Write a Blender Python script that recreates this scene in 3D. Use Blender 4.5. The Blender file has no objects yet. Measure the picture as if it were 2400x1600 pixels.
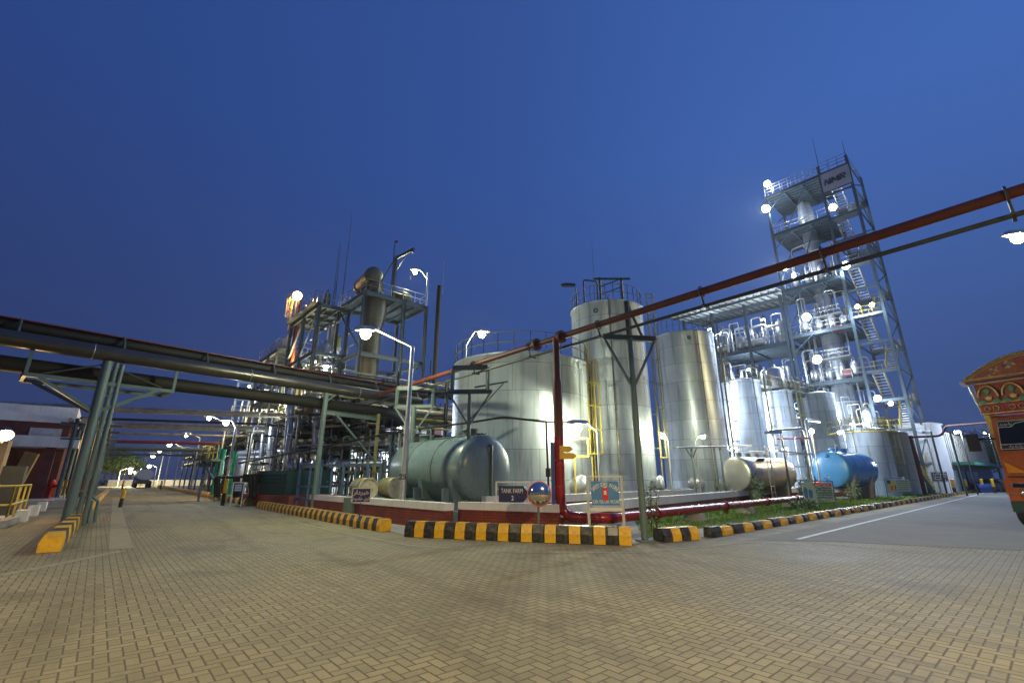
import bpy, math, random
from mathutils import Vector, Matrix
R_ = random.Random(7)
sc = bpy.context.scene
col = sc.collection
# ------------------------------------------------------------------ camera, sky, exposure
S = 0.85                                   # layout units -> metres (camera height 1.6 units = 1.36 m)
F = 1070.0; H = 1.6; PITCH = math.atan(322 / F)
c_, s_ = math.cos(PITCH), math.sin(PITCH)
cd = bpy.data.cameras.new('camera'); cam = bpy.data.objects.new('camera', cd); col.objects.link(cam)
cd.sensor_width = 36; cd.lens = 36 * F / 2400; cd.clip_end = 3000; cd.clip_start = 0.05
cam.location = (0, 0, H * S); cam.rotation_euler = (math.pi / 2 + PITCH, 0, 0)
sc.camera = cam
sc.view_settings.view_transform = 'Standard'; sc.view_settings.look = 'None'
sc.view_settings.exposure = 0; sc.view_settings.gamma = 1
sc.cycles.use_denoising = True
sc.cycles.max_bounces = 6; sc.cycles.diffuse_bounces = 3; sc.cycles.glossy_bounces = 4
sc.cycles.caustics_reflective = False; sc.cycles.caustics_refractive = False
sc.cycles.sample_clamp_indirect = 4
try: sc.cycles.use_light_tree = True
except Exception: pass
w = bpy.data.worlds.new('World'); sc.world = w; w.use_nodes = True
nt = w.node_tree; nt.nodes.clear()
def wn(t, **k):
    n = nt.nodes.new(t)
    for a, v in k.items(): setattr(n, a, v)
    return n
out = wn('ShaderNodeOutputWorld'); bg = wn('ShaderNodeBackground'); nt.links.new(bg.outputs[0], out.inputs[0])
tc = wn('ShaderNodeTexCoord'); sx = wn('ShaderNodeSeparateXYZ'); nt.links.new(tc.outputs['Generated'], sx.inputs[0])
def ramp(stops, src, tree):
    r = tree.nodes.new('ShaderNodeValToRGB'); tree.links.new(src, r.inputs[0])
    e = r.color_ramp.elements
    while len(e) < len(stops): e.new(0.5)
    for el, (p, cc) in zip(e, stops): el.position = p; el.color = (*cc, 1)
    return r
mr = wn('ShaderNodeMapRange'); mr.inputs[1].default_value = -0.8; mr.inputs[2].default_value = 0.8
nt.links.new(sx.outputs[0], mr.inputs[0])
zen = ramp([(0, (.021, .053, .208)), (.5, (.033, .084, .30)), (1, (.055, .145, .475))], mr.outputs[0], nt)
hor = ramp([(0, (.028, .042, .118)), (.5, (.038, .068, .20)), (1, (.036, .058, .155))], mr.outputs[0], nt)
mz = wn('ShaderNodeMapRange'); mz.inputs[1].default_value = 0.0; mz.inputs[2].default_value = 0.60
nt.links.new(sx.outputs[2], mz.inputs[0])
mx = wn('ShaderNodeMix', data_type='RGBA'); nt.links.new(mz.outputs[0], mx.inputs[0])
nt.links.new(hor.outputs[0], mx.inputs[6]); nt.links.new(zen.outputs[0], mx.inputs[7])
nt.links.new(mx.outputs[2], bg.inputs[0]); bg.inputs[1].default_value = 1.0
# Lamps: power scale of every lit lamp in the plant
LP = 1.0
HAZE = 0.00028

# ------------------------------------------------------------------ photo pixel (2400x1600) -> layout point
def ray(x, y):
    u = (x - 1200) / F; v = (800 - y) / F
    return Vector((u, c_ - v * s_, s_ + v * c_))
def G(x, y, z=0.0):
    r = ray(x, y); t = (z - H) / r.z; return Vector((r.x * t, r.y * t, z))
def at(x, y, Y):
    r = ray(x, y); t = Y / r.y; return Vector((r.x * t, Y, H + r.z * t))
def V(*a): return Vector(a)
EL = V(-.66, .751, 0); ER = V(.755, .656, 0); UP = V(0, 0, 1)
def dirv(az): a = math.radians(az); return V(math.sin(a), math.cos(a), 0)

# ------------------------------------------------------------------ objects
ORG = {}
def prop(o, label=None, cat=None, group=None, kind=None):
    if label: o['label'] = label
    if cat: o['category'] = cat
    if group: o['group'] = group
    if kind: o['kind'] = kind
    return o
def thing(name, label, cat, loc=(0, 0, 0), group=None):
    o = bpy.data.objects.new(name, None); col.objects.link(o)
    o.empty_display_size = .2; loc = V(*loc); o.location = loc * S; ORG[o.name] = loc
    return prop(o, label, cat, group)
class MB:
    def __init__(s): s.v = []; s.f = []; s.sm = []
    def add(s, vs, fs, smooth=False):
        b = len(s.v); s.v += [tuple(p) for p in vs]
        for f in fs: s.f.append(tuple(b + i for i in f)); s.sm.append(smooth)
        return s
    def box(s, c, size, ex=V(1, 0, 0), ey=None, ez=None):
        ex = ex.normalized(); ez = ez or UP; ey = ey or ez.cross(ex).normalized()
        c = V(*c); a, b, d = size[0] / 2, size[1] / 2, size[2] / 2
        vs = [c + ex * i * a + ey * j * b + ez * k * d for k in (-1, 1) for j in (-1, 1) for i in (-1, 1)]
        return s.add(vs, [(0, 2, 3, 1), (4, 5, 7, 6), (0, 1, 5, 4), (2, 6, 7, 3), (0, 4, 6, 2), (1, 3, 7, 5)])
    def bar(s, p, q, wd, h=None, up=None):
        p = V(*p); q = V(*q); h = h or wd; d = q - p; L = d.length
        if L < 1e-6: return s
        d /= L; u = up or (V(0, 0, 1) if abs(d.z) < .95 else V(.66, .75, 0))
        sd = d.cross(u).normalized(); u = sd.cross(d).normalized()
        return s.box((p + q) / 2, (L, wd, h), d, sd, u)
    def hbeam(s, p, q, wd, h):          # I section
        p = V(*p); q = V(*q); d = (q - p).normalized()
        u = V(0, 0, 1) if abs(d.z) < .95 else ER
        sd = d.cross(u).normalized(); u = sd.cross(d).normalized(); t = max(.02, h * .1)
        s.bar(p + u * (h / 2 - t / 2), q + u * (h / 2 - t / 2), wd, t, u)
        s.bar(p - u * (h / 2 - t / 2), q - u * (h / 2 - t / 2), wd, t, u)
        s.bar(p, q, t, h - 2 * t - .004, u); return s
    def tube(s, pts, r, seg=8, fil=0, cap=True):
        P = [V(*p) for p in pts]
        if fil and len(P) > 2:
            Q = [P[0]]
            for i in range(1, len(P) - 1):
                a, b, c = P[i - 1], P[i], P[i + 1]
                f = min(fil, (a - b).length * .45, (c - b).length * .45)
                a2 = b + (a - b).normalized() * f; c2 = b + (c - b).normalized() * f
                for k in range(6):
                    t = k / 5; Q.append(a2 * (1 - t) ** 2 + b * 2 * t * (1 - t) + c2 * t * t)
            Q.append(P[-1]); P = Q
        rs = r if isinstance(r, (list, tuple)) else [r] * len(P)
        vs = []; pn = None
        for i, p in enumerate(P):
            d = (P[min(i + 1, len(P) - 1)] - P[max(i - 1, 0)]).normalized()
            if pn is None: n = d.cross(V(0, 0, 1) if abs(d.z) < .9 else V(1, 0, 0)).normalized()
            else: n = (pn - d * pn.dot(d)).normalized()
            pn = n; m = d.cross(n)
            for k in range(seg):
                a = 2 * math.pi * k / seg; vs.append(p + (n * math.cos(a) + m * math.sin(a)) * rs[i])
        fs = [(i * seg + k, i * seg + (k + 1) % seg, (i + 1) * seg + (k + 1) % seg, (i + 1) * seg + k)
              for i in range(len(P) - 1) for k in range(seg)]
        s.add(vs, fs, True)
        if cap:
            n = len(P)
            s.add(vs[:seg], [tuple(range(seg))[::-1]]); s.add(vs[(n - 1) * seg:], [tuple(range(seg))])
        return s
    def lathe(s, prof, c, axis=UP, seg=32, smooth=True):   # prof: (radius, height along axis)
        c = V(*c); ax = axis.normalized(); n = ax.cross(V(0, 0, 1) if abs(ax.z) < .9 else V(1, 0, 0)).normalized(); m = ax.cross(n)
        vs = []
        for (r, h) in prof:
            for k in range(seg):
                a = 2 * math.pi * k / seg; vs.append(c + ax * h + (n * math.cos(a) + m * math.sin(a)) * max(r, 1e-4))
        fs = [(i * seg + k, i * seg + (k + 1) % seg, (i + 1) * seg + (k + 1) % seg, (i + 1) * seg + k)
              for i in range(len(prof) - 1) for k in range(seg)]
        return s.add(vs, fs, smooth)
    def ring(s, c, R, r, axis=UP, seg=32, a0=0, a1=360, tseg=6, ref=None):
        ax = axis.normalized(); n = (ref or ax.cross(V(0, 0, 1) if abs(ax.z) < .9 else V(1, 0, 0))).normalized(); m = ax.cross(n)
        c = V(*c); k = max(3, int(seg * abs(a1 - a0) / 360))
        pts = [c + (n * math.cos(math.radians(a0 + (a1 - a0) * i / k)) + m * math.sin(math.radians(a0 + (a1 - a0) * i / k))) * R for i in range(k + 1)]
        return s.tube(pts, r, tseg)
    def prism(s, poly, c, ex, ey, th):      # flat outline with thickness, poly CCW in (ex,ey)
        c = V(*c); nz = ex.cross(ey).normalized(); n = len(poly)
        a = [c + ex * x + ey * y + nz * th / 2 for x, y in poly]; b = [p - nz * th for p in a]
        s.add(a + b, [tuple(range(n)), tuple(range(2 * n - 1, n - 1, -1))] + [(i, n + i, n + (i + 1) % n, (i + 1) % n) for i in range(n)])
        return s
    def sheet(s, poly, z):
        s.add([V(p[0], p[1], z) for p in poly], [tuple(range(len(poly)))]); return s
    def build(s, name, m, parent=None):
        if parent is not None: org = ORG[parent.name]
        else:
            xs = [p[0] for p in s.v]; ys = [p[1] for p in s.v]; zs = [p[2] for p in s.v]
            org = V((min(xs) + max(xs)) / 2, (min(ys) + max(ys)) / 2, min(zs))
        me = bpy.data.meshes.new(name)
        me.from_pydata([((p[0] - org.x) * S, (p[1] - org.y) * S, (p[2] - org.z) * S) for p in s.v], [], s.f)
        me.polygons.foreach_set('use_smooth', s.sm); me.materials.append(m); me.update()
        o = bpy.data.objects.new(name, me); col.objects.link(o)
        if parent is not None: o.parent = parent
        else: o.location = org * S
        ORG[o.name] = org
        return o
def clone(root, loc, label=None, rotz=0.0, group=None, scale=1.0):
    def rec(o, par):
        c = o.copy(); col.objects.link(c)
        if par is not None: c.parent = par
        for ch in o.children: rec(ch, c)
        return c
    r = rec(root, None); r.location = V(*loc) * S; r.rotation_euler = (0, 0, rotz); r.scale = (scale,) * 3
    ORG[r.name] = V(*loc)
    if label: r['label'] = label
    if group: r['group'] = group
    return r
def lamp(parent, pos, power, color, rad=.12, spot=None, aim=None, name='lamp_light'):
    d = bpy.data.lights.new(name, 'SPOT' if spot else 'POINT'); d.energy = power * LP * S * S; d.color = color; d.shadow_soft_size = rad * S
    if spot: d.spot_size = math.radians(spot); d.spot_blend = .3 if spot > 120 else .6
    o = bpy.data.objects.new(name, d); col.objects.link(o)
    if parent is not None: o.parent = parent; o.location = (V(*pos) - ORG[parent.name]) * S
    else: o.location = V(*pos) * S
    if spot: o.rotation_euler = (V(*aim) - V(*pos)).to_track_quat('-Z', 'Y').to_euler()
    return o

# ------------------------------------------------------------------ materials
def newmat(name):
    m = bpy.data.materials.new(name); m.use_nodes = True; t = m.node_tree
    return m, t, t.nodes['Principled BSDF']
def N(t, ty, **k):
    n = t.nodes.new(ty)
    for a, v in k.items(): setattr(n, a, v)
    return n
def math_(t, op, a, b=None, c=None):
    n = N(t, 'ShaderNodeMath', operation=op)
    for i, x in enumerate((a, b, c)):
        if x is None: continue
        if isinstance(x, (int, float)): n.inputs[i].default_value = x
        else: t.links.new(x, n.inputs[i])
    return n.outputs[0]
def noise(t, vec, scale, detail=4, rough=.6):
    n = N(t, 'ShaderNodeTexNoise'); n.inputs['Scale'].default_value = scale; n.inputs['Detail'].default_value = detail
    n.inputs['Roughness'].default_value = rough
    if vec is not None: t.links.new(vec, n.inputs['Vector'])
    return n.outputs['Fac']
def mixc(t, f, a, b, mode='MIX'):
    n = N(t, 'ShaderNodeMix', data_type='RGBA', blend_type=mode)
    for i, x in ((0, f), (6, a), (7, b)):
        if isinstance(x, (int, float)): n.inputs[i].default_value = x
        elif isinstance(x, (tuple, list)): n.inputs[i].default_value = (*x, 1)
        else: t.links.new(x, n.inputs[i])
    return n.outputs[2]
def mat(name, c, rough=.5, metal=0.0, var=.2, scale=2.5, dirt=None, dirtamt=.35, bump=0.0, streak=False):
    m, t, b = newmat(name); tcn = N(t, 'ShaderNodeTexCoord'); vec = tcn.outputs['Object']
    n1 = noise(t, vec, scale)
    rr = ramp([(.3, tuple(x * (1 - var) for x in c)), (.7, tuple(min(1, x * (1 + var)) for x in c))], n1, t)
    cc = rr.outputs[0]
    if dirt:
        mp = N(t, 'ShaderNodeMapping'); t.links.new(vec, mp.inputs[0])
        mp.inputs['Scale'].default_value = (3, 3, .35) if streak else (1, 1, 1)
        n2 = noise(t, mp.outputs[0], scale * 2.2, 6, .7)
        rm = ramp([(.62 - dirtamt * .3, (0, 0, 0)), (.75, (dirtamt * 1.6,) * 3)], n2, t)
        cc = mixc(t, rm.outputs[0], cc, dirt)
    t.links.new(cc, b.inputs['Base Color'])
    b.inputs['Metallic'].default_value = metal
    r2 = N(t, 'ShaderNodeMapRange'); t.links.new(n1, r2.inputs[0])
    r2.inputs[3].default_value = max(.05, rough - .12); r2.inputs[4].default_value = min(1, rough + .12)
    t.links.new(r2.outputs[0], b.inputs['Roughness'])
    if bump:
        bp = N(t, 'ShaderNodeBump'); bp.inputs['Strength'].default_value = bump; bp.inputs['Distance'].default_value = .02
        t.links.new(noise(t, vec, scale * 12, 5), bp.inputs['Height']); t.links.new(bp.outputs[0], b.inputs['Normal'])
    return m
def emit(name, c, st):
    m, t, b = newmat(name); b.inputs['Base Color'].default_value = (*c, 1)
    b.inputs['Emission Color'].default_value = (*c, 1); b.inputs['Emission Strength'].default_value = st
    return m
def cladding(name, R, rows=1.3, base=(.70, .77, .87), rough=.38, metal=.5, bw=2.4):
    """sheet-metal cladding on an upright vessel: seams, dents, rain streaks"""
    m, t, b = newmat(name); tcn = N(t, 'ShaderNodeTexCoord'); s3 = N(t, 'ShaderNodeSeparateXYZ'); t.links.new(tcn.outputs['Object'], s3.inputs[0])
    ang = math_(t, 'MULTIPLY', math_(t, 'ARCTAN2', s3.outputs[1], s3.outputs[0]), R * S)
    cb = N(t, 'ShaderNodeCombineXYZ'); t.links.new(ang, cb.inputs[0]); t.links.new(s3.outputs[2], cb.inputs[1])
    br = N(t, 'ShaderNodeTexBrick'); t.links.new(cb.outputs[0], br.inputs['Vector'])
    br.inputs['Scale'].default_value = 1; br.inputs['Mortar Size'].default_value = .012; br.inputs['Brick Width'].default_value = bw
    br.inputs['Row Height'].default_value = rows; br.inputs['Color1'].default_value = (*base, 1); br.offset = .5
    br.inputs['Color2'].default_value = (*[x * .80 for x in base], 1); br.inputs['Mortar'].default_value = (*[x * .34 for x in base], 1)
    br.inputs['Mortar Smooth'].default_value = .2
    cb2 = N(t, 'ShaderNodeCombineXYZ'); t.links.new(ang, cb2.inputs[0]); t.links.new(math_(t, 'MULTIPLY', s3.outputs[2], .07), cb2.inputs[1])
    st = noise(t, cb2.outputs[0], 2.6, 7, .72)
    rs = ramp([(.50, (1, 1, 1)), (.66, (.62, .63, .62)), (.8, (.40, .39, .36))], st, t)
    c1 = mixc(t, 1.0, br.outputs['Color'], rs.outputs[0], 'MULTIPLY')
    bl = noise(t, cb.outputs[0], .7, 5, .65)
    rb = ramp([(.3, (.82, .84, .86)), (.7, (1, 1, 1))], bl, t)
    c2 = mixc(t, 1.0, c1, rb.outputs[0], 'MULTIPLY')
    t.links.new(c2, b.inputs['Base Color']); b.inputs['Metallic'].default_value = metal
    r2 = N(t, 'ShaderNodeMapRange'); t.links.new(bl, r2.inputs[0]); r2.inputs[3].default_value = rough - .07; r2.inputs[4].default_value = rough + .12
    t.links.new(r2.outputs[0], b.inputs['Roughness'])
    bp = N(t, 'ShaderNodeBump'); bp.inputs['Strength'].default_value = .35; bp.inputs['Distance'].default_value = .04
    hh = math_(t, 'ADD', math_(t, 'MULTIPLY', noise(t, cb.outputs[0], 1.1, 3), .8), math_(t, 'MULTIPLY', br.outputs['Fac'], -.12))
    t.links.new(hh, bp.inputs['Height']); t.links.new(bp.outputs[0], b.inputs['Normal'])
    return m
def brickmat(name, rotz, c1, c2, mortar, bw=.23, rh=.075, bump=.5):
    m, t, b = newmat(name); tcn = N(t, 'ShaderNodeTexCoord'); mp = N(t, 'ShaderNodeMapping', vector_type='TEXTURE')
    t.links.new(tcn.outputs['Object'], mp.inputs[0]); mp.inputs['Rotation'].default_value = (0, 0, rotz)
    s3 = N(t, 'ShaderNodeSeparateXYZ'); t.links.new(mp.outputs[0], s3.inputs[0]); cb = N(t, 'ShaderNodeCombineXYZ')
    t.links.new(math_(t, 'ADD', s3.outputs[0], s3.outputs[1]), cb.inputs[0]); t.links.new(s3.outputs[2], cb.inputs[1])
    br = N(t, 'ShaderNodeTexBrick'); t.links.new(cb.outputs[0], br.inputs['Vector']); br.inputs['Scale'].default_value = 1
    br.inputs['Brick Width'].default_value = bw; br.inputs['Row Height'].default_value = rh; br.inputs['Mortar Size'].default_value = .009
    br.inputs['Color1'].default_value = (*c1, 1); br.inputs['Color2'].default_value = (*c2, 1); br.inputs['Mortar'].default_value = (*mortar, 1)
    nz = noise(t, tcn.outputs['Object'], 1.3, 6, .7); rz = ramp([(.35, (.6, .6, .6)), (.65, (1.1, 1.1, 1.1))], nz, t)
    t.links.new(mixc(t, 1.0, br.outputs['Color'], rz.outputs[0], 'MULTIPLY'), b.inputs['Base Color']); b.inputs['Roughness'].default_value = .75
    bp = N(t, 'ShaderNodeBump'); bp.inputs['Strength'].default_value = bump; bp.inputs['Distance'].default_value = .012; bp.invert = True
    t.links.new(br.outputs['Fac'], bp.inputs['Height']); t.links.new(bp.outputs[0], b.inputs['Normal'])
    return m
def paving():
    m, t, b = newmat('herringbone_pavers'); tcn = N(t, 'ShaderNodeTexCoord'); mp = N(t, 'ShaderNodeMapping', vector_type='TEXTURE')
    t.links.new(tcn.outputs['Object'], mp.inputs[0]); mp.inputs['Rotation'].default_value = (0, 0, math.radians(41)); mp.inputs['Scale'].default_value = (.094,) * 3
    s3 = N(t, 'ShaderNodeSeparateXYZ'); t.links.new(mp.outputs[0], s3.inputs[0]); x, y = s3.outputs[0], s3.outputs[1]
    i = math_(t, 'FLOOR', x); j = math_(t, 'FLOOR', y); fx = math_(t, 'SUBTRACT', x, i); fy = math_(t, 'SUBTRACT', y, j)
    k = math_(t, 'FLOORED_MODULO', math_(t, 'SUBTRACT', i, j), 4.0)
    def eq(v): return math_(t, 'COMPARE', k, float(v), .3)
    e0, e1, e2, e3 = eq(0), eq(1), eq(2), eq(3)
    # distance to the joints that this cell has
    dl = math_(t, 'ADD', fx, math_(t, 'MULTIPLY', e1, 5.0)); dr = math_(t, 'ADD', math_(t, 'SUBTRACT', 1.0, fx), math_(t, 'MULTIPLY', e0, 5.0))
    db = math_(t, 'ADD', fy, math_(t, 'MULTIPLY', e2, 5.0)); dt = math_(t, 'ADD', math_(t, 'SUBTRACT', 1.0, fy), math_(t, 'MULTIPLY', e3, 5.0))
    d = math_(t, 'MINIMUM', math_(t, 'MINIMUM', dl, dr), math_(t, 'MINIMUM', db, dt))
    ii = math_(t, 'SUBTRACT', i, e1); jj = math_(t, 'ADD', j, e3)
    cb = N(t, 'ShaderNodeCombineXYZ'); t.links.new(ii, cb.inputs[0]); t.links.new(jj, cb.inputs[1])
    wn_ = N(t, 'ShaderNodeTexWhiteNoise', noise_dimensions='2D'); t.links.new(cb.outputs[0], wn_.inputs['Vector'])
    rc = ramp([(0, (.232, .203, .112)), (.5, (.265, .230, .126)), (1, (.300, .258, .142))], wn_.outputs['Value'], t)
    big = noise(t, tcn.outputs['Object'], .22, 6, .62); rb = ramp([(.32, (.66, .66, .66)), (.68, (1.12, 1.12, 1.12))], big, t)
    c1 = mixc(t, 1.0, rc.outputs[0], rb.outputs[0], 'MULTIPLY')
    fine = noise(t, tcn.outputs['Object'], 40, 4, .7); rf = ramp([(.3, (.82, .82, .82)), (.7, (1.12, 1.12, 1.12))], fine, t)
    c1 = mixc(t, 1.0, c1, rf.outputs[0], 'MULTIPLY')
    spots = noise(t, tcn.outputs['Object'], 1.7, 8, .75); rsp = ramp([(.66, (0, 0, 0)), (.76, (.55, .55, .55))], spots, t)
    c1 = mixc(t, rsp.outputs[0], c1, (.10, .085, .065))
    mpt = N(t, 'ShaderNodeMapping', vector_type='TEXTURE'); t.links.new(tcn.outputs['Object'], mpt.inputs[0]); mpt.inputs['Rotation'].default_value = (0, 0, math.radians(38)); mpt.inputs['Scale'].default_value = (.55, 9, 1)
    tyre = noise(t, mpt.outputs[0], 1.0, 5, .6); rt_ = ramp([(.50, (1, 1, 1)), (.66, (.74, .73, .72))], tyre, t)
    c1 = mixc(t, 1.0, c1, rt_.outputs[0], 'MULTIPLY')
    pat = noise(t, tcn.outputs['Object'], .55, 7, .7); rpt = ramp([(.36, (.70, .68, .66)), (.46, (1, 1, 1)), (.62, (1, 1, 1)), (.74, (1.22, 1.2, 1.15))], pat, t)
    c1 = mixc(t, 1.0, c1, rpt.outputs[0], 'MULTIPLY')
    wob = math_(t, 'MULTIPLY', math_(t, 'SUBTRACT', noise(t, tcn.outputs['Object'], 25, 3), .5), .05)
    jm = ramp([(.045, (1, 1, 1)), (.10, (0, 0, 0))], math_(t, 'ADD', d, wob), t)
    c2 = mixc(t, jm.outputs[0], c1, (.085, .060, .03)); t.links.new(c2, b.inputs['Base Color'])
    rg = ramp([(.3, (.68,) * 3), (.7, (.9,) * 3)], big, t); t.links.new(rg.outputs[0], b.inputs['Roughness'])
    hr = ramp([(.0, (0, 0, 0)), (.12, (1, 1, 1))], d, t)
    hh = math_(t, 'ADD', math_(t, 'ADD', hr.outputs[0], math_(t, 'MULTIPLY', fine, .25)), math_(t, 'MULTIPLY', wn_.outputs['Value'], .22))
    bp = N(t, 'ShaderNodeBump'); bp.inputs['Strength'].default_value = .6; bp.inputs['Distance'].default_value = .008
    t.links.new(hh, bp.inputs['Height']); t.links.new(bp.outputs[0], b.inputs['Normal'])
    return m
M = {}
M['pav'] = paving()
M['asph'] = mat('asphalt_surface', (.155, .150, .132), .9, 0, .22, .5, dirt=(.22, .20, .16), dirtamt=.4, bump=.4)
M['dirt'] = mat('bare_earth', (.16, .12, .08), .95, 0, .35, 1.5, bump=.6)
M['conc'] = mat('concrete', (.36, .34, .30), .85, 0, .18, 2, dirt=(.14, .12, .10), dirtamt=.3, bump=.3)
M['concpad'] = mat('concrete_floor', (.26, .25, .23), .8, 0, .25, .6, dirt=(.12, .10, .08), dirtamt=.4, bump=.2)
M['white'] = mat('white_paint', (.66, .65, .61), .6, 0, .08, 2, dirt=(.32, .27, .2), dirtamt=.3, bump=.15, streak=True)
M['line'] = mat('road_paint', (.62, .62, .58), .7, 0, .25, 6, dirt=(.2, .2, .19), dirtamt=.6)
M['yline'] = mat('faded_yellow_pavers', (.262, .228, .132), .75, 0, .25, 5, dirt=(.2, .17, .12), dirtamt=.6)
M['ky'] = mat('yellow_kerb_paint', (.78, .43, .012), .38, 0, .14, 4, dirt=(.28, .18, .08), dirtamt=.5, bump=.2)
M['kb'] = mat('black_kerb_paint', (.018, .018, .018), .38, 0, .3, 4, dirt=(.14, .12, .09), dirtamt=.5, bump=.2)
M['grass'] = mat('grass_leaf', (.15, .27, .035), .7, 0, .4, 30)
M['leaf'] = mat('leaf', (.10, .17, .035), .6, 0, .4, 8)
M['bark'] = mat('bark', (.10, .07, .045), .9, 0, .3, 8)
M['redpipe'] = mat('red_oxide_paint', (.135, .030, .015), .55, 0, .2, 3, dirt=(.10, .04, .025), dirtamt=.3)
M['redgloss'] = mat('glossy_red_paint', (.25, .014, .012), .25, 0, .15, 2)
M['dkred'] = mat('dark_red_paint', (.16, .025, .02), .45, 0, .2, 3)
M['red'] = mat('red_paint', (.60, .02, .015), .4, 0, .1, 3)
M['gsteel'] = mat('grey_green_steel_paint', (.105, .15, .14), .5, 0, .14, 2, dirt=(.12, .10, .07), dirtamt=.25, streak=True)
M['bsteel'] = mat('blue_grey_steel_paint', (.062, .09, .11), .5, 0, .14, 1.5, dirt=(.12, .12, .10), dirtamt=.2)
M['dsteel'] = mat('dark_steel', (.07, .075, .07), .5, .3, .3, 3)
M['ysteel'] = mat('yellow_steel_paint', (.50, .38, .05), .45, 0, .12, 3, dirt=(.25, .18, .05), dirtamt=.25)
M['olive'] = mat('olive_steel_paint', (.25, .22, .07), .5, 0, .2, 3)
M['galv'] = mat('galvanised_steel', (.50, .51, .50), .42, .7, .15, 4)
M['wpost'] = mat('cream_post_paint', (.58, .55, .46), .5, 0, .1, 3)
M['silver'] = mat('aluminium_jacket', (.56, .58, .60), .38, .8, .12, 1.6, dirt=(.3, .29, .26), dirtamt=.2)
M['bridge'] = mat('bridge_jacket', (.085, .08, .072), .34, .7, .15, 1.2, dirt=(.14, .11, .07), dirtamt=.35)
M['bpipe'] = mat('weathered_jacket', (.32, .29, .22), .45, .6, .25, 1.6, dirt=(.12, .10, .07), dirtamt=.4)
M['dpipe'] = mat('dark_rusty_pipe', (.011, .010, .009), .7, .0, .35, 2)
M['green'] = mat('green_tank_paint', (.145, .205, .215), .3, 0, .09, 1.2, dirt=(.10, .10, .07), dirtamt=.4, streak=True)
M['bluetank'] = mat('sky_blue_paint', (.08, .30, .58), .25, 0, .08, 1.5)
M['inox'] = mat('stainless_steel', (.56, .54, .48), .34, .7, .1, 1.2)
M['navy'] = mat('navy_sign_face', (.014, .018, .085), .45, 0, .12, 5)
M['signblue'] = mat('blue_sign_face', (.06, .19, .40), .45, 0, .12, 5)
M['signgreen'] = mat('pale_green_sign_face', (.30, .40, .34), .5, 0, .12, 5)
M['letter'] = mat('white_lettering', (.72, .70, .62), .5, 0, .08, 8)
M['dletter'] = mat('dark_lettering', (.03, .045, .05), .5, 0, .1, 8)
M['pinkletter'] = mat('pale_pink_lettering', (.62, .45, .40), .5, 0, .1, 8)
M['bluepost'] = mat('blue_post_paint', (.035, .04, .22), .4, 0, .1, 3)
M['teal'] = mat('teal_paint', (.006, .040, .036), .45, 0, .15, 2)
M['bgreen'] = mat('bright_green_paint', (.02, .30, .14), .45, 0, .12, 2)
M['drum'] = mat('worn_olive_drum_paint', (.20, .19, .09), .5, .2, .2, 4)
M['drumlid'] = mat('cream_drum_lid', (.62, .58, .40), .5, 0, .1, 4, dirt=(.25, .14, .06), dirtamt=.5)
M['mirror'] = mat('mirror_glass', (.66, .63, .58), .03, 1, .01, 3); 
for n_ in M['mirror'].node_tree.nodes:
    if n_.type == 'MAP_RANGE': n_.inputs[3].default_value = .04; n_.inputs[4].default_value = .10
M['black'] = mat('black_rubber', (.015, .015, .015), .7, 0, .2, 5)
M['glass'] = mat('dark_window_glass', (.01, .012, .014), .06, 0, .1, 2)
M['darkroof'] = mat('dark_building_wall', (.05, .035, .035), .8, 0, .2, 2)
M['brickA'] = brickmat('painted_brick_left', math.radians(45), (.235, .040, .022), (.19, .032, .018), (.10, .022, .014))
M['brickB'] = brickmat('painted_brick_corner', math.radians(-30), (.235, .040, .022), (.19, .032, .018), (.10, .022, .014))
M['brickR'] = brickmat('painted_brick_right', math.radians(48), (.19, .030, .022), (.15, .026, .018), (.08, .02, .014))
M['pinkbrick'] = brickmat('pink_brick', math.radians(45), (.42, .20, .17), (.36, .16, .14), (.3, .2, .18), .3, .1)
M['darkbrick'] = brickmat('dark_red_brick', math.radians(45), (.17, .035, .03), (.13, .03, .025), (.08, .03, .03), .3, .1)
WARM = (1.0, .79, .36); YG = (.97, 1.0, .66); COOL = (.72, .84, 1.0); ORG_ = (1.0, .62, .22); NEUT = (1.0, .95, .80)
M['eW'] = emit('lamp_glow_warm', (1, .93, .62), 60); M['eY'] = emit('lamp_glow_yellow_green', (1, 1, .6), 60)
M['eC'] = emit('lamp_glow_cool', (.86, .93, 1), 60); M['eO'] = emit('lamp_glow_orange', (1, .7, .3), 60)
EM = {'W': ('eW', WARM), 'Y': ('eY', YG), 'C': ('eC', COOL), 'O': ('eO', ORG_)}
# ================================================================== THE SETTING
def sheet(name, poly, z, m, kind='structure', **k):
    return prop(MB().sheet(poly, z).build(name, m), kind=kind, **k)
sheet('ground', [(-640, -340), (640, -340), (640, 940), (-640, 940)], -.03, M['dirt'])
sheet('paving', [(-90, -40), (90, -40), (90, 110), (-70, 130), (-125, 120)], -.005, M['pav'])
KE0 = G(1662, 1262); KE1 = G(2300, 1150); dE = (KE1 - KE0).normalized()
sheet('road', [KE0 + V(.9, -.35, 0), KE0 + dE * 150 + V(.3, -.3, 0), KE0 + dE * 150 + V(40, -40, 0), (60, 20), (26, 10.2), G(2420, 1290), G(2200, 1280), G(1960, 1268)], 0.0, M['asph'])
A0, A1, A2 = G(951, 1257), G(1200, 1268), G(1487, 1278)
B0, B1 = G(601, 1190), G(905, 1247); C0, C1 = G(400, 1148), G(578, 1185)
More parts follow.
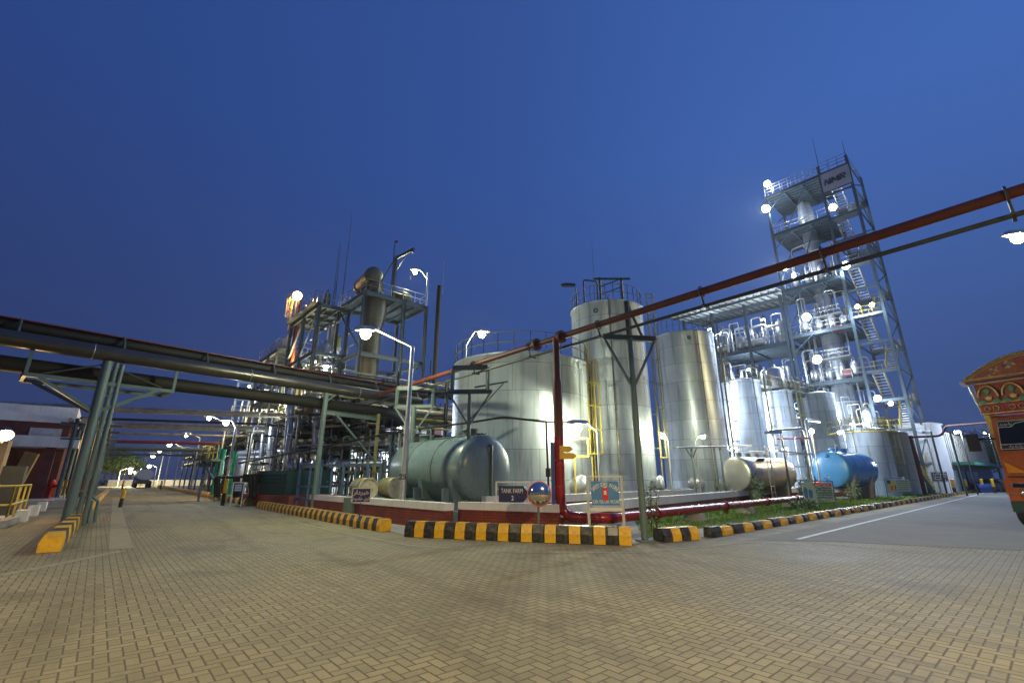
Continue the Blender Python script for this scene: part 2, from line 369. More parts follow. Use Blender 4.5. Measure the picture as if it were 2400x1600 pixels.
# plant floor behind the kerbs
sheet('plant_floor', [B1 + V(.2, .2, 0), A0 + V(0, .25, 0), A2 + V(0, .3, 0), G(1547, 1268) + V(0, .3, 0), KE0 + V(-.2, .3, 0), KE0 + dE * 150 + V(-.4, .4, 0),
      (40, 200), (-140, 200), C0 + (C0 - C1) * 1.2, C0 + V(.3, .3, 0), C1 + V(.3, .3, 0), B0 + V(.3, .3, 0)], 0.0, M['concpad'])
# markings
def strip(name, pts, wd, z, m, **k):
    b = MB(); P = [V(p[0], p[1], 0) for p in pts]
    for a, c in zip(P, P[1:]):
        n = (c - a).normalized().cross(UP) * wd / 2; b.sheet([a - n, a + n, c + n, c - n], z)
    return prop(b.build(name, m), kind='structure', **k)
W0, W1 = G(1870, 1263), G(2100, 1206); dW = (W1 - W0).normalized()
strip('road_line', [W0, W0 + dW * 95], .13, .005, M['line'])
strip('paving_line', [G(-80, 1362), G(150, 1318), G(278, 1291)], .22, 0.0, M['yline'])
strip('paving_line', [G(284, 1285), G(276, 1215), G(272, 1165)], .45, 0.0, M['yline'])
strip('paving_line', [G(690, 1222), G(800, 1247), G(960, 1277), G(1230, 1295), G(1500, 1293), G(1800, 1266)], .12, 0.0, M['yline'])
# grass verge along the right-hand road
gv = [G(1487, 1262) + V(.3, .1, 0), G(1640, 1240) + V(0, .2, 0), KE0 + dE * 8 + V(-1.1, .95, 0), KE0 + dE * 40 + V(-1.3, 1.1, 0), KE0 + dE * 62 + V(-1.3, 1.1, 0),
      KE0 + dE * 58 + V(-9, 8, 0), KE0 + dE * 30 + V(-7, 6.5, 0), G(1480, 1205)]
sheet('lawn', gv, .012, mat('lawn_soil', (.075, .12, .03), .95, 0, .35, 1.2, dirt=(.16, .11, .06), dirtamt=.5, bump=.5))
def in_poly(p, poly):
    r = False; n = len(poly)
    for i in range(n):
        a, b = poly[i], poly[(i + 1) % n]
        if (a[1] > p[1]) != (b[1] > p[1]) and p[0] < (b[0] - a[0]) * (p[1] - a[1]) / (b[1] - a[1]) + a[0]: r = not r
    return r
gb = MB(); cnt = 0
while cnt < 26000:
    u = R_.random() ** 1.7
    q = KE0 + dE * (u * 62 - 3) + V(-.87, .76, 0).normalized() * R_.uniform(.3, 9) ; 
    if not in_poly(q, gv): continue
    if R_.random() < .25 and math.sin(q.x * 1.7) + math.cos(q.y * 2.1) > .6: continue
    h = R_.uniform(.05, .11) * (1 + u * .8); a = R_.uniform(0, 6.28); wv = V(math.cos(a), math.sin(a), 0) * .016 * (1 + 2 * u)
    tip = q + V(R_.uniform(-.05, .05), R_.uniform(-.05, .05), h + .012); q.z = .01
    gb.add([q - wv, q + wv, tip], [(0, 1, 2)]); cnt += 1
prop(gb.build('grass', M['grass']), 'short green grass growing on the verge behind the right kerb', 'grass', kind='stuff')

# ================================================================== KERBS
def ordi(k): return str(k) + ('th' if 10 < k % 100 < 14 else {1: 'st', 2: 'nd', 3: 'rd'}.get(k % 10, 'th'))
def kerb_block(p, d, L, yellow, label, group, hgt=.42, name='kerb_block', m=None, chip=0):
    wk = .7 if hgt < .3 else 1
    n = UP.cross(d).normalized()           # away from the road when d runs left to right
    b = MB(); prof = [(-.2, 0), (-.2, hgt * .52), (-.13, hgt), (.17, hgt), (.2, hgt * .5), (.2, 0)]
    e = .012; pts = []
    vs = [p + n * (x * wk + R_.uniform(-.004, .004)) + UP * max(0, z + (R_.uniform(-.006, .006) if z else 0)) + d * s for s in (e, L - e) for x, z in prof]
    k = len(prof)
    b.add(vs, [tuple(range(k))[::-1], tuple(range(k, 2 * k))] + [(i, (i + 1) % k, k + (i + 1) % k, k + i) for i in range(k)])
    o = b.build(name, m or M['ky' if yellow else 'kb']); prop(o, label, 'kerb block', group); return o
def kerb_run(P, n, first_yellow, lab, group, hgt=.42, gap=0, skew=0):
    Ls = [0]
    for a, b in zip(P, P[1:]): Ls.append(Ls[-1] + (b - a).length)
    T = Ls[-1]; st = T / n
    def pos(s):
        for i in range(len(P) - 1):
            if s <= Ls[i + 1] or i == len(P) - 2: return P[i] + (P[i + 1] - P[i]).normalized() * (s - Ls[i])
    r = []
    for i in range(n):
        a = pos(i * st); b = pos((i + 1) * st); j_ = ordi(i // 2 + 1); d = (b - a).normalized(); y = (i % 2 == 0) == first_yellow
        if skew: d = (d + V(R_.uniform(-skew, skew), R_.uniform(-skew, skew), 0)).normalized()
        r.append(kerb_block(a, d, (b - a).length - gap, y, j_ + ' ' + ('yellow' if y else 'black') + ' kerb block from the left ' + lab, ('yellow' if y else 'black') + ' ' + group, hgt))
    return r
ko = V(0, .2, 0)
ra = kerb_run([A0 + ko, A1 + ko, A2 + ko], 20, False, 'in the joined corner row', 'kerb blocks at the corner')
ra[18]['label'] = 'black kerb block with a white patch, near the right end of the corner row'; del ra[18]['group']
pt = MB(); dA = (A2 - A1).normalized(); p0 = A2 + ko - dA * .58; nA = UP.cross(dA)
pt.add([p0 + nA * (-.206) + UP * .225, p0 + nA * (-.206) + UP * .225 + dA * .24, p0 + nA * (-.136) + UP * .41 + dA * .24, p0 + nA * (-.136) + UP * .41], [(0, 1, 2, 3)])
pt.build('pale_patch', M['conc'], ra[18])  # pale concrete-coloured quad on the sloping face of one black block
kerb_run([B0 + V(.1, .12, 0), B1 + V(-.1, .3, 0)], 52, False, 'in the row beside the left brick wall', 'kerb blocks beside the left wall', .37)
cc0 = C1 + (C0 - C1) * .22
kerb_run([cc0 + V(.15, .15, 0), C1 + V(.15, .15, 0)], 12, True, 'in the row by the green enclosure', 'kerb blocks by the green enclosure')
P = C0 + (C0 - C1) * .6; n = 16
for i in range(n):
    a = P + (cc0 - P) * (i / n); b = P + (cc0 - P) * ((i + .93) / n)
    kerb_block(a + V(.15, .15, 0), (b - a).normalized(), (b - a).length, True, ordi(i + 1) + ' long yellow kerb length from the far end, right side of the left road', 'far yellow kerb lengths', .4)
L0, L1 = G(152, 1291), G(225, 1190); L2 = G(262, 1147)
dl = (L0 - L1).normalized()
kl = kerb_run([L1 + V(-.2, -.2, 0), L0 + V(-.2, -.2, 0)], 22, False, 'in the near row left of the road', 'near kerb blocks left of the road', .38)
for i, o in enumerate(kl):
    if o.data.materials[0] is M['kb']:
        o.data.materials[0] = M['ky'] if i < 8 else M['kb']
        if i < 8: o['label'] = ordi(i // 2 + 1) + ' painted over yellow block from the far end of the near left row'; o['group'] = 'yellow near kerb blocks left of the road'
for i in range(22):
    a = L1 + (L2 - L1) * (i / 22); b = L1 + (L2 - L1) * ((i + .94) / 22)
    y = i % 4 != 2
    kerb_block(b + V(-.2, -.2, 0), (a - b).normalized(), (b - a).length, y, ordi(i + 1) + ' kerb length of the far row left of the left road, ' + ('yellow' if y else 'white') + ' painted', ('yellow' if y else 'white') + ' far left kerb lengths', .36, m=None if y else M['white'])
e4 = kerb_run([G(1547, 1270) + V(0, .15, 0), G(1633, 1263) + V(0, .15, 0)], 4, False, 'in the short row right of the grey post', 'joined kerb blocks by the grey post', .33)
s = 0.35; i = 0
while s < 86:
    y = i % 2 == 1; st = .77 if s < 6 else .84
    d = (dE + V(R_.uniform(-.05, .05), R_.uniform(-.05, .05), 0)).normalized()
    lab = ordi(i // 2 + 1) + ' ' + ('yellow' if y else 'black') + ' spaced kerb block along the right road, counted from the near end'
    kerb_block(KE0 + dE * s + V(-.14, .12, 0), d, .58, y, lab, ('yellow' if y else 'black') + ' spaced kerb blocks of the right road', R_.uniform(.23, .275))
    s += st; i += 1

# ================================================================== LOW WALLS
def low_wall(name, label, P, hts, bm, th=.36, band=.24, white_side=True):
    t = thing(name, label, 'wall', P[0])
    b = MB(); wbnd = MB(); n = len(P)
    for i in range(n - 1):
        a, c = V(P[i][0], P[i][1], 0), V(P[i + 1][0], P[i + 1][1], 0); d = (c - a).normalized(); nn = UP.cross(d); h0, h1 = hts[i], hts[i + 1]
        def sec(lo0, lo1, hi0, hi1, o, mb, e):
            q = [a - d * e - nn * o, c + d * e - nn * o, c + d * e + nn * (th + o), a - d * e + nn * (th + o)]
            lo = [lo0, lo1, lo1, lo0]; hi = [hi0, hi1, hi1, hi0]
            vs = [p + UP * z for p, z in zip(q, lo)] + [p + UP * z for p, z in zip(q, hi)]
            mb.add(vs, [(3, 2, 1, 0), (4, 5, 6, 7), (0, 1, 5, 4), (1, 2, 6, 5), (2, 3, 7, 6), (3, 0, 4, 7)])
        e = (i % 2) * .004
        sec(0, 0, h0 - band, h1 - band, 0, b, e); sec(h0 - band, h1 - band, h0 + e, h1 + e, .012 + e, wbnd, .006 + e)
    b.build('brickwork', bm, t); wbnd.build('coping', M['white'], t); return t
WA0, WA1 = G(722, 1199), V(-2.21, 15.91, 0)
low_wall('brick_wall', 'low dark red brick wall with white coping behind the striped left kerb row', [WA0, WA1], [.84, .84], M['brickA'])
rt = MB(); rt.box(WA0 + V(.5, .9, .42), (.36, 2.6, .83), ER); rt.build('end_return', M['brickA'], [o for o in col.objects if o.name == 'brick_wall'][0])
WB0, WB1 = V(-1.86, 16.75, 0), V(1.44, 15.1, 0)
WB2 = V(5.07, 20.2, 0); WB3 = V(15.6, 32.4, 0); WB4 = V(24.5, 39.2, 0); WB5 = V(44, 57, 0)
low_wall('brick_wall', 'red brick corner wall with white coping behind the round traffic mirror', [WB0, WB1], [.84, .84], M['brickB'])
low_wall('brick_wall', 'long low wall with thick white coping running behind the red ground pipe to the right', [WB1 + V(.16, .1, 0), WB2, WB3, WB4, WB5], [.80, .80, .86, .98, 1.02], M['brickR'], band=.34)
low_wall('dyke_wall', 'white topped inner dyke wall at the foot of the tall silver tanks', [V(-1.0, 18.6, 0), V(1.98, 20.4, 0), V(12.6, 32.2, 0), V(11.2, 34.6, 0)], [.96, .96, .96, .96], M['brickR'], band=.3)

# ================================================================== SIGNS
def text_mesh(body, size, name, m, parent, pos, ex, ey, align='CENTER', ext=.004, bold=0.0, sq=1.0, shear=0.0):
    cu = bpy.data.curves.new(name, 'FONT'); cu.body = body; cu.size = size; cu.align_x = align; cu.align_y = 'CENTER'
    cu.extrude = ext; cu.offset = bold; cu.shear = shear; cu.resolution_u = 3
    ob = bpy.data.objects.new(name, cu); col.objects.link(ob)
    bpy.context.view_layer.update(); dg = bpy.context.evaluated_depsgraph_get()
    me = bpy.data.meshes.new_from_object(ob.evaluated_get(dg)); bpy.data.objects.remove(ob); bpy.data.curves.remove(cu)
    ez = ex.cross(ey); org = ORG[parent.name]
    for v in me.vertices:
        p = V(*pos) + ex * v.co.x * sq + ey * v.co.y + ez * v.co.z; v.co = (p - org) * S
    me.materials.clear(); me.materials.append(m)
    o = bpy.data.objects.new(name, me); col.objects.link(o); o.parent = parent; ORG[o.name] = org
    return o
def face_frame(az):        # a vertical board whose printed side faces back along azimuth az
    n = -dirv(az); ex = UP.cross(n).normalized(); return ex, n
def squiggle(mb, c, ex, wd, hgt, n, seed, r=.012, nz=None):
    rr = random.Random(seed); x = -wd / 2
    while x < wd / 2 - .02:
        L = rr.uniform(.06, .16) * hgt * 4; pts = []
        for k in range(5):
            px = min(wd / 2, x + L * k / 4); pts.append(c + ex * px + UP * (hgt * .35 * math.sin(k * rr.uniform(1.2, 2.2) + seed)) + nz * .006)
        mb.tube(pts, r, 4)
        if rr.random() < .6: mb.box(c + ex * (x + L / 2) + UP * hgt * .5 * rr.choice((-1, 1)) + nz * .006, (r * 2.5, r * 2, r * 2.5), ex)
        x += L + hgt * .25
# tank farm sign, standing on the wall coping
ex, nz = face_frame(-2)
Yt = 16.05
pl, pr_ = at(1163, 1180, Yt), at(1241, 1180, Yt - .25); base = (pl + pr_) / 2; zt = at(1163, 1129, Yt).z; base.z = .84
t = thing('tank_farm_sign', 'navy arrow shaped sign reading TANK FARM 2 in a white frame on the corner wall', 'sign', base)
pl.z = pr_.z = .85; b = MB()
b.bar(pl, V(pl.x, pl.y, zt), .045, .045); b.build('post', M['white'], t)
b = MB(); b.bar(pr_, V(pr_.x, pr_.y, zt), .045, .045); b.build('post', M['white'], t)
b = MB(); b.bar(V(pl.x - .02, pl.y, zt), V(pr_.x + .02, pr_.y, zt), .045, .045); b.build('top_rail', M['white'], t)
exs = (V(pr_.x, pr_.y, 0) - V(pl.x, pl.y, 0)).normalized(); nzs = exs.cross(UP)
hh = zt - .12 - .87; cz = .87 + hh / 2; cL = V(pl.x, pl.y, cz) + exs * .09 + nzs * .01
wS = (pr_ - pl).length
b = MB(); b.prism([(0, -hh / 2), (wS * .74, -hh / 2), (wS * .93, 0), (wS * .74, hh / 2), (0, hh / 2)], cL, exs, UP, .03); b.build('sign_board', M['navy'], t)
b = MB()
for zz in (-.3, .3): b.bar(cL + UP * zz * hh - exs * .02, cL + UP * zz * hh - exs * .08, .03)
b.build('bracket', M['white'], t)
text_mesh('TANK FARM', hh * .40, 'lettering', M['letter'], t, cL + exs * wS * .40 + UP * hh * .18 + nzs * .018, exs, UP, bold=.0, sq=.66)
text_mesh('2', hh * .40, 'lettering', M['letter'], t, cL + exs * wS * .42 - UP * hh * .26 + nzs * .018, exs, UP, bold=.004, sq=.75)
# traffic mirror
Ym = 14.35; mc = at(1264, 1157, Ym); mb_ = V(mc.x, mc.y, 0)
t = thing('traffic_mirror', 'round convex traffic mirror with an orange rim before the corner wall', 'mirror', mb_)
b = MB(); b.tube([mb_ + V(-.03, .06, 0), mc + V(-.03, .06, .1)], .038, 10); b.build('post', M['gsteel'], t)
ax = V(0.05, -1, .02).normalized(); rM = .345
b = MB(); b.lathe([(rM * math.sin(a) , .11 * math.cos(a)) for a in [math.pi / 2 * (1 - i / 14) for i in range(15)]], mc, ax, 48); b.build('mirror_glass', M['mirror'], t)
b = MB(); b.ring(mc, rM, .022, ax, 48); b.lathe([(rM, -.005), (rM * .6, -.06), (.0, -.07)], mc, ax, 32); b.build('rim', mat('orange_rim', (.75, .13, .03), .4), t)
# safety sign
Ys = 13.55; l0, r0 = at(1380, 1200, Ys), at(1461, 1200, Ys - .1); zt = at(1375, 1116, Ys).z
t = thing('safety_sign', 'blue sign reading SAFETY COMES IN CANS in a cream frame behind the kerb', 'sign', V((l0.x + r0.x) / 2, l0.y, 0))
for q in (l0, r0):
    b = MB(); b.bar(V(q.x, q.y, 0), V(q.x, q.y, zt), .055, .055); b.build('post', M['wpost'], t)
exs = (V(r0.x, r0.y, 0) - V(l0.x, l0.y, 0)).normalized(); nzs = exs.cross(UP); zb = at(1375, 1193, Ys).z
b = MB(); b.bar(V(l0.x, l0.y, zt) - exs * .03, V(r0.x, r0.y, zt) + exs * .03, .05, .05); b.build('top_rail', M['wpost'], t)
b = MB(); b.bar(V(l0.x, l0.y, zb) + exs * .03, V(r0.x, r0.y, zb) - exs * .03, .045, .09); b.build('bottom_rail', M['wpost'], t)
wS = (r0 - l0).length * .80; z1 = at(1415, 1127, Ys).z; z0 = at(1415, 1183, Ys).z; hS = z1 - z0
bc = V((l0.x + r0.x) / 2, (l0.y + r0.y) / 2, (z0 + z1) / 2) + nzs * .03
b = MB(); b.box(bc, (wS, .02, hS), exs); b.build('sign_board', M['signblue'], t)
b = MB()
for q in (-.3, .3): b.bar(bc + exs * q * wS + UP * hS / 2, bc + exs * q * wS + UP * (hS / 2 + .12), .02)
b.build('hanger', M['wpost'], t)
msg = 'SAFETY COMES IN CANS'; Rr = wS * .62
for i, ch in enumerate(msg):
    if ch == ' ': continue
    a = math.radians(90 + 46 - 92 * i / (len(msg) - 1)); e1 = exs * math.sin(a) - UP * math.cos(a); e2 = exs * math.cos(a) + UP * math.sin(a)
    text_mesh(ch, hS * .24, 'lettering', M['letter'], t, bc + nzs * .015 + UP * (hS * .36 - Rr) + exs * math.cos(a) * Rr + UP * math.sin(a) * Rr, e1, e2, bold=.001, sq=.58)
text_mesh('I CAN. YOU CAN. WE CAN', hS * .20, 'lettering', M['letter'], t, bc + nzs * .015 - UP * hS * .36, exs, UP, bold=.001, sq=.47)
cp = [(-.09, -.18), (-.07, -.21), (.07, -.21), (.09, -.18), (.09, .15), (.065, .19), (-.065, .19), (-.09, .15)]
b = MB(); b.prism([(x * hS / .75, y * hS / .75) for x, y in cp], bc + nzs * .016 - UP * hS * .02, exs, UP, .012); cn = b.build('can_picture', M['red'], t)
b = MB(); b.prism([(math.cos(k / 8 * 6.283) * .08 * hS, math.sin(k / 8 * 6.283) * .022 * hS) for k in range(8)], bc + nzs * .024 + UP * hS * .245, exs, UP, .006)
b.prism([(math.cos(k / 8 * 6.283) * .06 * hS, math.sin(k / 8 * 6.283) * .055 * hS) for k in range(8)], bc + nzs * .025 + UP * hS * .06, exs, UP, .006)
b.bar(bc + nzs * .026 + exs * -.06 * hS - UP * .06 * hS, bc + nzs * .026 + exs * .06 * hS + UP * .0 * hS, .006, .035 * hS)
b.bar(bc + nzs * .027 + exs * .06 * hS - UP * .06 * hS, bc + nzs * .027 + exs * -.06 * hS + UP * .0 * hS, .006, .035 * hS); b.build('can_emblem', M['letter'], cn)
# warning sign in front of the left wall
Yu = 17.1; c = at(847, 1160, Yu); gx = V(c.x, c.y, 0)
t = thing('warning_sign', 'small navy sign lettered in pink script before the left brick wall', 'sign', gx)
ex, nz = face_frame(-14)
tl, br = at(828, 1143, Yu), at(867, 1176, Yu); wS = (br - tl).length * .77; hS = tl.z - br.z
b = MB(); b.tube([gx, c], .02, 8); b.build('pole', M['bluepost'], t)
b = MB(); b.box(c + nz * .03, (wS, .02, hS), ex); b.build('sign_board', M['navy'], t)
b = MB()
for sx_ in (-1, 1): b.bar(c + nz * .033 + ex * sx_ * wS / 2 - UP * hS / 2, c + nz * .033 + ex * sx_ * wS / 2 + UP * hS / 2, .03, .02)
for sz_ in (-1, 1): b.bar(c + nz * .033 + UP * sz_ * hS / 2 - ex * (wS / 2 - .012), c + nz * .033 + UP * sz_ * hS / 2 + ex * (wS / 2 - .012), .02, .025)
b.build('sign_border', M['white'], t)
text_mesh('\uFEAD\uFE8D\uFEA9\uFEAE\uFE92\uFEA7', hS * .42, 'lettering', M['pinkletter'], t, c + nz * .043 + UP * hS * .20, ex, UP, bold=.004, sq=1.1)
text_mesh('\uFEB5\uFEEE\uFEE3\uFE8E\uFEA7 \u06CC\uFEAE\uFE8E\uFB95', hS * .30, 'lettering', M['pinkletter'], t, c + nz * .043 - UP * hS * .24, ex, UP, bold=.003, sq=.95)
# notice boards on the verge
def board(label, x0, y0, x1, y1, Y0, Y1, paint, dark_post=False):
    a = at(x0, 1130, Y0); c2 = at(x1, 1130, Y1); a.z = c2.z = 0; e = (c2 - a).normalized(); n_ = e.cross(UP)
    t = thing('notice_board', label, 'notice board', (a + c2) / 2)
    zt = at(x0, y0, Y0).z; zb = at(x0, y1, Y0).z; L = (c2 - a).length
    for q in (a, c2):
        b = MB(); b.bar(q, q + UP * (zt + .08), .05); b.build('post', M['gsteel'], t)
    b = MB(); b.bar(a + UP * (zt + .08), c2 + UP * (zt + .08), .04); b.bar(a + UP * (zb - .06), c2 + UP * (zb - .06), .04); b.build('rail', M['gsteel'], t)
    paint(t, a, e, n_, L, zb, zt); return t
def paint1(t, a, e, n_, L, zb, zt):
    h = zt - zb
    b = MB(); b.box(a + e * L * .5 + UP * (zb + h / 2) + n_ * .01, (L * .92, .02, h * .96), e); b.build('sign_board', M['signgreen'], t)
    b = MB(); b.box(a + e * L * .68 + UP * (zt - h * .12) + n_ * .024, (L * .54, .01, h * .17), e); b.build('header', M['red'], t)
    b = MB()
    for k in range(5): squiggle(b, a + e * L * .69 + UP * (zt - h * (.30 + .14 * k)) + n_ * .02, e, L * .48, h * .09, 6, 3 + k, .011, n_)
    b.build('lettering', M['dletter'], t)
    b = MB(); squiggle(b, a + e * L * .68 + UP * (zt - h * .12) + n_ * .03, e, L * .44, h * .1, 6, 31, .011, n_); b.build('lettering', M['letter'], t)
    b = MB()     # two workers in blue overalls, plain shapes
    for px_, hh2 in ((.12, .62), (.27, .5)):
        q = a + e * L * px_ + UP * (zb + h * .1) + n_ * .024
        b.prism([(-.07, 0), (.07, 0), (.1, h * hh2 * .8), (.03, h * hh2), (-.05, h * hh2), (-.09, h * hh2 * .7)], q, e, UP, .008)
    b.build('printed_figures', mat('printed_blue', (.05, .13, .26), .5, 0, .2, 6), t)
def paint2(t, a, e, n_, L, zb, zt):
    h = zt - zb
    b = MB(); b.box(a + e * L * .5 + UP * (zb + h / 2) + n_ * .01, (L * .94, .02, h), e); b.build('sign_board', M['signgreen'], t)
    b = MB(); b.box(a + e * L * .26 + UP * (zb + h * .45) + n_ * .024, (L * .30, .01, h * .8), e); b.build('yellow_panel', M['ysteel'], t)
    b = MB(); b.box(a + e * L * .16 + UP * (zb + h * .78) + n_ * .03, (L * .14, .012, h * .3), e); b.box(a + e * L * .38 + UP * (zb + h * .3) + n_ * .03, (L * .05, .012, h * .4), e); b.build('dark_panel', M['dletter'], t)
    b = MB(); b.box(a + e * L * .24 + UP * (zb + h * .25) + n_ * .034, (L * .07, .012, h * .35), e); b.build('red_panel', M['red'], t)
    b = MB()
    for k in range(5): squiggle(b, a + e * L * .70 + UP * (zt - h * (.15 + .17 * k)) + n_ * .02, e, L * .46, h * .11, 6, 13 + k, .013, n_)
    b.build('lettering', M['dletter'], t)
board('pale green notice board with a red header on the verge before the blue tank', 1876, 1130, 1951, 1170, 25.5, 24.5, paint1)
board('notice board with a yellow panel and dark script, further along the verge', 2074, 1123, 2133, 1150, 41, 40, paint2)
def paint3(t, a, e, n_, L, zb, zt):
    b = MB(); b.box(a + e * L * .5 + UP * (zb + (zt - zb) / 2) + n_ * .01, (L * .94, .02, zt - zb), e); b.build('sign_board', M['dsteel'], t)
    b = MB()
    for k in range(3): squiggle(b, a + e * L * .5 + UP * (zt - (zt - zb) * (.2 + .3 * k)) + n_ * .02, e, L * .8, .2, 6, 23 + k, .02, n_)
    b.build('lettering', M['letter'], t)
board('dark notice board with pale lettering at the foot of the white building', 2187, 1107, 2224, 1127, 52, 51.5, paint3)
# ================================================================== LADDERS, RAILINGS, TANKS
def ladder(parent, p, z0, z1, n, m, cage_from=2.6, wd=.42, step=.36, name='ladder', hoops=True, rcage=.42, hs=1.3):
    """upright ladder at plan point p; n points away from the vessel"""
    n = n.normalized(); sd = UP.cross(n); b = MB(); p = V(p[0], p[1], 0)
    for k in (-1, 1): b.tube([p + sd * k * wd / 2 + UP * z0, p + sd * k * wd / 2 + UP * z1], .034, 6)
    z = z0 + .2
    while z < z1: b.tube([p - sd * wd / 2 + UP * z, p + sd * wd / 2 + UP * z], .014, 5, cap=False); z += step
    z = z0 + 1
    while z < z1: 
        for k in (-1, 1): b.bar(p + sd * k * wd / 2 + UP * z, p + sd * k * wd / 2 + UP * z - n * .3, .03)
        z += 2.2
    o = b.build(name, m, parent)
    if hoops:
        b = MB(); z = z0 + cage_from; zc = []
        while z < z1 + .01: zc.append(z); z += hs
        for z in zc: b.ring(p + UP * z + n * .1, rcage, .03, UP, 20, -110, 110, 5, ref=n)
        for a in (-100, -50, 0, 50, 100):
            q = p + n * .1 + (n * math.cos(math.radians(a)) + sd * math.sin(math.radians(a))) * rcage
            if zc: b.bar(q + UP * (z0 + cage_from), q + UP * zc[-1], .04, .02)
        if zc:
            c = b.build('safety_cage', m, parent)
    return o
def rail_line(parent, P, h, m, name='railing', post=1.2, r=.022, mid=1, closed=False, mb=None, rf=.022):
    b = mb or MB()
    pts = [V(*p) for p in P] + ([V(*P[0])] if closed else [])
    for a, c in zip(pts, pts[1:]):
        L = (c - a).length; n = max(1, round(L / post))
        for i in range(n + 1): q = a + (c - a) * i / n; b.tube([q, q + UP * h], r, 5)
    for k in range(mid + 1):
        z = h * (1 - k * .5) if mid < 2 else h * (1 - k / (mid + 1)); b.tube([p + UP * z for p in pts], rf, 5)
    if mb is None: return b.build(name, m, parent)
def circ(c, R, a0, a1, n, z): return [V(c[0] + R * math.cos(math.radians(a0 + (a1 - a0) * i / n)), c[1] + R * math.sin(math.radians(a0 + (a1 - a0) * i / n)), z) for i in range(n + 1)]
def adir(a): return V(math.cos(math.radians(a)), math.sin(math.radians(a)), 0)
TK = []
def tank(label, c, R, Hh, rail=None, lad=None, rm='olive', base=(.70, .77, .87), downpipe=None, rough=.38, dome=.35, rows=1.3, group=None, cat='tank', cladm=None):
    c = V(c[0], c[1], 0); t = thing('storage_tank', label, cat, c, group)
    cm = cladm or cladding('tank_cladding', R, rows, base, rough)
    b = MB(); b.lathe([(R + .12, .0), (R + .12, .12)], c, UP, 72, False); b.build('foundation', M['conc'], t)
    b = MB(); b.lathe([(R, .1), (R, Hh), (R + .05, Hh), (R + .05, Hh + .1), (R * .96, Hh + .14)], c, UP, 96, True)
    b.build('shell', cm, t)
    b = MB(); b.lathe([(R * .98, Hh + .13), (R * .6, Hh + .13 + dome * .6), (.01, Hh + .13 + dome)], c, UP, 64, True); b.build('roof', M['galv'], t)
    if rail:
        a0, a1 = rail; n = max(8, int((a1 - a0) / 12)); rail_line(t, circ(c, R - .05, a0, a1, n, Hh + .1), 1.15, M['galv' if rm == 'galv' else rm], post=9, mid=1, r=.02)
    if lad is not None:
        for la in (lad if isinstance(lad, (list, tuple)) else [lad]):
            n = adir(la); ladder(t, c + n * (R + .34), .3, Hh + 1.2, n, M[rm])
    if downpipe:
        for a in downpipe:
            b = MB(); n = adir(a); q = c + n * (R + .09)
            b.tube([c + n * (R - .5) + UP * (Hh + .35), q + UP * (Hh + .35), q + UP * .4], .05, 7, .2)
            z = 1
            while z < Hh: b.box(q + UP * z, (.16, .16, .05), n); z += 1.6
            b.build('downpipe', M['bpipe'], t)
    TK.append(t); return t
# Cx for tanks come from bearing and distance measured in plan
tA = tank('widest silver tank behind the green horizontal tank, railing round its roof', (.55, 28), 4.15, 8.15, (-185, 5), None, 'olive', downpipe=[-62], rough=.42)
tB = tank('tallest silver tank behind the yellow ladder, with a lamp arm on its roof', (6.9, 31.4), 2.55, 13.2, (-200, 20), None, 'olive', downpipe=[-98], rough=.40)
tC = tank('second tall silver tank, standing between two caged ladders', (15.1, 38.6), 2.5, 13.4, (-200, 30), None, 'olive', downpipe=[-85], rough=.34)
tD = tank('narrow silver tank third in the row, directly right of the tall pair', (23.2, 45.6), 1.75, 10.9, (-200, 20), None, 'olive', downpipe=[-80], rough=.34)
tE = tank('narrow silver tank fourth in the row with a pipe bridge at its roof', (29.9, 51.4), 1.65, 10.9, (-200, 20), None, 'olive', downpipe=[-80], rough=.34)
tF = tank('brightly lit silver tank at the foot of the steel tower, left of the squat tank', (37.0, 54.8), 1.65, 11.3, None, None, 'ysteel', rough=.36)
tG = tank('squat silver tank with a yellow ringed railing behind the blue tank', (34.9, 46.2), 2.0, 6.1, (-200, 20), None, 'ysteel', rough=.30, downpipe=[-150])
tH = tank('plain pale silo right of the squat tank, below the tower stairs', (40.4, 50.0), 1.75, 6.2, None, None, 'ysteel', rough=.45, base=(.55, .54, .5))
# caged ladders (bearing seen in the photo)
def tlad(t, c, R, a, z1, m, **k): ladder(t, V(c[0], c[1], 0) + adir(a) * (R + .36), .3, z1, adir(a), M[m], **k)
tlad(tA, (.55, 28), 4.15, -30, 9.3, 'ysteel', rcage=.45)
tlad(tB, (6.9, 31.4), 2.55, -22, 14.4, 'olive', hs=1.6)
tlad(tC, (15.1, 38.6), 2.5, -20, 14.6, 'olive', hs=1.6)
tlad(tD, (23.2, 45.6), 1.75, -20, 12, 'olive', hs=1.8)
tlad(tE, (29.9, 51.4), 1.65, -25, 12, 'olive', hs=1.8)
tlad(tG, (34.9, 46.2), 2.0, -25, 7.2, 'olive', hs=1.5)
# yellow walkway round the squat tank
b = MB()
pp = circ((34.9, 46.2), 2.45, -215, 35, 20, 5.95)
for a, q in zip(pp, pp[1:]): b.bar(a, q, .8, .08)
b.build('walkway', M['ysteel'], tG)
rail_line(tG, circ((34.9, 46.2), 2.8, -215, 35, 20, 6.0), 1.1, M['olive'], post=1.2)
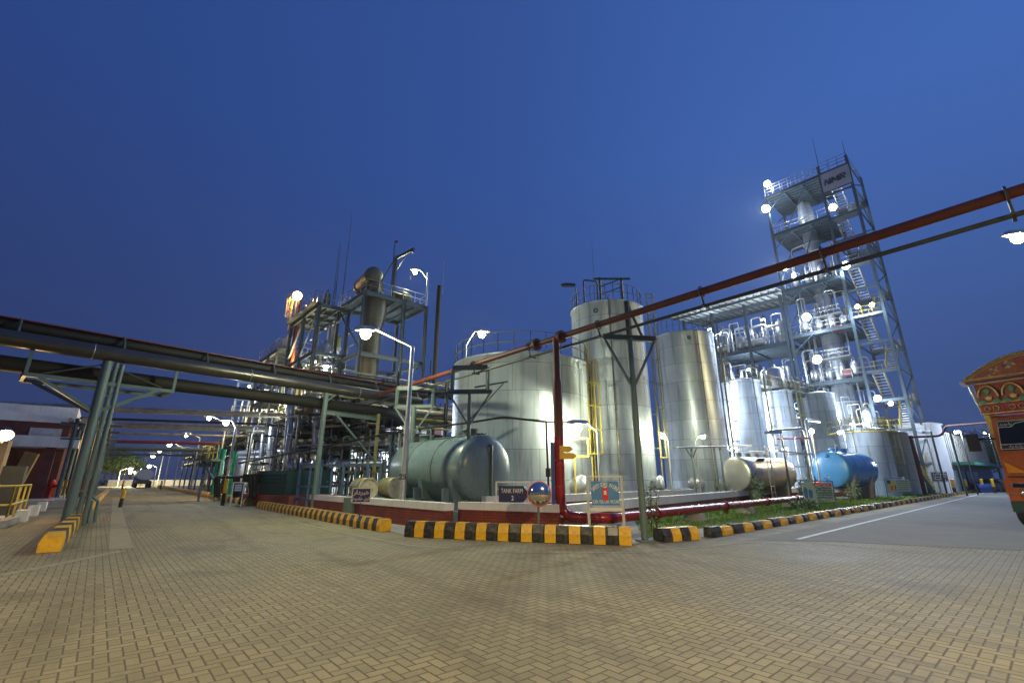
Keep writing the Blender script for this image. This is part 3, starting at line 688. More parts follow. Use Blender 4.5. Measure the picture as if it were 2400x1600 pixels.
# roof gear on tall tanks
b = MB()
for a in (-110, -70): q = V(6.9, 31.4, 13.2) + adir(a) * 2.2; b.bar(q, q + UP * 1.9, .14)
q0 = V(6.9, 31.4, 15) + adir(-110) * 2.2; q1 = V(6.9, 31.4, 15) + adir(-70) * 2.2
b.bar(q0 - (q1 - q0) * .3, q1 + (q1 - q0) * .4, .12); b.bar(q0 - UP * .6, q1 + UP * 0, .07); b.bar(q0 - UP * 1.2, q1 - UP * .6, .06); b.build('roof_frame', M['dsteel'], tB)
b = MB(); q = V(6.9, 31.4, 0) + adir(-150) * 2.0
b.tube([V(q.x, q.y, 13.2), V(q.x, q.y, 15.4), V(q.x + .9, q.y - .4, 15.1), V(q.x + .9, q.y - .4, 13.3)], .06, 8, .2); b.build('vent_pipe', M['dsteel'], tB)
b = MB(); q = V(6.9, 31.4, 13.3) + adir(-140) * 1.2; b.tube([q, q + UP * 5.5], [.03, .006], 5); b.build('lightning_rod', M['dsteel'], tB)
for (c, R, a, z) in (((6.9, 31.4), 2.55, -118, 12.55), ((15.1, 38.6), 2.5, -100, 12.8)):
    n = adir(a); b = MB(); b.lathe([(.16, -.05), (.16, .06), (.10, .07), (.10, 0)], V(c[0], c[1], z) + n * R, n, 14); b.build('nozzle', M['dsteel'], tB if c[0] < 10 else tC)
# manholes and small piping at the foot of tall tanks
for t, c, R, a in ((tB, (6.9, 31.4), 2.55, -40), (tC, (15.1, 38.6), 2.5, -75), (tC, (15.1, 38.6), 2.5, -115), (tG, (34.9, 46.2), 2.0, -40), (tA, (.55, 28), 4.15, -48)):
    n = adir(a); b = MB(); b.lathe([(.5, -.1), (.5, .35), (.58, .36), (.58, .44), (.0, .44)], V(c[0], c[1], 1.25) + n * R, n, 24); b.build('manhole', M['galv'], t)

def hull(c0, c1, R, mb, seg=48, cap=.28):
    d = (c1 - c0); L = d.length; ax = d.normalized(); k = 7
    prof = [(R * math.sin(math.pi / 2 * i / k), -cap * R * math.cos(math.pi / 2 * i / k)) for i in range(k + 1)]
    prof += [(R, L * j / 6) for j in range(1, 7)]
    prof += [(R * math.cos(math.pi / 2 * i / k), L + cap * R * math.sin(math.pi / 2 * i / k)) for i in range(1, k + 1)]
    mb.lathe(prof, c0, ax, seg); return mb
def saddle(c, ax, R, z0, parent, m, h=.3):
    sd = UP.cross(ax).normalized(); poly = [(-R * .82, z0 - c.z)]
    poly += [(R * .82, z0 - c.z), (R * .98, -R * .28)] + [(math.cos(a) * R * 1.0, math.sin(a) * R * 1.0) for a in [math.radians(-20 - 14 * i) for i in range(11)]] + [(-R * .98, -R * .28)]
    b = MB(); b.prism(poly, c, sd, UP, h); b.build('saddle', m, parent)
# green horizontal tank
g0 = V(-1.15, 19.3, 2.0); gd = V(-.66, .751, 0); g1 = g0 + gd * 5.5; Rg = 1.36
t = thing('horizontal_tank', 'large green horizontal tank on saddles behind the low brick wall', 'tank', (g0.x + gd.x * 3.3, g0.y + gd.y * 3.3, 0))
b = MB(); hull(g0, g1, Rg, b, 64, .32); b.build('shell', M['green'], t)
for k in (.5, 2.8, 5.0): saddle(g0 + gd * k, gd, Rg * .99, .25, t, M['green'])
for k in (.3, 2.5, 4.6):
    for s_i in (-1, 1):
        sdv = UP.cross(gd) * s_i; b = MB(); b.bar(g0 + gd * (k + .3) + sdv * Rg * 1.02 - UP * 1.75, g0 + gd * (k + .3) + sdv * Rg * 1.04 - UP * .75, .3, .1, gd)
        b.build('saddle_horn', M['green'], t)
for k in (1.9, 3.9):
    b = MB(); b.ring(g0 + gd * k, Rg + .004, .035, gd, 64); b.build('weld_band', M['gsteel'], t)
b = MB(); b.box(V(-2.9, 21.3, .22), (6.8, 3.2, .44), gd); b.build('plinth', M['green'], t)
b = MB(); b.tube([g0 - gd * (Rg * .3) + UP * .9 - UP.cross(gd) * -.1, g0 - gd * (Rg * .36) + UP * .9, g0 - gd * (Rg * .36) - UP * 1.7], .06, 8, .1); b.build('level_gauge', M['dsteel'], t)
for k in (1.0, 4.6): b = MB(); b.lathe([(.3, 0), (.3, .25), (.37, .25), (.37, .33), (0, .33)], g0 + gd * k + UP * (Rg - .03), UP, 20); b.build('manhole', M['gsteel'], t)
b = MB(); e = UP.cross(gd)
for s_i in (-.35, .35): b.tube([g0 + gd * .4 + UP * (Rg + .1) - e * .3 + e * s_i * .3, g0 + gd * 5.2 + UP * (Rg + .1) - e * .3 + e * s_i * .3], .03, 6)
b.tube([g0 + gd * 4.2 + UP * Rg, g0 + gd * 4.2 + UP * (Rg + .55), g0 + gd * 5.2 + UP * (Rg + .55), g0 + gd * 5.2 + UP * Rg], .035, 6, .15)
b.build('top_piping', M['gsteel'], t)
# stainless horizontal tank with end cladding
def htank(label, c0, d, L, R, m, mm, z0, extras):
    t = thing('horizontal_tank', label, 'tank', (c0.x + d.x * L / 2, c0.y + d.y * L / 2, 0)); c1 = c0 + d * L
    b = MB(); hull(c0, c1, R, b, 64, .12); b.build('shell', m, t)
    for k in (.18, .8): saddle(c0 + d * L * k, d, R * .99, .1, t, M[mm])
    extras(t, c0, c1, d, L, R); return t
def ex_inox(t, c0, c1, d, L, R):
    for k in (.25, .5, .75): b = MB(); b.ring(c0 + d * L * k, R + .003, .018, d, 56); b.build('band', M['galv'], t)
    b = MB()
    for k in (.1, .3, .5, .7): b.lathe([(.16, 0), (.16, .2), (.2, .2), (.2, .28), (0, .28)], c0 + d * L * k + UP * (R - .02), UP, 14)
    b.tube([c0 + d * .3 + UP * (R + .4), c0 + d * L * .8 + UP * (R + .4)], .04, 7); b.build('top_fittings', M['galv'], t)
    e = UP.cross(d); q = c0 + d * L * .33 - e * (R + .25); ladder(t, q, .2, c0.z + R + .7, -e, M['galv'], hoops=False, wd=.4)
    b = MB(); q = c0 + d * L * .3; b.box(q - e * R * .72 + UP * R * .72, (.9, .02, .5), d, None, (UP - e).normalized()); b.build('blue_plate', M['navy'], t)
htank('stainless steel horizontal tank with a ladder in front of the tall silver tanks', V(15.4, 32.6, 1.98), V(.87, .49, 0), 5.2, 1.12, M['inox'], 'conc', .2, ex_inox)
def ex_blue(t, c0, c1, d, L, R):
    for k in (.25, .55): b = MB(); b.lathe([(.3, 0), (.3, .25), (.36, .25), (.36, .33), (0, .33)], c0 + d * L * k + UP * (R - .03), UP, 18); b.build('manhole', M['bluetank'], t)
    for k in (.33, .66): b = MB(); b.ring(c0 + d * L * k, R + .003, .02, d, 56); b.build('weld_band', M['bluetank'], t)
    e = UP.cross(d)
    rail_line(t, [c0 + d * .6 + UP * R - e * .4, c0 + d * L * .55 + UP * R - e * .4], .9, M['galv'], post=1.4)
    b = MB(); b.lathe([(.14, 0), (.14, .1), (0, .1)], c0 - d * (R * .1) + UP * R * .75, -d, 12); b.build('nozzle', M['bluetank'], t)
htank('sky blue horizontal tank with a rounded end before the squat silver tank', V(25.9, 38.6, 2.35), V(.87, .49, 0), 4.6, 1.42, M['bluetank'], 'conc', .3, ex_blue)
# drums
dr = thing('drum', 'cream lidded oil drum lying right of the warning sign, rust spots on its lid', 'drum', (0, 0, 0), 'oil drums lying behind the left wall')
b = MB(); dd = V(.62, -.78, 0)
b.lathe([(0, -.6), (.42, -.6), (.42, -.22), (.435, -.2), (.42, -.18), (.42, .18), (.435, .2), (.42, .22), (.42, .6), (.40, .6)], V(0, 0, .43), dd, 28); b.build('body', M['drum'], dr)
b = MB(); b.lathe([(.44, .58), (.44, .61), (.40, .61), (.40, .59), (0, .59)], V(0, 0, .43), dd, 28, False); b.build('lid', M['drumlid'], dr)
p1 = at(917, 1142, 20.6); dr.location = V(p1.x, 20.6, p1.z - .43) * S
p2 = at(852, 1143, 20.9); clone(dr, (p2.x, 20.9, p2.z - .43), 'cream lidded oil drum lying just behind the warning sign board')
b = MB(); b.box(V((p1.x + p2.x) / 2 + .35, 20.9, (p1.z - .43) / 2), (3.6, 1.4, p1.z - .44), V(.86, -.5, 0)); 
prop(b.build('drum_stand', M['gsteel']), 'low grey green steel stand carrying the two lying drums', 'stand')

# ================================================================== OVERHEAD RED PIPE AND ITS POSTS
PD = V(.64, -.768, 0); PR = V(1.54, 15.3, 0)
def pipe_at(t, z): return PR + PD * t + UP * z
t = thing('overhead_pipe', 'long rust red overhead pipe high above the corner, a thin dark pipe slung below', 'pipe', PR)
b = MB(); b.tube([pipe_at(-16.5, 6.32), pipe_at(14, 6.32)], .102, 16); b.build('main_pipe', M['redpipe'], t)
b = MB(); off = V(.768, .64, 0) * .22
b.tube([pipe_at(-16.5, 6.0) + off, pipe_at(14, 6.0) + off], .05, 8); b.build('small_pipe', M['dsteel'], t)
for k in (-12, -9, -5, -1.4, 1.9, 5.4, 8.2, 11):
    b = MB(); q = pipe_at(k, 6.32); b.ring(q, .14, .022, PD, 20)
    b.bar(q - UP * .14, q - UP * .36 + off * .3, .04); b.bar(q - UP * .38 - off * .2, q - UP * .38 + off * 1.5, .05); b.build('pipe_clamp', M['dsteel'], t)
for k in (.25, -1.0):
    b = MB(); b.lathe([(.125, -.06), (.22, -.06), (.22, .06), (.125, .06)], pipe_at(k, 6.32), PD, 20, False); b.build('flange', M['redpipe'], t)
b = MB(); b.tube([pipe_at(0, 6.32), pipe_at(0, 4.9)], .12, 14); b.tube([pipe_at(0, 4.95), pipe_at(0, 4.7)], [.12, .155], 14); b.tube([pipe_at(0, 4.7), pipe_at(0, 2.9)], .155, 14); b.build('riser', M['redpipe'], t)
# ground fire main
t = thing('ground_pipe', 'glossy red fire main rising at the corner and running low beside the long wall', 'pipe', PR)
gp = [pipe_at(0, 2.9), V(1.54, 15.3, .45), G(1430, 1214, .45), G(1900, 1164, .45), G(2095, 1146, .5)]
b = MB(); b.tube(gp, .158, 16, .55); b.build('pipe_run', M['redgloss'], t)
b = MB()
q = gp[1] + V(-.22, .0, 0); b.bar(V(q.x, q.y, 0), V(q.x, q.y, 2.75), .12, .06, V(0, 1, 0)); b.build('support_strip', M['bluepost'], t)
for f in (.12, .38, .62, .85):
    q = gp[2] + (gp[3] - gp[2]) * f; d = (gp[3] - gp[2]).normalized(); b = MB(); b.lathe([(.16, -.04), (.21, -.04), (.21, .04), (.16, .04)], q, d, 18, False); b.build('coupling', M['redgloss'], t)
for i, (y, flip) in enumerate(((1052, 0), (1068, 0))):
    q = at(1322, y, 15.15); L = .32 + .12 * i
    poly = [(-.12, -.1), (L - .12, -.1), (L, 0), (L - .12, .1), (-.12, .1)]
    b = MB(); b.prism(poly, V(q.x - .03, 15.1, q.z), V(1, 0, 0), UP, .02); o = b.build('arrow_sign', M['ky'])
    prop(o, 'yellow arrow shaped plate on the red riser, ' + ('upper and shorter one' if i == 0 else 'lower and longer one'), 'sign', 'yellow arrow plates on the riser')
for i, (x, y, s0) in enumerate(((1416, 1243, .5), (1611, 1217, .46), (1745, 1203, .5), (1846, 1188, .5), (1968, 1171, .55), (2022, 1163, .6), (2066, 1159, .6))):
    q = G(x, y); 
    f = (gp[2] + (gp[3] - gp[2]) * max(0, min(1, (q.x - gp[2].x) / (gp[3].x - gp[2].x)))) if i < 5 else q
    if i == 0: f = gp[2]
    d = (gp[3] - gp[2]).normalized(); e = UP.cross(d)
    b = MB(); base = V(f.x, f.y, 0)
    vs = []
    for z, a, w2 in ((0, .36, .26), (.3, .30, .22)):
        vs += [base + d * w2 * i_ + e * a * j_ + UP * z for i_, j_ in ((-1, -1), (1, -1), (1, 1), (-1, 1))]
    b.add(vs, [(3, 2, 1, 0), (4, 5, 6, 7), (0, 1, 5, 4), (1, 2, 6, 5), (2, 3, 7, 6), (3, 0, 4, 7)])
    prop(b.build('pipe_block', M['conc']), 'pale concrete block carrying the red ground pipe, ' + ('at the safety sign', 'first right of the grey post', 'second right of the grey post', 'left of the green notice board', 'below the left end of the blue tank', 'below the right end of the blue tank', 'at the far end of the pipe')[i], 'concrete block', 'concrete blocks under the red pipe')
# hydrant
q = G(1969, 1163) ; b = MB(); b.lathe([(.16, 0), (.16, .08), (.09, .1), (.09, .6), (.15, .62), (.15, .8), (.06, .95), (0, .97)], V(gp[3].x + 1.3, gp[3].y + .9, .5), UP, 14)
prop(b.build('hydrant', M['red']), 'small red hydrant on the pipe before the blue tank', 'hydrant')

def v_post(name, label, base, ztop, ax, spread, r=.09, m='gsteel', box=False, zv=None, cross=True):
    """pipe post with V arms carrying a cross beam"""
    t = thing(name, label, 'pipe post', base); base = V(base[0], base[1], 0)
    b = MB(); b.tube([base, base + UP * ztop], r, 14); b.build('post', M[m], t)
    zv = zv or ztop - 1.5
    b = MB(); b.hbeam(base + ax * -spread + UP * ztop, base + ax * spread + UP * ztop, .14, .16); b.build('cross_beam', M[m], t)
    for k in (-1, 1):
        b = MB(); b.bar(base + UP * zv, base + ax * spread * .92 * k + UP * (ztop - .08), .07, .07); b.build('strut', M[m], t)
    b = MB(); b.box(base + UP * .02, (.4, .4, .04), ax); b.build('base_plate', M[m], t)
    return t
axp = V(.768, .64, 0)
pb = G(1512, 1268)
tp = v_post('pipe_post', 'tall grey round post with V arms under the overhead red pipe, between the kerb rows', (pb.x, pb.y, 0), 5.7, (axp + V(.2, -.5, 0)).normalized(), .85, .095, zv=4.15)
b = MB(); q = V(pb.x, pb.y, 0); b.bar(q + UP * 5.8, q + UP * 6.9, .12); b.bar(q + UP * 6.85 + axp * .0, q + axp * .75 + UP * 5.8, .06); b.build('top_bracket', M['dsteel'], tp)
b1 = V(-1.78, 19.0, 0)
tp = v_post('pipe_post', 'grey post with V arms and a box frame in front of the green tank', b1, 5.1, V(-.95, .1, 0).normalized(), .95, .075, zv=3.7)
def boxframe(t, c, ax, wd, z0, z1, m='gsteel', two=.0):
    b = MB()
    for k in (-1, 1): b.bar(c + ax * wd * k + UP * z0, c + ax * wd * k + UP * z1, .12)
    b.bar(c - ax * wd + UP * z1, c + ax * wd + UP * z1, .12, .2); b.bar(c - ax * wd + UP * z0, c + ax * wd + UP * z0, .1, .12); b.build('box_frame', M[m], t)
boxframe(tp, b1, V(-.95, .1, 0).normalized(), .75, 5.15, 6.15)
b = MB(); b.bar(b1 + UP * 5.3 + V(.2, 0, 0), b1 + UP * 5.5 + V(1.6, -.2, 0), .06); b.bar(b1 + UP * 3.9, b1 + UP * 5.5 + V(1.5, -.2, 0), .05); b.build('bracket_arm', M['gsteel'], tp)
b2 = V(-5.0, 23.3, 0)
tp = v_post('pipe_post', 'pale grey green post with V arms and a box frame behind the numbered lamp post', b2, 5.15, V(-.95, .1, 0).normalized(), 1.05, .13, zv=3.7)
boxframe(tp, b2, V(-.95, .1, 0).normalized(), .95, 5.15, 6.1)
# thin dark pipe run along the front of the widest tank
b = MB()
rp = [at(560, 1085, 30), at(940, 1010, 23.4), at(1100, 990, 23.0), at(1180, 977, 23.2), at(1280, 988, 22.8), at(1360, 991, 24)]
b.tube(rp, .055, 8, .3); q = at(1280, 988, 22.8); b.tube([q, V(q.x + .05, q.y, 1.0)], .05, 8)
b.lathe([(.13, -.2), (.13, .2)], V(q.x + .05, q.y, 1.9), UP, 10); b.lathe([(.2, 0), (.2, .06)], V(q.x + .35, q.y - .1, 1.5), UP, 12)
prop(b.build('service_pipe', M['dpipe']), 'thin dark pipe with a kink running in front of the widest silver tank', 'pipe')
# yellow gate frame on the widest tank's ladder foot
t = thing('gate_frame', 'bright yellow access gate beside the lamp and the yellow ladder', 'gate', at(1362, 1050, 24.2) * 1)
b = MB(); pA, pB_ = at(1345, 1027, 24.2), at(1380, 1069, 24.2); b.bar(V(pA.x, 24.2, pA.z), V(pB_.x, 24.2, pA.z), .08); b.bar(V(pA.x, 24.2, pB_.z), V(pB_.x, 24.2, pB_.z), .08); b.bar(V(pB_.x, 24.2, pA.z), V(pB_.x, 24.2, pB_.z), .08); b.build('frame', M['ysteel'], t)
b = MB(); b.bar(V(pA.x, 24.2, pB_.z), V(pA.x, 24.2, 0), .06); b.build('post', M['ysteel'], t)

# ================================================================== PIPE BRIDGE OVER THE LEFT ROAD
PL = G(152, 1232); PM = G(732, 1200); BD = (PM - PL).normalized(); BN = UP.cross(BD)   # BN away from the camera side
t = thing('pipe_bridge', 'big dark pipe bridge of three large pipes spanning high over the left road', 'pipe bridge', (PL + PM) / 2)
def bpt(s, z, o=0): return PL + BD * s + UP * (z - .38 * min(1, max(0, (z - 1) / 5))) + BN * o
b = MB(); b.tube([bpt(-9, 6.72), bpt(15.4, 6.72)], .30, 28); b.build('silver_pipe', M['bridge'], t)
b = MB(); b.tube([bpt(-9, 7.36, .75), bpt(16.5, 7.36, .75)], .2, 20); b.build('upper_pipe', M['dpipe'], t)
b = MB(); b.bar(bpt(-9, 7.58, .75), bpt(16.5, 7.58, .75), .5, .04); b.bar(bpt(-9, 6.98, .72), bpt(16, 6.98, .72), .9, .12); b.build('red_edge_tray', M['dkred'], t)
b = MB(); b.tube([bpt(-9, 6.0, 1.05), bpt(14, 6.0, 1.05), bpt(16, 5.7, 2.2), bpt(17, 5.7, 6)], .29, 24, .8); b.build('lower_pipe', M['dpipe'], t)
for k in range(-3, 6): b = MB(); b.tube([bpt(k * 3 + .4, 6.98, .1), bpt(k * 3 + .4, 7.56, .5)], .05, 6); b.build('pipe_shoe', M['dsteel'], t)
b = MB()
for k in (-6.2, -.5, 5.2, 11): b.ring(bpt(k, 6.72), .305, .012, BD, 28)
b.build('joint_band', M['galv'], t)
def bridge_post(label, base, s, legs):
    t = thing('bridge_post', label, 'pipe post', base)
    ztop = 6.04
    for k, (o, r, sh) in enumerate(legs):
        b = MB(); q = base + BN * o + BD * sh; b.tube([V(q.x, q.y, 0), V(q.x, q.y, ztop - .02 * k)], r, 14); b.build('leg', M['gsteel'], t)
    return t
tL = bridge_post('thick grey green triple post with splayed arms holding the pipe bridge left of the road', PL, 0, [(0, .16, 0), (.05, .085, .29), (.0, .075, .47)])
for z in (1.2, 3.6, 5.0): b = MB(); b.bar(bpt(0, z, 0), bpt(.47, z, 0), .06); b.build('tie', M['gsteel'], tL)
b = MB()
for z0, z1, a, o in ((1.0, .05, .33, .1), (1.0, .05, .52, .2)): b.tube([bpt(a, z0, 0), bpt(a + .25, z0 - .2, o), bpt(a + .3, z1, o)], .05, 8)
b.build('foot_pipe', M['gsteel'], tL)
for k in (-1, 1):
    for o in (0, 1.5):
        b = MB(); b.bar(bpt(.1 * k, 4.35, o * .3), bpt(1.75 * k, 5.45, o), .12, .12); b.build('arm_brace', M['gsteel'], tL)
b = MB()
for o in (0, 1.6): b.bar(bpt(-2.1, 5.5, o), bpt(2.3, 5.5, o), .11, .14)
for k in (-2.1, 2.3):
    b.bar(bpt(k, 5.5, 0), bpt(k, 5.5, 1.6), .1); b.bar(bpt(k, 5.5, 0), bpt(k, 6.4, 0), .1); b.bar(bpt(k, 5.5, 1.6), bpt(k, 6.4, 1.6), .1)
b.build('hanger_frame', M['gsteel'], tL)
b = MB(); b.tube([bpt(0, 6.3), bpt(-1.7, 5.6)], .035, 6); b.tube([bpt(0, 6.3), bpt(1.9, 5.6)], .035, 6); b.build('tie_rod', M['dsteel'], tL)
s1 = (PM - PL).length
tM = bridge_post('grey green post with a long diagonal brace holding the pipe bridge right of the road', PM, s1, [(0, .13, 0)])
b = MB(); b.hbeam(bpt(s1, 5.35), bpt(s1 + 3.6, 5.35, .3), .16, .24); b.build('cross_beam', M['gsteel'], tM)
b = MB(); b.bar(bpt(s1 + .7, 5.25), bpt(s1 + 3.5, 2.7, .2), .1); b.bar(bpt(s1, 5.9), bpt(s1 + .6, 6.5), .08); b.build('brace', M['gsteel'], tM)
b = MB(); q = bpt(s1 + 3.5, 0, .2); b.bar(V(q.x, q.y, .0), V(q.x, q.y, 5.3), .14); b.build('leg', M['olive'], tM)
# ================================================================== STEEL TOWER
C0 = V(45.2, 52, 0)
def tw(t, d, z): return C0 + EL * t + ER * d + UP * z
T = thing('steel_tower', 'tall blue grey steel tower with open decks and zigzag stairs', 'tower', C0)
LV = [6.8, 13.6, 20.4, 27.2, 36.0, 42.4]; TX = (0, 3.3, 10.4); DD = 7.3
for a in TX:
    for d in (0, DD):
        b = MB(); b.hbeam(tw(a, d, 0), tw(a, d, 43.6 if a < 5 else 42.4), .30, .30); b.build('column', M['bsteel'], T)
deckm = mat('steel_deck', (.10, .12, .135), .6, .2, .2, 2)
for z in LV:
    b = MB()
    for d in (0, DD): b.hbeam(tw(3.3, d, z - .25), tw(10.4, d, z - .25), .2, .45)
    for a in (3.3, 5.7, 8.0, 10.4): b.hbeam(tw(a, 0, z - .25), tw(a, DD, z - .25), .18, .4)
    for k in range(1, 9): b.bar(tw(3.3, DD * k / 9, z - .22), tw(10.4, DD * k / 9, z - .22), .1, .2)
    b.build('floor_beams', M['bsteel'], T)
    b = MB(); b.box(tw(6.85, DD / 2, z + .02), (7.1, DD, .05), EL); b.build('deck', deckm, T)
    rail_line(T, [tw(3.4, .05, z), tw(10.35, .05, z), tw(10.35, DD, z)], 1.15, M['galv'], post=1.2, r=.03, rf=.028)
for z0, z1 in zip([0] + LV[:-1], LV):
    b = MB()
    b.bar(tw(10.4, 0, z0 + 1.2), tw(10.4, DD, z1 - .4), .12); 
    b.bar(tw(10.3, 0, z1 - 2.4), tw(7.8, 0, z1 - .3), .12)
    if z1 > 25: b.bar(tw(8.2, 0, z0 + .4), tw(5.0, 0, z1 - .4), .14)
    b.build('brace', M['bsteel'], T)
# stair bay
nz_ = 12; hz = 42.4 / nz_
for k in range(nz_ + 1):
    z = k * hz
    if k == 0: continue
    d0, d1 = (0, 1.9) if k % 2 == 0 else (DD - 1.9, DD)
    b = MB(); b.box(tw(1.65, (d0 + d1) / 2, z), (3.1, d1 - d0, .1), EL); b.bar(tw(0, d0 if k % 2 == 0 else d1, z - .1), tw(3.3, d0 if k % 2 == 0 else d1, z - .1), .14, .28)
    b.build('landing', deckm, T)
    b = MB()
    for a in (0, 3.3): b.bar(tw(a, 0, z - .12), tw(a, DD, z - .12), .13, .24)
    b.bar(tw(0, 0, z - .12), tw(3.3, 0, z - .12), .13, .3)
    if k % 2: b.bar(tw(0, 0, z + .1), tw(0, DD, z + hz - .2), .12, .14)
    else: b.bar(tw(0, DD, z + .1), tw(0, 0, z + hz - .2), .12, .14) if k < nz_ else None
    b.build('stair_frame', M['bsteel'], T)
    rail_line(T, [tw(.1, d0, z), tw(.1, d1, z), tw(3.2, d1, z)] if k % 2 else [tw(.1, d1, z), tw(.1, d0, z), tw(3.2, d0, z)], 1.1, M['ysteel' if k < 8 else 'galv'], post=1.0, r=.025, rf=.025)
for k in range(nz_):
    z0, z1 = k * hz, (k + 1) * hz; up = k % 2 == 0
    a0, a1 = (.35, 1.4) if up else (1.8, 2.9)
    y0, y1 = (1.9, DD - 1.9) if up else (DD - 1.9, 1.9)
    b = MB()
    for a in (a0, a1): b.bar(tw(a, y0, z0 + .1), tw(a, y1, z1 - .05), .06, .24)
    for i in range(11): f = (i + .5) / 11; b.box(tw((a0 + a1) / 2, y0 + (y1 - y0) * f, z0 + (z1 - z0) * f + .05), (a1 - a0, .28, .05), EL)
    b.build('stair_flight', M['galv'], T)
    b = MB()
    for a in (a0, a1):
        for hh in (.55, 1.05): b.tube([tw(a, y0, z0 + hh), tw(a, y1, z1 + hh)], .028, 5)
        for i in range(5): f = i / 4; b.tube([tw(a, y0 + (y1 - y0) * f, z0 + (z1 - z0) * f), tw(a, y0 + (y1 - y0) * f, z0 + (z1 - z0) * f + 1.05)], .025, 5)
    b.build('handrail', M['ysteel' if k < 8 else 'galv'], T)
b = MB()
for hh in (.5, 1.0, 1.5): b.tube([tw(0, DD, 42.5 + hh), tw(0, 0, 42.5 + hh), tw(10.4, 0, 42.5 + hh)], .03, 5)
for i in range(11): b.tube([tw(10.4 * i / 10, 0, 42.4), tw(10.4 * i / 10, 0, 43.95)], .03, 5)
for i in range(7): b.tube([tw(0, DD * i / 6, 42.4), tw(0, DD * i / 6, 43.95)], .03, 5)
b.build('roof_railing', M['galv'], T)
b = MB(); b.tube([tw(3.2, .2, 42.4), tw(3.2, .2, 48.5)], [.06, .015], 6); b.tube([tw(0, 0, 43.5), tw(0, 0, 46)], [.05, .015], 6); b.build('lightning_rod', M['dsteel'], T)
# name board
nb = tw(1.6, -.12, 40.7)
sg = prop(thing('name_board', 'white name board with dark lettering on the top corner of the steel tower', 'sign', tw(1.6, -.12, 38.6)), None)
eX = -EL; eN = eX.cross(UP)
b = MB(); b.box(nb, (3.35, .08, 2.9), eX); b.build('sign_board', mat('grey_board_face', (.40, .40, .45), .6, 0, .08, 1), sg)
b = MB()
for sgn in (-1, 1): b.bar(nb + eX * sgn * 1.70 - UP * 1.5, nb + eX * sgn * 1.70 + UP * 1.5, .1, .12); b.bar(nb + UP * sgn * 1.47 - eX * 1.64, nb + UP * sgn * 1.47 + eX * 1.64, .12, .1)
b.build('sign_frame', M['dsteel'], sg)
gl = {'N': [(0, 0, 0, 1), (0, 1, .55, 0), (.55, 0, .55, 1)], 'I': [(0, 0, 0, .78), (0, .92, 0, 1.08)], 'M': [(0, 0, 0, 1), (0, 1, .36, .25), (.36, .25, .72, 1), (.72, 0, .72, 1)],
      'R': [(0, 0, 0, 1), (0, .93, .42, .93), (.42, .93, .5, .8), (.5, .8, .42, .5), (.42, .5, 0, .5), (.22, .5, .5, 0)]}
xc = -1.30
for ch, adv in (('N', .77), ('I', .24), ('M', .94), ('I', .24), ('R', .7)):
    b = MB()
    for k, (x0, y0, x1, y1) in enumerate(gl[ch]):
        f_ = lambda x, y: nb + eN * (.06 + .002 * k) + eX * (xc + x * .85 + y * .16) + UP * (-.45 + y * .85)
        b.bar(f_(x0, y0), f_(x1, y1), .19, .03, eN)
    b.build('lettering', M['dletter'], sg); xc += adv * .85
# distillation column inside the tower
VC = V(43.4, 59.2, 0)
vt = thing('distillation_column', 'tall silver distillation column rising inside the steel tower', 'vessel', VC)
cm = cladding('column_cladding', 1.3, 1.6, (.45, .48, .52), .34)
b = MB(); b.lathe([(1.25, 0), (1.25, 22), (.95, 23.2), (.95, 39.6), (.8, 40.6), (.3, 41.2), (0, 41.3)], VC, UP, 48); b.build('shell', cm, vt)
for z in (5, 11, 15.5, 18, 26, 30, 34, 38):
    b = MB(); r = 1.3 if z < 22 else 1.0; b.lathe([(r, 0), (r + .12, 0), (r + .12, .14), (r, .14)], VC + UP * z, UP, 40, False); b.build('flange_ring', M['galv'], vt)
for z in (16.6, 22.4):
    b = MB(); b.box(VC + UP * z - ER * 1.6, (4.4, 2.6, .08), EL); b.build('access_platform', M['galv'], vt)
    rail_line(vt, [VC + UP * z - ER * 2.9 + EL * k for k in (-2.2, 2.2)], 1.1, M['galv'], post=.7, r=.035, rf=.03)
    b = MB(); q = VC + UP * (z - 2.2) - ER * 3.0 - EL * 1.5; b.box(q, (.95, .06, .95), EL)
    prop(b.build('red_board', M['dkred']), 'square dark red board hung on the tower front, ' + ('lower one' if z < 20 else 'upper one'), 'board', 'red boards on the tower')
b = MB()
for a, r in ((1.9, .16), (-1.8, .12), (2.6, .1)):
    q = VC + EL * a - ER * .6; b.tube([V(q.x, q.y, 1), V(q.x, q.y, 34 if a > 2 else 24), V(VC.x, VC.y, 34.5 if a > 2 else 24.5)], r, 10, .5)
b.build('side_pipe', M['silver'], vt)
# process vessels and pipes on the tower floors
rr = random.Random(5)
def vessel(name, label, cat, c, R, h, m, group=None, horizontal=None, L=2):
    t = thing(name, label, cat, c, group); c = V(*c)
    if horizontal is not None:
        b = MB(); hull(c + UP * (R + .4) - horizontal * L / 2, c + UP * (R + .4) + horizontal * L / 2, R, b, 28, .45); b.build('shell', m, t)
        for k in (-.3, .3): b = MB(); b.box(c + horizontal * L * k + UP * .25, (.15, R * 1.4, .5), horizontal); b.build('saddle', M['bsteel'], t)
    else:
        b = MB(); b.lathe([(0, .3), (R * .7, .4), (R, .7), (R, h - .5), (R * .75, h - .15), (R * .2, h), (R * .2, h + .3), (0, h + .3)], c, UP, 32); b.build('shell', m, t)
        for k in range(3): b = MB(); q = c + adir(k * 120) * R * .8; b.bar(q, q + UP * .8, .1); b.build('leg', M['bsteel'], t)
    return t
k_ = 0
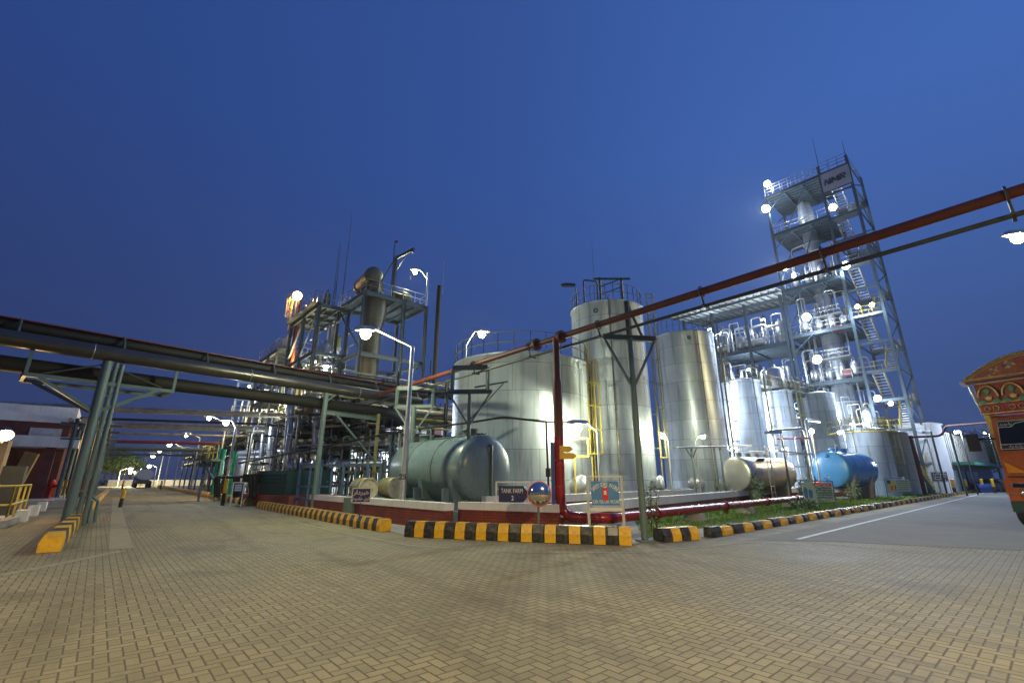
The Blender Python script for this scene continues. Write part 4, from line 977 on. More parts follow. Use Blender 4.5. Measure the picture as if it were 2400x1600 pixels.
for z in LV[:4]:
    for i in range(4):
        a = 4.2 + i * 1.6 + rr.uniform(-.2, .2); d = rr.uniform(.9, 2.0); R = rr.uniform(.32, .6); h = rr.uniform(1.6, 3.2); k_ += 1
        vessel('process_vessel', ordi(i + 1) + ' small silver vessel from the right on ' + ['floor one', 'floor two', 'floor three', 'floor four'][LV.index(z)] + ' of the tower', 'vessel', tw(a, d, z + .05), R, h, M['silver'], 'small vessels on the tower floors')
    t = thing('pipe_cluster', 'bundle of silver pipes at floor level ' + ['one', 'two', 'three', 'four'][LV.index(z)] + ' of the steel tower counted from the ground', 'pipes', tw(7, 3, z + .05))
    for i in range(14):
        a = rr.uniform(3.8, 10); d = rr.uniform(.6, 6.6); r = rr.choice((.05, .07, .1, .14)); hh = rr.uniform(2.5, 6.2); b = MB()
        a2 = a + rr.uniform(-2, 2); a2 = min(10, max(3.7, a2))
        b.tube([tw(a, d, z + .1), tw(a, d, z + hh), tw(a2, d, z + hh), tw(a2, d + .3, z + rr.uniform(.5, hh - .5))], r, 8, r * 3); b.build('pipe', M['silver'] if rr.random() < .75 else M['bpipe'], t)
# ground level columns legs of cluster below first floor
t = thing('pipe_cluster', 'silver pipes and fittings on the ground under the steel tower', 'pipes', tw(7, 3, 0))
for i in range(12):
    a = rr.uniform(3.8, 10); d = rr.uniform(.6, 6.6); b = MB(); b.tube([tw(a, d, 0), tw(a, d, 5), tw(min(10, a + 2), d, 5), tw(min(10, a + 2), d, 6.2)], rr.choice((.08, .12)), 8, .3); b.build('pipe', M['silver'], t)

# ================================================================== CANOPIED PROCESS BUILDING BESIDE THE TOWER
Bd = thing('process_building', 'open steel process building with a pale sloping canopy roof, left of the steel tower', 'building', tw(18, 3, 0))
TB = (10.9, 15.9, 20.9, 25.6)
for a in TB:
    for d in (0, 7.0):
        b = MB(); b.hbeam(tw(a, d, 0), tw(a, d, 26.6 + (0 if d else .0)), .34, .34); b.build('column', M['bsteel'], Bd)
for z in (6.8, 13.2, 19.8):
    b = MB()
    for d in (0, 7.0): b.hbeam(tw(10.9, d, z - .3), tw(25.6, d, z - .3), .24, .6)
    for a in TB: b.hbeam(tw(a, 0, z - .3), tw(a, 7, z - .3), .2, .5)
    for k in range(1, 8): b.bar(tw(10.9, 7 * k / 8, z - .25), tw(25.6, 7 * k / 8, z - .25), .1, .22)
    b.build('floor_beams', M['bsteel'], Bd)
    b = MB(); b.box(tw(18.25, 3.6, z + .02), (14.7, 6.4, .05), EL); b.build('deck', deckm, Bd)
    rail_line(Bd, [tw(11.1, .02, z), tw(25.6, .02, z)], 1.1, M['ysteel' if z < 14 else 'galv'], post=1.4, r=.03, rf=.028)
b = MB()
for d in (-1.2, 3.5, 8.2): b.hbeam(tw(10.6, d, 26.9 + .1 * d), tw(26.6, d, 26.9 + .1 * d), .2, .35)
for k in range(17): a = 10.7 + k * 1.0; b.bar(tw(a, -1.9, 27.05 + .1 * -1.9), tw(a, 8.8, 27.05 + .88), .1, .16)
b.build('roof_beams', M['bsteel'], Bd)
b = MB()
n_ = 64
for i in range(n_):
    a0 = 10.5 + 16.3 * i / n_; a1 = 10.5 + 16.3 * (i + 1) / n_; zo = .05 if i % 2 else 0
    b.add([tw(a0, -2.1, 27.0 + zo), tw(a1, -2.1, 27.0 + (.05 if not i % 2 else 0)), tw(a1, 9, 28.15 + (.05 if not i % 2 else 0)), tw(a0, 9, 28.15 + zo)], [(0, 1, 2, 3)])
b.build('roof_sheet', mat('cream_roof_sheet', (.55, .55, .50), .6, 0, .08, 2), Bd)
for i, (z, m_) in enumerate(((.05, 'silver'), (6.85, 'silver'), (13.25, 'silver'), (19.85, 'silver'))):
    t = thing('pipe_cluster', 'mass of silver piping on the ' + ['ground', 'first floor', 'second floor', 'third floor'][i] + ' of the canopied process building', 'pipes', tw(18, 3, z))
    for k in range(26):
        a = rr.uniform(11.3, 25.2); d = rr.uniform(.5, 6.5); r = rr.choice((.06, .08, .12, .2)); hh = rr.uniform(2.5, 5.6)
        a2 = min(25.4, max(11.2, a + rr.choice((-2.2, -1.4, 1.4, 2.2)))); b = MB()
        pts = [tw(a, d, z), tw(a, d, z + hh), tw(a2, d, z + hh), tw(a2, d, z + rr.uniform(.2, hh - 1))]
        b.tube(pts, r, 9, r * 3.2)
        q = tw(a, d, z + hh * .4); b.lathe([(r, -.05), (r * 1.8, -.05), (r * 1.8, .05), (r, .05)], q, UP, 10, False)
        b.build('pipe', M['silver'] if k % 5 else M['bpipe'], t)
    for k in range(5):
        a = 12.3 + k * 2.8 + rr.uniform(-.4, .4)
        if i == 3 and k in (1, 3): vessel('process_vessel', 'horizontal silver exchanger under the canopy roof, ' + ('right' if k == 1 else 'left') + ' one of two', 'vessel', tw(a, 1.6, z), .62, 0, M['silver'], 'heat exchangers under the canopy', EL, 3.0)
        else: vessel('process_vessel', ordi(k + 1) + ' upright silver vessel from the right, ' + ['ground', 'first', 'second', 'third'][i] + ' floor of the canopied building', 'vessel', tw(a, rr.uniform(1.2, 3), z), rr.uniform(.4, .75), rr.uniform(2.4, 4), M['silver'], 'upright vessels in the process building')
# vessel standing between the tanks and the building
vessel('process_vessel', 'plain upright silver vessel above the fourth narrow tank', 'vessel', (33.2, 56.4, 11.2), .95, 4.0, M['silver'])
b = MB(); b.box(V(33.0, 56.3, 11.1), (5.5, 4, .15), EL)
for x_, y_ in ((-2, -1.5), (2, -1.5), (-2, 1.5), (2, 1.5)): q = V(33, 56.3, 0) + EL * x_ + ER * y_; b.bar(q, q + UP * 11, .25)
b.bar(V(33, 56.3, 7) - EL * 2 - ER * 1.5, V(33, 56.3, 7) + EL * 2 - ER * 1.5, .2); tt = prop(b.build('vessel_stand', M['bsteel']), 'blue grey steel stand carrying the plain upright vessel behind the narrow tanks', 'stand')
t = thing('walkway_bridge', 'steel walkway linking the roofs of the narrow silver tanks', 'walkway', (27, 48.5, 0))
b = MB(); b.bar(V(24.5, 46.8, 11.2), V(36.5, 55.4, 11.4), .9, .1); b.build('deck', M['galv'], t)
rail_line(t, [V(24.8, 46.4, 11.25), V(36.8, 55.0, 11.45)], 1.1, M['ysteel'], post=1.3, r=.03)
# low pipe gallery with small posts in front of the second tall tank
t = thing('pipe_gallery', 'low horizontal pipe gallery on thin posts left of the stainless tank', 'pipe rack', (11, 31, 0))
b = MB()
ga, gb_ = V(10.6, 30.4, 3.55), V(17.2, 34.0, 3.9)
gdv = (gb_ - ga).normalized(); gn = UP.cross(gdv)
for o in (-.2, 0, .2): b.tube([ga + gn * o, gb_ + gn * o], .06, 8)
b.build('pipe', M['galv'], t)
for f in (.2, .5, .58):
    q = ga + (gb_ - ga) * f; b = MB(); b.bar(V(q.x, q.y, 0), q - UP * .08, .1)
    if f < .3:
        for k in (-1, 1): b.bar(q - UP * .75, q - UP * .08 + gdv * k * .5, .06)
    b.build('post', M['gsteel'], t)
# pipe stand between the third and fourth narrow tanks (grey frames, red line)
t = thing('pipe_stand', 'grey pipe frame with a red line between the stainless tank and the blue tank', 'pipe rack', (24.2, 40.6, 0))
for x_ in (23.3, 25.3):
    for y_ in (40, 41.6): b = MB(); b.tube([V(x_, y_, 0), V(x_, y_, 5.2)], .07, 8); b.build('post', M['galv'], t)
b = MB(); b.tube([V(22.6, 40, 5.6), V(25.3, 40, 5.8), V(25.3, 40, 2.5)], .12, 10, .4); b.tube([V(25.9, 40.6, 3), V(25.9, 40.6, 6.6), V(28, 42, 6.6)], .14, 10, .4); b.build('pipe', M['galv'], t)
b = MB(); b.tube([V(22.6, 39.9, 4.9), V(25.5, 39.9, 4.95)], .06, 8); b.build('red_line', M['red'], t)
b = MB()
for z in (1.5, 2.6, 3.6): b.bar(V(23.3, 40, z), V(25.3, 40, z), .09)
b.bar(V(22.6, 40, 3.9), V(25.6, 40, 3.6), .5, .08); b.build('beam', M['galv'], t)
# unlit road lamp etc. come with the lamps

# ================================================================== WHITE BUILDING AND WAREHOUSE ON THE RIGHT
wb = thing('white_building', 'brightly lit plain white building behind the foot of the tower stairs', 'building', (52, 57, 0))
whm = mat('white_render', (.66, .68, .72), .8, 0, .06, .8)
a, c2 = at(2112, 1060, 58), at(2196, 1060, 55); a.z = c2.z = 0; e = (c2 - a).normalized(); nb_ = UP.cross(e); Lw = (c2 - a).length
zt = at(2232, 990, 54).z
b = MB(); b.box((a + c2) / 2 + nb_ * 1.6 + UP * zt / 2, (Lw, 3.2, zt), e); b.build('wall', whm, wb)
b = MB(); b.box((a + c2) / 2 + nb_ * 1.6 + UP * (zt + .08), (Lw + .3, 3.5, .16), e); b.build('roof', M['white'], wb)
b = MB(); q = c2 - e * .5 - nb_ * .06; b.tube([V(q.x, q.y, 0), V(q.x, q.y, zt)], .07, 8); b.build('downpipe', M['galv'], wb)
b = MB(); q = c2 - e * 2.1 - nb_ * .25 + UP * zt * .55; b.box(q, (.9, .35, .6), e); b.build('air_conditioner', M['wpost'], wb)
b = MB(); b.lathe([(.24, 0), (.24, .02), (0, .02)], q - nb_ * .19, -nb_, 20); b.build('fan_grille', M['dsteel'], wb)
b = MB(); q = c2 - e * 5.2 - nb_ * .02; b.box(q + UP * 1.1, (.9, .06, 2.2), e); b.build('door', M['galv'], wb)
# outside stair before the white building
t = thing('outside_stair', 'steel stair with yellow rails before the white building', 'stairs', at(2160, 1140, 53) * 1)
s0, s1_ = at(2186, 1128, 51.5), at(2132, 1068, 52.5); s0.z = 0.1; z1 = at(2132, 1067, 52.5).z
e2 = V(s1_.x - s0.x, s1_.y - s0.y, 0).normalized(); n2 = UP.cross(e2)
s1_ = V(s1_.x, s1_.y, z1)
for k in (0, 1):
    b = MB(); b.bar(s0 + n2 * k * 1.1, s1_ + n2 * k * 1.1, .07, .26); b.build('stringer', M['bsteel'], t)
b = MB()
for i in range(14): f = (i + .5) / 14; b.box(s0 + (s1_ - s0) * f + n2 * .55, (.3, 1.05, .05), e2)
b.build('treads', M['galv'], t)
b = MB()
for k in (0, 1):
    for hh in (.55, 1.05): b.tube([s0 + n2 * k * 1.1 + UP * hh, s1_ + n2 * k * 1.1 + UP * hh], .03, 5)
    for i in range(6): q = s0 + (s1_ - s0) * (i / 5) + n2 * k * 1.1; b.tube([q, q + UP * 1.05], .025, 5)
b.build('handrail', M['ysteel'], t)
b = MB(); b.box(s1_ - e2 * 1.5 * -1 + n2 * .55, (3.0, 1.6, .12), e2); 
b.build('landing', deckm, t)
# warehouse
wh = thing('warehouse', 'long ribbed grey warehouse with a pitched roof behind the truck', 'building', (62, 52, 0))
P_ = [at(2236, 1120, 57), at(2330, 1120, 74)]; 
for q in P_: q.z = 0
e = (P_[1] - P_[0]).normalized(); n2 = UP.cross(e) ; Lw = (P_[1] - P_[0]).length; hw = at(2236, 1010, 57).z
if n2.dot(V(-1, 0, 0)) < 0: n2 = -n2
n2 = -n2 if False else n2
b = MB(); b.box((P_[0] + P_[1]) / 2 + n2 * 6 + UP * hw / 2, (Lw, 12, hw), e); b.build('wall', mat('ribbed_cladding_paint', (.30, .32, .33), .6, .2, .15, 1.2), wh)
b = MB()
for i in range(26): q = P_[0] + e * (Lw * (i + .5) / 26) - n2 * .04; b.box(q + UP * (hw / 2 + 1.4), (.25, .08, hw - 3.2), e)
b.build('wall_ribs', M['conc'], wh)
b = MB(); r0 = P_[0] - n2 * .5 + UP * hw; r1 = P_[1] - n2 * .5 + UP * hw; m0 = P_[0] + n2 * 6 + UP * (hw + 2.6); m1 = P_[1] + n2 * 6 + UP * (hw + 2.6); q0 = P_[0] + n2 * 12.5 + UP * hw; q1 = P_[1] + n2 * 12.5 + UP * hw
b.add([r0, r1, m1, m0, q0, q1], [(0, 1, 2, 3), (3, 2, 5, 4), (0, 3, 4), (1, 5, 2)]); b.build('roof', mat('dark_roof_sheet', (.08, .10, .13), .5, .2, .1, 1), wh)
b = MB(); b.box((P_[0] + P_[1]) / 2 + UP * 3.4 - n2 * 1.0, (Lw * .95, 2, .35), e); b.build('canopy', mat('green_canopy', (.03, .20, .13), .6, 0, .1, 2), wh)
b = MB(); q = P_[0] + e * 1.2 - n2 * .06; b.box(q + UP * 1.3, (1.6, .08, 2.6), e); b.build('door', mat('pale_door', (.45, .60, .52), .6, 0, .1, 2), wh)
b = MB()
for i in range(3): q = P_[0] + e * (4.5 + i * 4.2) - n2 * .08; b.box(q + UP * 1.3, (3.0, .1, 2.6), e)
b.build('doorway', M['glass'], wh)
# blue drums stacked before the warehouse
dB = thing('blue_drum', '1st blue drum from the left before the warehouse', 'drum', (0, 0, 0), 'blue drums before the warehouse')
b = MB(); b.lathe([(0, 0), (.3, 0), (.32, .3), (.3, .33), (.32, .36), (.32, .66), (.3, .7), (.3, 1.0), (.26, 1.02), (0, 1.02)], V(0, 0, 0), UP, 18); b.build('body', mat('blue_plastic', (.02, .06, .22), .4), dB)
for i in range(12):
    q = P_[0] + e * (3.6 + i * .95) - n2 * 1.6
    o = dB if i == 0 else clone(dB, (q.x, q.y, 0), ordi(i + 1) + ' blue drum from the left before the warehouse')
    if i == 0: dB.location = V(q.x, q.y, 0) * S
# bollards and right side posts
bo = thing('bollard', 'black and yellow bollard', 'bollard', (0, 0, 0))
b = MB(); b.tube([V(0, 0, 0), V(0, 0, .62)], .13, 14); b.build('black_base', M['kb'], bo)
b = MB(); b.tube([V(0, 0, .62), V(0, 0, 1.35)], .132, 14); b.lathe([(.132, 0), (.09, .05), (0, .07)], V(0, 0, 1.35), UP, 14); b.build('yellow_top', M['ky'], bo)
spots = [(2262, 1135, 'tall black and yellow bollard at the right road end, nearest the white building'), (2300, 1140, 'tall black and yellow bollard at the right road end, in the middle of three'), (2326, 1140, 'tall black and yellow bollard at the right road end, nearest the truck'), (2232, 1133, 'black and yellow bollard by the dark notice board')]
for i, (x, y, l) in enumerate(spots):
    q = at(x, 1130, 58 if i < 3 else 51); q.z = 0
    o = clone(bo, (q.x, q.y, 0), l.replace('tall ', ''), 0, 'bollards at the right road end', 1.15)
q = G(281, 1188)
fb = thing('bollard', 'leaning black and yellow pipe bollard near the left kerb of the left road', 'bollard', q)
b = MB(); b.tube([q, q + V(.02, 0, .5)], .1, 12); b.build('black_base', M['kb'], fb); b = MB(); b.tube([q + V(.02, 0, .5), q + V(.05, 0, 1.05)], .1, 12); b.build('yellow_top', M['ky'], fb)
q = G(521, 1184)
fb = thing('bollard', 'black and yellow striped post base in front of the right kerb of the left road', 'bollard', q)
b = MB(); b.tube([q, q + V(0, 0, .75)], .11, 12); b.build('black_base', M['kb'], fb); b = MB(); b.tube([q + V(0, 0, .75), q + V(0, 0, 1.7)], .11, 12); b.build('yellow_top', M['ky'], fb)
q = G(286, 1146); clone(bo, q, 'far black and yellow bollard on the left of the left road')
q = G(376, 1146); clone(bo, q, 'far black and yellow bollard on the right of the left road')
bpy.data.objects.remove([o for o in bo.children][0]); bpy.data.objects.remove([o for o in bo.children][0]); bpy.data.objects.remove(bo)
# dark red post with its thin pipe crossing the right road
t = thing('pipe_post', 'dark red post carrying a thin dark red pipe over the right road', 'pipe post', at(2165, 1140, 49) * 1)
q0 = at(2162, 1140, 49); q1 = at(2134, 1020, 49)
b = MB(); b.hbeam(V(q1.x, 49, 0), V(q1.x, 49, q1.z), .35, .35); b.build('post', M['dkred'], t)
b = MB(); ppts = [at(2070, 1027, 50), at(2208, 1021, 47), at(2216, 998, 46.8), at(2330, 989, 40), at(2520, 985, 36)]; b.tube(ppts, .11, 10, .7); b.build('pipe', M['dkred'], t)
for x, Y_, lab in ((2250, 48, 'slim grey green post right of the white building, in the verge'), (2205, 47, 'slim grey green post at the right end of the verge')):
    q = at(x, 1100, Y_); b = MB(); b.tube([V(q.x, q.y, 0), V(q.x, q.y, 6.2)], .09, 8); 
    prop(b.build('slim_post', M['gsteel']), lab, 'post')
# ================================================================== CENTRAL PROCESS STRUCTURES (left of the tanks)
S0 = V(-13.2, 38, 0)
def sp(l, r, z): return S0 + EL * l + ER * r + UP * z
Q1 = thing('process_structure', 'tall grey steel platform frame with the brown duct rising through it', 'structure', sp(3, 3, 0))
ztp = 17.9
for l, r in ((0, 0), (0, 6.3), (6.0, 0), (6.0, 6.3), (0, 3.9)):
    b = MB(); b.hbeam(sp(l, r, 0), sp(l, r, ztp), .28, .28); b.build('column', M['bsteel'], Q1)
for z in (4.6, 8.6, 12.2, ztp):
    b = MB()
    for l in (0, 6): b.hbeam(sp(l, 0, z - .2), sp(l, 6.3, z - .2), .18, .4)
    for r in (0, 6.3): b.hbeam(sp(0, r, z - .2), sp(6, r, z - .2), .18, .4)
    if z > 13 or z < 9:
        for k in range(1, 6): b.bar(sp(0, 6.3 * k / 6, z - .2), sp(6, 6.3 * k / 6, z - .2), .1, .22)
    b.build('floor_beams', M['bsteel'], Q1)
b = MB()
for i in range(15): b.box(sp(.2 + 5.6 * i / 14, 3.15, ztp + .04), (.3, 6.2, .05), EL)
b.build('deck', deckm, Q1)
b = MB(); b.bar(sp(0, 0, 8.8), sp(0, 6.3, 12.0), .12); b.bar(sp(0, 6.3, 4.8), sp(0, 3.9, 8.4), .12); b.bar(sp(0, 6.3, 12.3), sp(0, 3.9, 8.8), .08); b.bar(sp(0, 0, 12.4), sp(6, 0, 17.5), .14); b.bar(sp(6, 0, 12.4), sp(0, 0, 8.8), .14); b.build('brace', M['bsteel'], Q1)
rail_line(Q1, [sp(6, .05, ztp), sp(.05, .05, ztp), sp(.05, 6.25, ztp), sp(6, 6.25, ztp)], 1.15, M['galv'], post=1.3, r=.03, rf=.028)
b = MB(); b.box(sp(3, 3.15, 8.65), (5.8, 6, .05), EL); b.build('deck', deckm, Q1)
b = MB(); b.bar(sp(1, 5.8, 0), sp(1, 5.8, 1), .1); b.tube([sp(0, 6.2, ztp), sp(0, 6.2, ztp + 3.6)], .045, 6); b.build('mast', M['galv'], Q1)
# brown duct
dct = thing('brown_duct', 'thick brown upright duct with a fat bent drum on top, rising through the platform frame', 'duct', sp(1.3, 1.6, 0))
cmB = cladding('duct_cladding', .85, 1.1, (.12, .11, .075), .5, .4)
b = MB(); b.lathe([(.78, .0), (.78, 14.5), (1.1, 16.4), (1.1, 17.6), (.7, 18.4), (.5, 18.6)], sp(1.3, 1.6, 0), UP, 36); b.build('upright', cmB, dct)
for i in range(6): b = MB(); b.lathe([(.5, 0), (.62, .08), (.5, .16)], sp(1.3, 1.6, 18.5 + .17 * i), UP, 28, False); b.build('bellows_ring', M['bpipe'], dct)
b = MB(); h0 = sp(1.3, 1.2, 20.1); h1 = sp(4.6, 1.4, 19.9); hull(h0 + (h0 - h1).normalized() * .3, h1, .78, b, 32, .4); b.build('drum', cmB, dct)
b = MB(); b.ring(h0 + (h1 - h0) * .05, .8, .06, (h1 - h0).normalized(), 28); b.ring(h0 + (h1 - h0) * .9, .8, .06, (h1 - h0).normalized(), 28); b.lathe([(.14, .35), (.14, .5), (0, .5)], h0, (h0 - h1).normalized(), 12); b.build('drum_ring', M['bpipe'], dct)
b = MB(); b.lathe([(.4, 0), (1.0, .35), (1.0, 1.0), (.5, 1.35), (0, 1.4)], sp(1.6, 4.4, ztp + .1), UP, 28); o = b.build('rooftop_vessel', cmB); prop(o, 'squat cream rooftop vessel on the right half of the platform frame', 'vessel')
# davit crane
dv = thing('davit_crane', 'dark davit crane standing on the top of the platform frame beside the bent drum', 'crane', sp(.6, 3.0, ztp))
q = sp(.6, 3.0, ztp)
b = MB(); b.bar(q, q + UP * 4.4, .22, .22); b.build('mast', M['dsteel'], dv)
b = MB(); b.bar(q + UP * 4.35, q + UP * 5.4 - EL * 1.1 + ER * 1.3, .2, .24); b.bar(q + UP * 2.9, q + UP * 4.7 + (-EL * 1.1 + ER * 1.3) * .55, .08); b.build('jib', M['dsteel'], dv)
b = MB(); b.bar(q + UP * 4.6, q + UP * .1 - ER * 1.9, .09); b.tube([q - ER * .25, q - ER * .25 + UP * 6.2], .05, 6); b.box(q - ER * .1 + UP * 6.1, (.3, .1, .22)); b.build('stay', M['dsteel'], dv)
b = MB(); b.box(q + UP * 5.1 - EL * 1.0 + ER * 1.2, (.22, .22, .3)); b.build('hook_block', M['dsteel'], dv)
# flue stack right of the frame
fs = at(1013, 1000, 40); fz = at(1017, 670, 40).z
t = thing('flue_stack', 'thin dark flue stack with a ladder beside the platform frame', 'stack', (fs.x, 40, 0))
b = MB(); b.tube([V(fs.x, 40, 0), V(fs.x, 40, fz)], .22, 16); b.build('pipe', M['dpipe'], t)
ladder(t, V(fs.x - .4, 39.9, 0), 5, 11.8, V(-1, -.3, 0), M['dpipe'], hoops=False, wd=.3)
b = MB(); b.tube([V(fs.x, 40, 9.7), V(fs.x + 3.6, 40, 9.5), V(fs.x + 4.4, 40, 8.6)], .2, 12, .5); b.tube([V(fs.x + .35, 40, fz - .8), V(fs.x + .35, 40, fz + 2.6)], .02, 5); b.build('branch_pipe', M['bpipe'], t)
# second platform
S2 = V(-18.0, 39.9, 0)
def sq(l, r, z): return S2 + EL * l + ER * r + UP * z
Q2 = thing('process_structure', 'long grey steel platform frame with leaning struts under it, left of the brown duct', 'structure', sq(4, 1, 0))
zt2 = 17.4
for l in (0, 4.2, 8.4):
    for r in (0, 2.8):
        b = MB(); b.hbeam(sq(l, r, 0), sq(l, r, zt2), .28, .28); b.build('column', M['bsteel'], Q2)
for z in (4.6, 8.6, 12.8, zt2):
    b = MB()
    for r in (0, 2.8): b.hbeam(sq(-.2, r, z - .2), sq(8.6, r, z - .2), .18, .4)
    for l in (0, 2.1, 4.2, 6.3, 8.4): b.hbeam(sq(l, 0, z - .2), sq(l, 2.8, z - .2), .16, .35)
    if z == zt2:
        for k in (1, 2): b.bar(sq(0, 2.8 * k / 3, z - .2), sq(8.4, 2.8 * k / 3, z - .2), .1, .2)
    b.build('floor_beams', M['bsteel'], Q2)
b = MB()
for i in range(21): b.box(sq(.2 + 8.2 * i / 20, 1.2, zt2 + .04), (.3, 3.6, .05), EL)
b.build('deck', deckm, Q2)
b = MB()
for l in (0, 4.2): b.bar(sq(l, 0, 8.8), sq(l + 4.0, 0, 12.6), .16); b.bar(sq(l + 4.1, 0, 12.9), sq(l, 0, 17.1), .16)
b.build('brace', M['bsteel'], Q2)
rail_line(Q2, [sq(8.4, -.5, zt2), sq(0, -.5, zt2), sq(0, 2.8, zt2)], 1.15, M['galv'], post=1.3, r=.03, rf=.028)
b = MB()
for l, h in ((1.0, 7.5), (.5, 6.8), (-1.5, 9.5)): b.tube([sq(l, 1.5, zt2), sq(l, 1.5, zt2 + h)], [.05, .015], 5)
b.build('aerial', M['dsteel'], Q2)
for i in range(5):
    vessel('process_vessel', ordi(i + 1) + ' lit vessel from the right on the top deck of the long platform frame', 'vessel', sq(.9 + 1.6 * i, .9, zt2 + .05), .33 + .08 * (i % 2), 1.5 + .3 * (i % 3), M['silver'] if i else M['drum'], 'vessels on the long platform frame')
t = thing('top_ladder', 'orange lit ladder and duct at the left end of the long platform frame', 'ladder', sq(8.2, 0, zt2))
ladder(t, sq(8.7, -.2, 0), zt2 - .6, zt2 + 3.6, -ER, M['ysteel'], cage_from=1.5, hs=.9)
b = MB(); b.tube([sq(7.6, .3, zt2 - 6), sq(7.6, .3, zt2 + 2.6)], .22, 12); b.build('orange_duct', M['redpipe'], t)
# third platform further left
Q3 = thing('process_structure', 'lower far steel platform frame with railings, above the pipe bridge', 'structure', sq(16, 1, 0))
for l in (12.5, 16.5, 20.5):
    for r in (0, 3.5): b = MB(); b.hbeam(sq(l, r, 0), sq(l, r, 15.6), .28, .28); b.build('column', M['bsteel'], Q3)
for z in (5, 10.2, 15.6):
    b = MB()
    for r in (0, 3.5): b.hbeam(sq(12.3, r, z - .2), sq(21, r, z - .2), .2, .4)
    for l in (12.5, 14.5, 16.5, 18.5, 20.5): b.hbeam(sq(l, 0, z - .2), sq(l, 3.5, z - .2), .16, .3)
    b.build('floor_beams', M['bsteel'], Q3)
b = MB()
for i in range(14): b.box(sq(12.6 + 8.2 * i / 13, 1.75, 15.64), (.45, 3.5, .05), EL)
b.build('deck', deckm, Q3)
b = MB(); b.bar(sq(12.5, 0, 10.4), sq(16.4, 0, 15.2), .16); b.bar(sq(16.5, 0, 10.4), sq(20.4, 0, 15.2), .16); b.build('brace', M['bsteel'], Q3)
rail_line(Q3, [sq(21, 0, 15.6), sq(12.4, 0, 15.6), sq(12.4, 3.5, 15.6)], 1.2, M['galv'], post=1.3, r=.035, rf=.03)
for i in range(4): vessel('process_vessel', ordi(i + 1) + ' lit vessel from the right on the lower far platform frame', 'vessel', sq(13.5 + 1.9 * i, 1.2, 15.7), .45, 2.1, M['silver'], 'vessels on the far platform frame')
# far lit tower block (px 540-640)
Q4 = thing('process_structure', 'brightly lit far pipe tower with caged ladders, below the pipe bridge', 'structure', (-44, 66, 0))
for i in range(4):
    for j in range(2): q = at(548 + i * 32, 960, 62); q = V(q.x, 62 + j * 4, 0); b = MB(); b.hbeam(q, q + UP * 14.5, .28, .28); b.build('column', M['bsteel'], Q4)
xa, xb = at(545, 960, 62).x, at(648, 960, 62).x
for z in (4, 7, 9.8, 12, 14.4):
    b = MB()
    for y in (62, 66): b.hbeam(V(xa, y, z), V(xb, y, z), .2, .35)
    b.build('floor_beams', M['bsteel'], Q4); rail_line(Q4, [V(xa, 61.8, z + .2), V(xb, 61.8, z + .2)], 1.1, M['galv'], post=1.2, r=.035, rf=.03)
rr = random.Random(11)
for i in range(16):
    x = rr.uniform(xa, xb); b = MB(); b.tube([V(x, rr.uniform(62.5, 65), 2), V(x, 64, rr.uniform(9, 14))], rr.choice((.1, .15, .3)), 8); b.build('pipe', M['silver'], Q4)

# ---- pipe rack along the right side of the left road
RK = V(-15.2, 34.5, 0); RD = dirv(-40.6); RN = -UP.cross(RD)    # RN: away from the road (to the right)
def rk(s, n, z): return RK + RD * s + RN * n + UP * z
t = thing('pipe_rack', 'long dark pipe rack running beside the left road into the distance', 'pipe rack', RK)
for k in range(12):
    for n in (0, 4.4):
        b = MB(); b.hbeam(rk(k * 6.5, n, 0), rk(k * 6.5, n, 6.4), .22, .22); b.build('column', M['bsteel'], t)
    b = MB()
    for z in (3.9, 5.1, 6.3): b.hbeam(rk(k * 6.5, -.4, z), rk(k * 6.5, 4.8, z), .16, .22)
    b.bar(rk(k * 6.5, 0, 3.2), rk(k * 6.5 + 1.5, 0, 3.9), .1); b.build('cross_beam', M['bsteel'], t)
rr = random.Random(3); np_ = 0
for z in (4.05, 5.25, 6.45):
    n = -.1
    while n < 4.6:
        r = rr.choice((.06, .08, .11, .16, .2)); n += r + .05; b = MB()
        b.tube([rk(-3 - rr.uniform(0, 3), n, z + r), rk(rr.choice((40, 60, 74)), n, z + r)], r, 9); b.build('pipe', rr.choice((M['bpipe'], M['bpipe'], M['dpipe'], M['silver'])), t); n += r + .06
# lower level branch pipes under and around the rack
t2 = thing('pipe_manifold', 'tangle of upright and bent pipes under the pipe rack by the green enclosure', 'pipes', rk(4, 2, 0))
for k in range(60):
    s_k = rr.uniform(-4, 30); n = rr.uniform(-.6, 4.5); r = rr.choice((.04, .05, .07, .1)); z1 = rr.choice((4.0, 5.2, 3.2)); b = MB()
    b.tube([rk(s_k, n, rr.uniform(0, 1.5)), rk(s_k, n, z1), rk(s_k + rr.uniform(.6, 1.6), n, z1)], r, 7, r * 3)
    if rr.random() < .5: b.lathe([(r, -.05), (r * 2, -.05), (r * 2, .05), (r, .05)], rk(s_k, n, 2.2), UP, 9, False); b.tube([rk(s_k, n, 2.2), rk(s_k - .3, n - .3, 2.2)], .02, 5); b.ring(rk(s_k - .3, n - .3, 2.2), .14, .015, RD, 12)
    b.build('pipe', rr.choice((M['bpipe'], M['dpipe'], M['silver'], M['gsteel'])), t2)
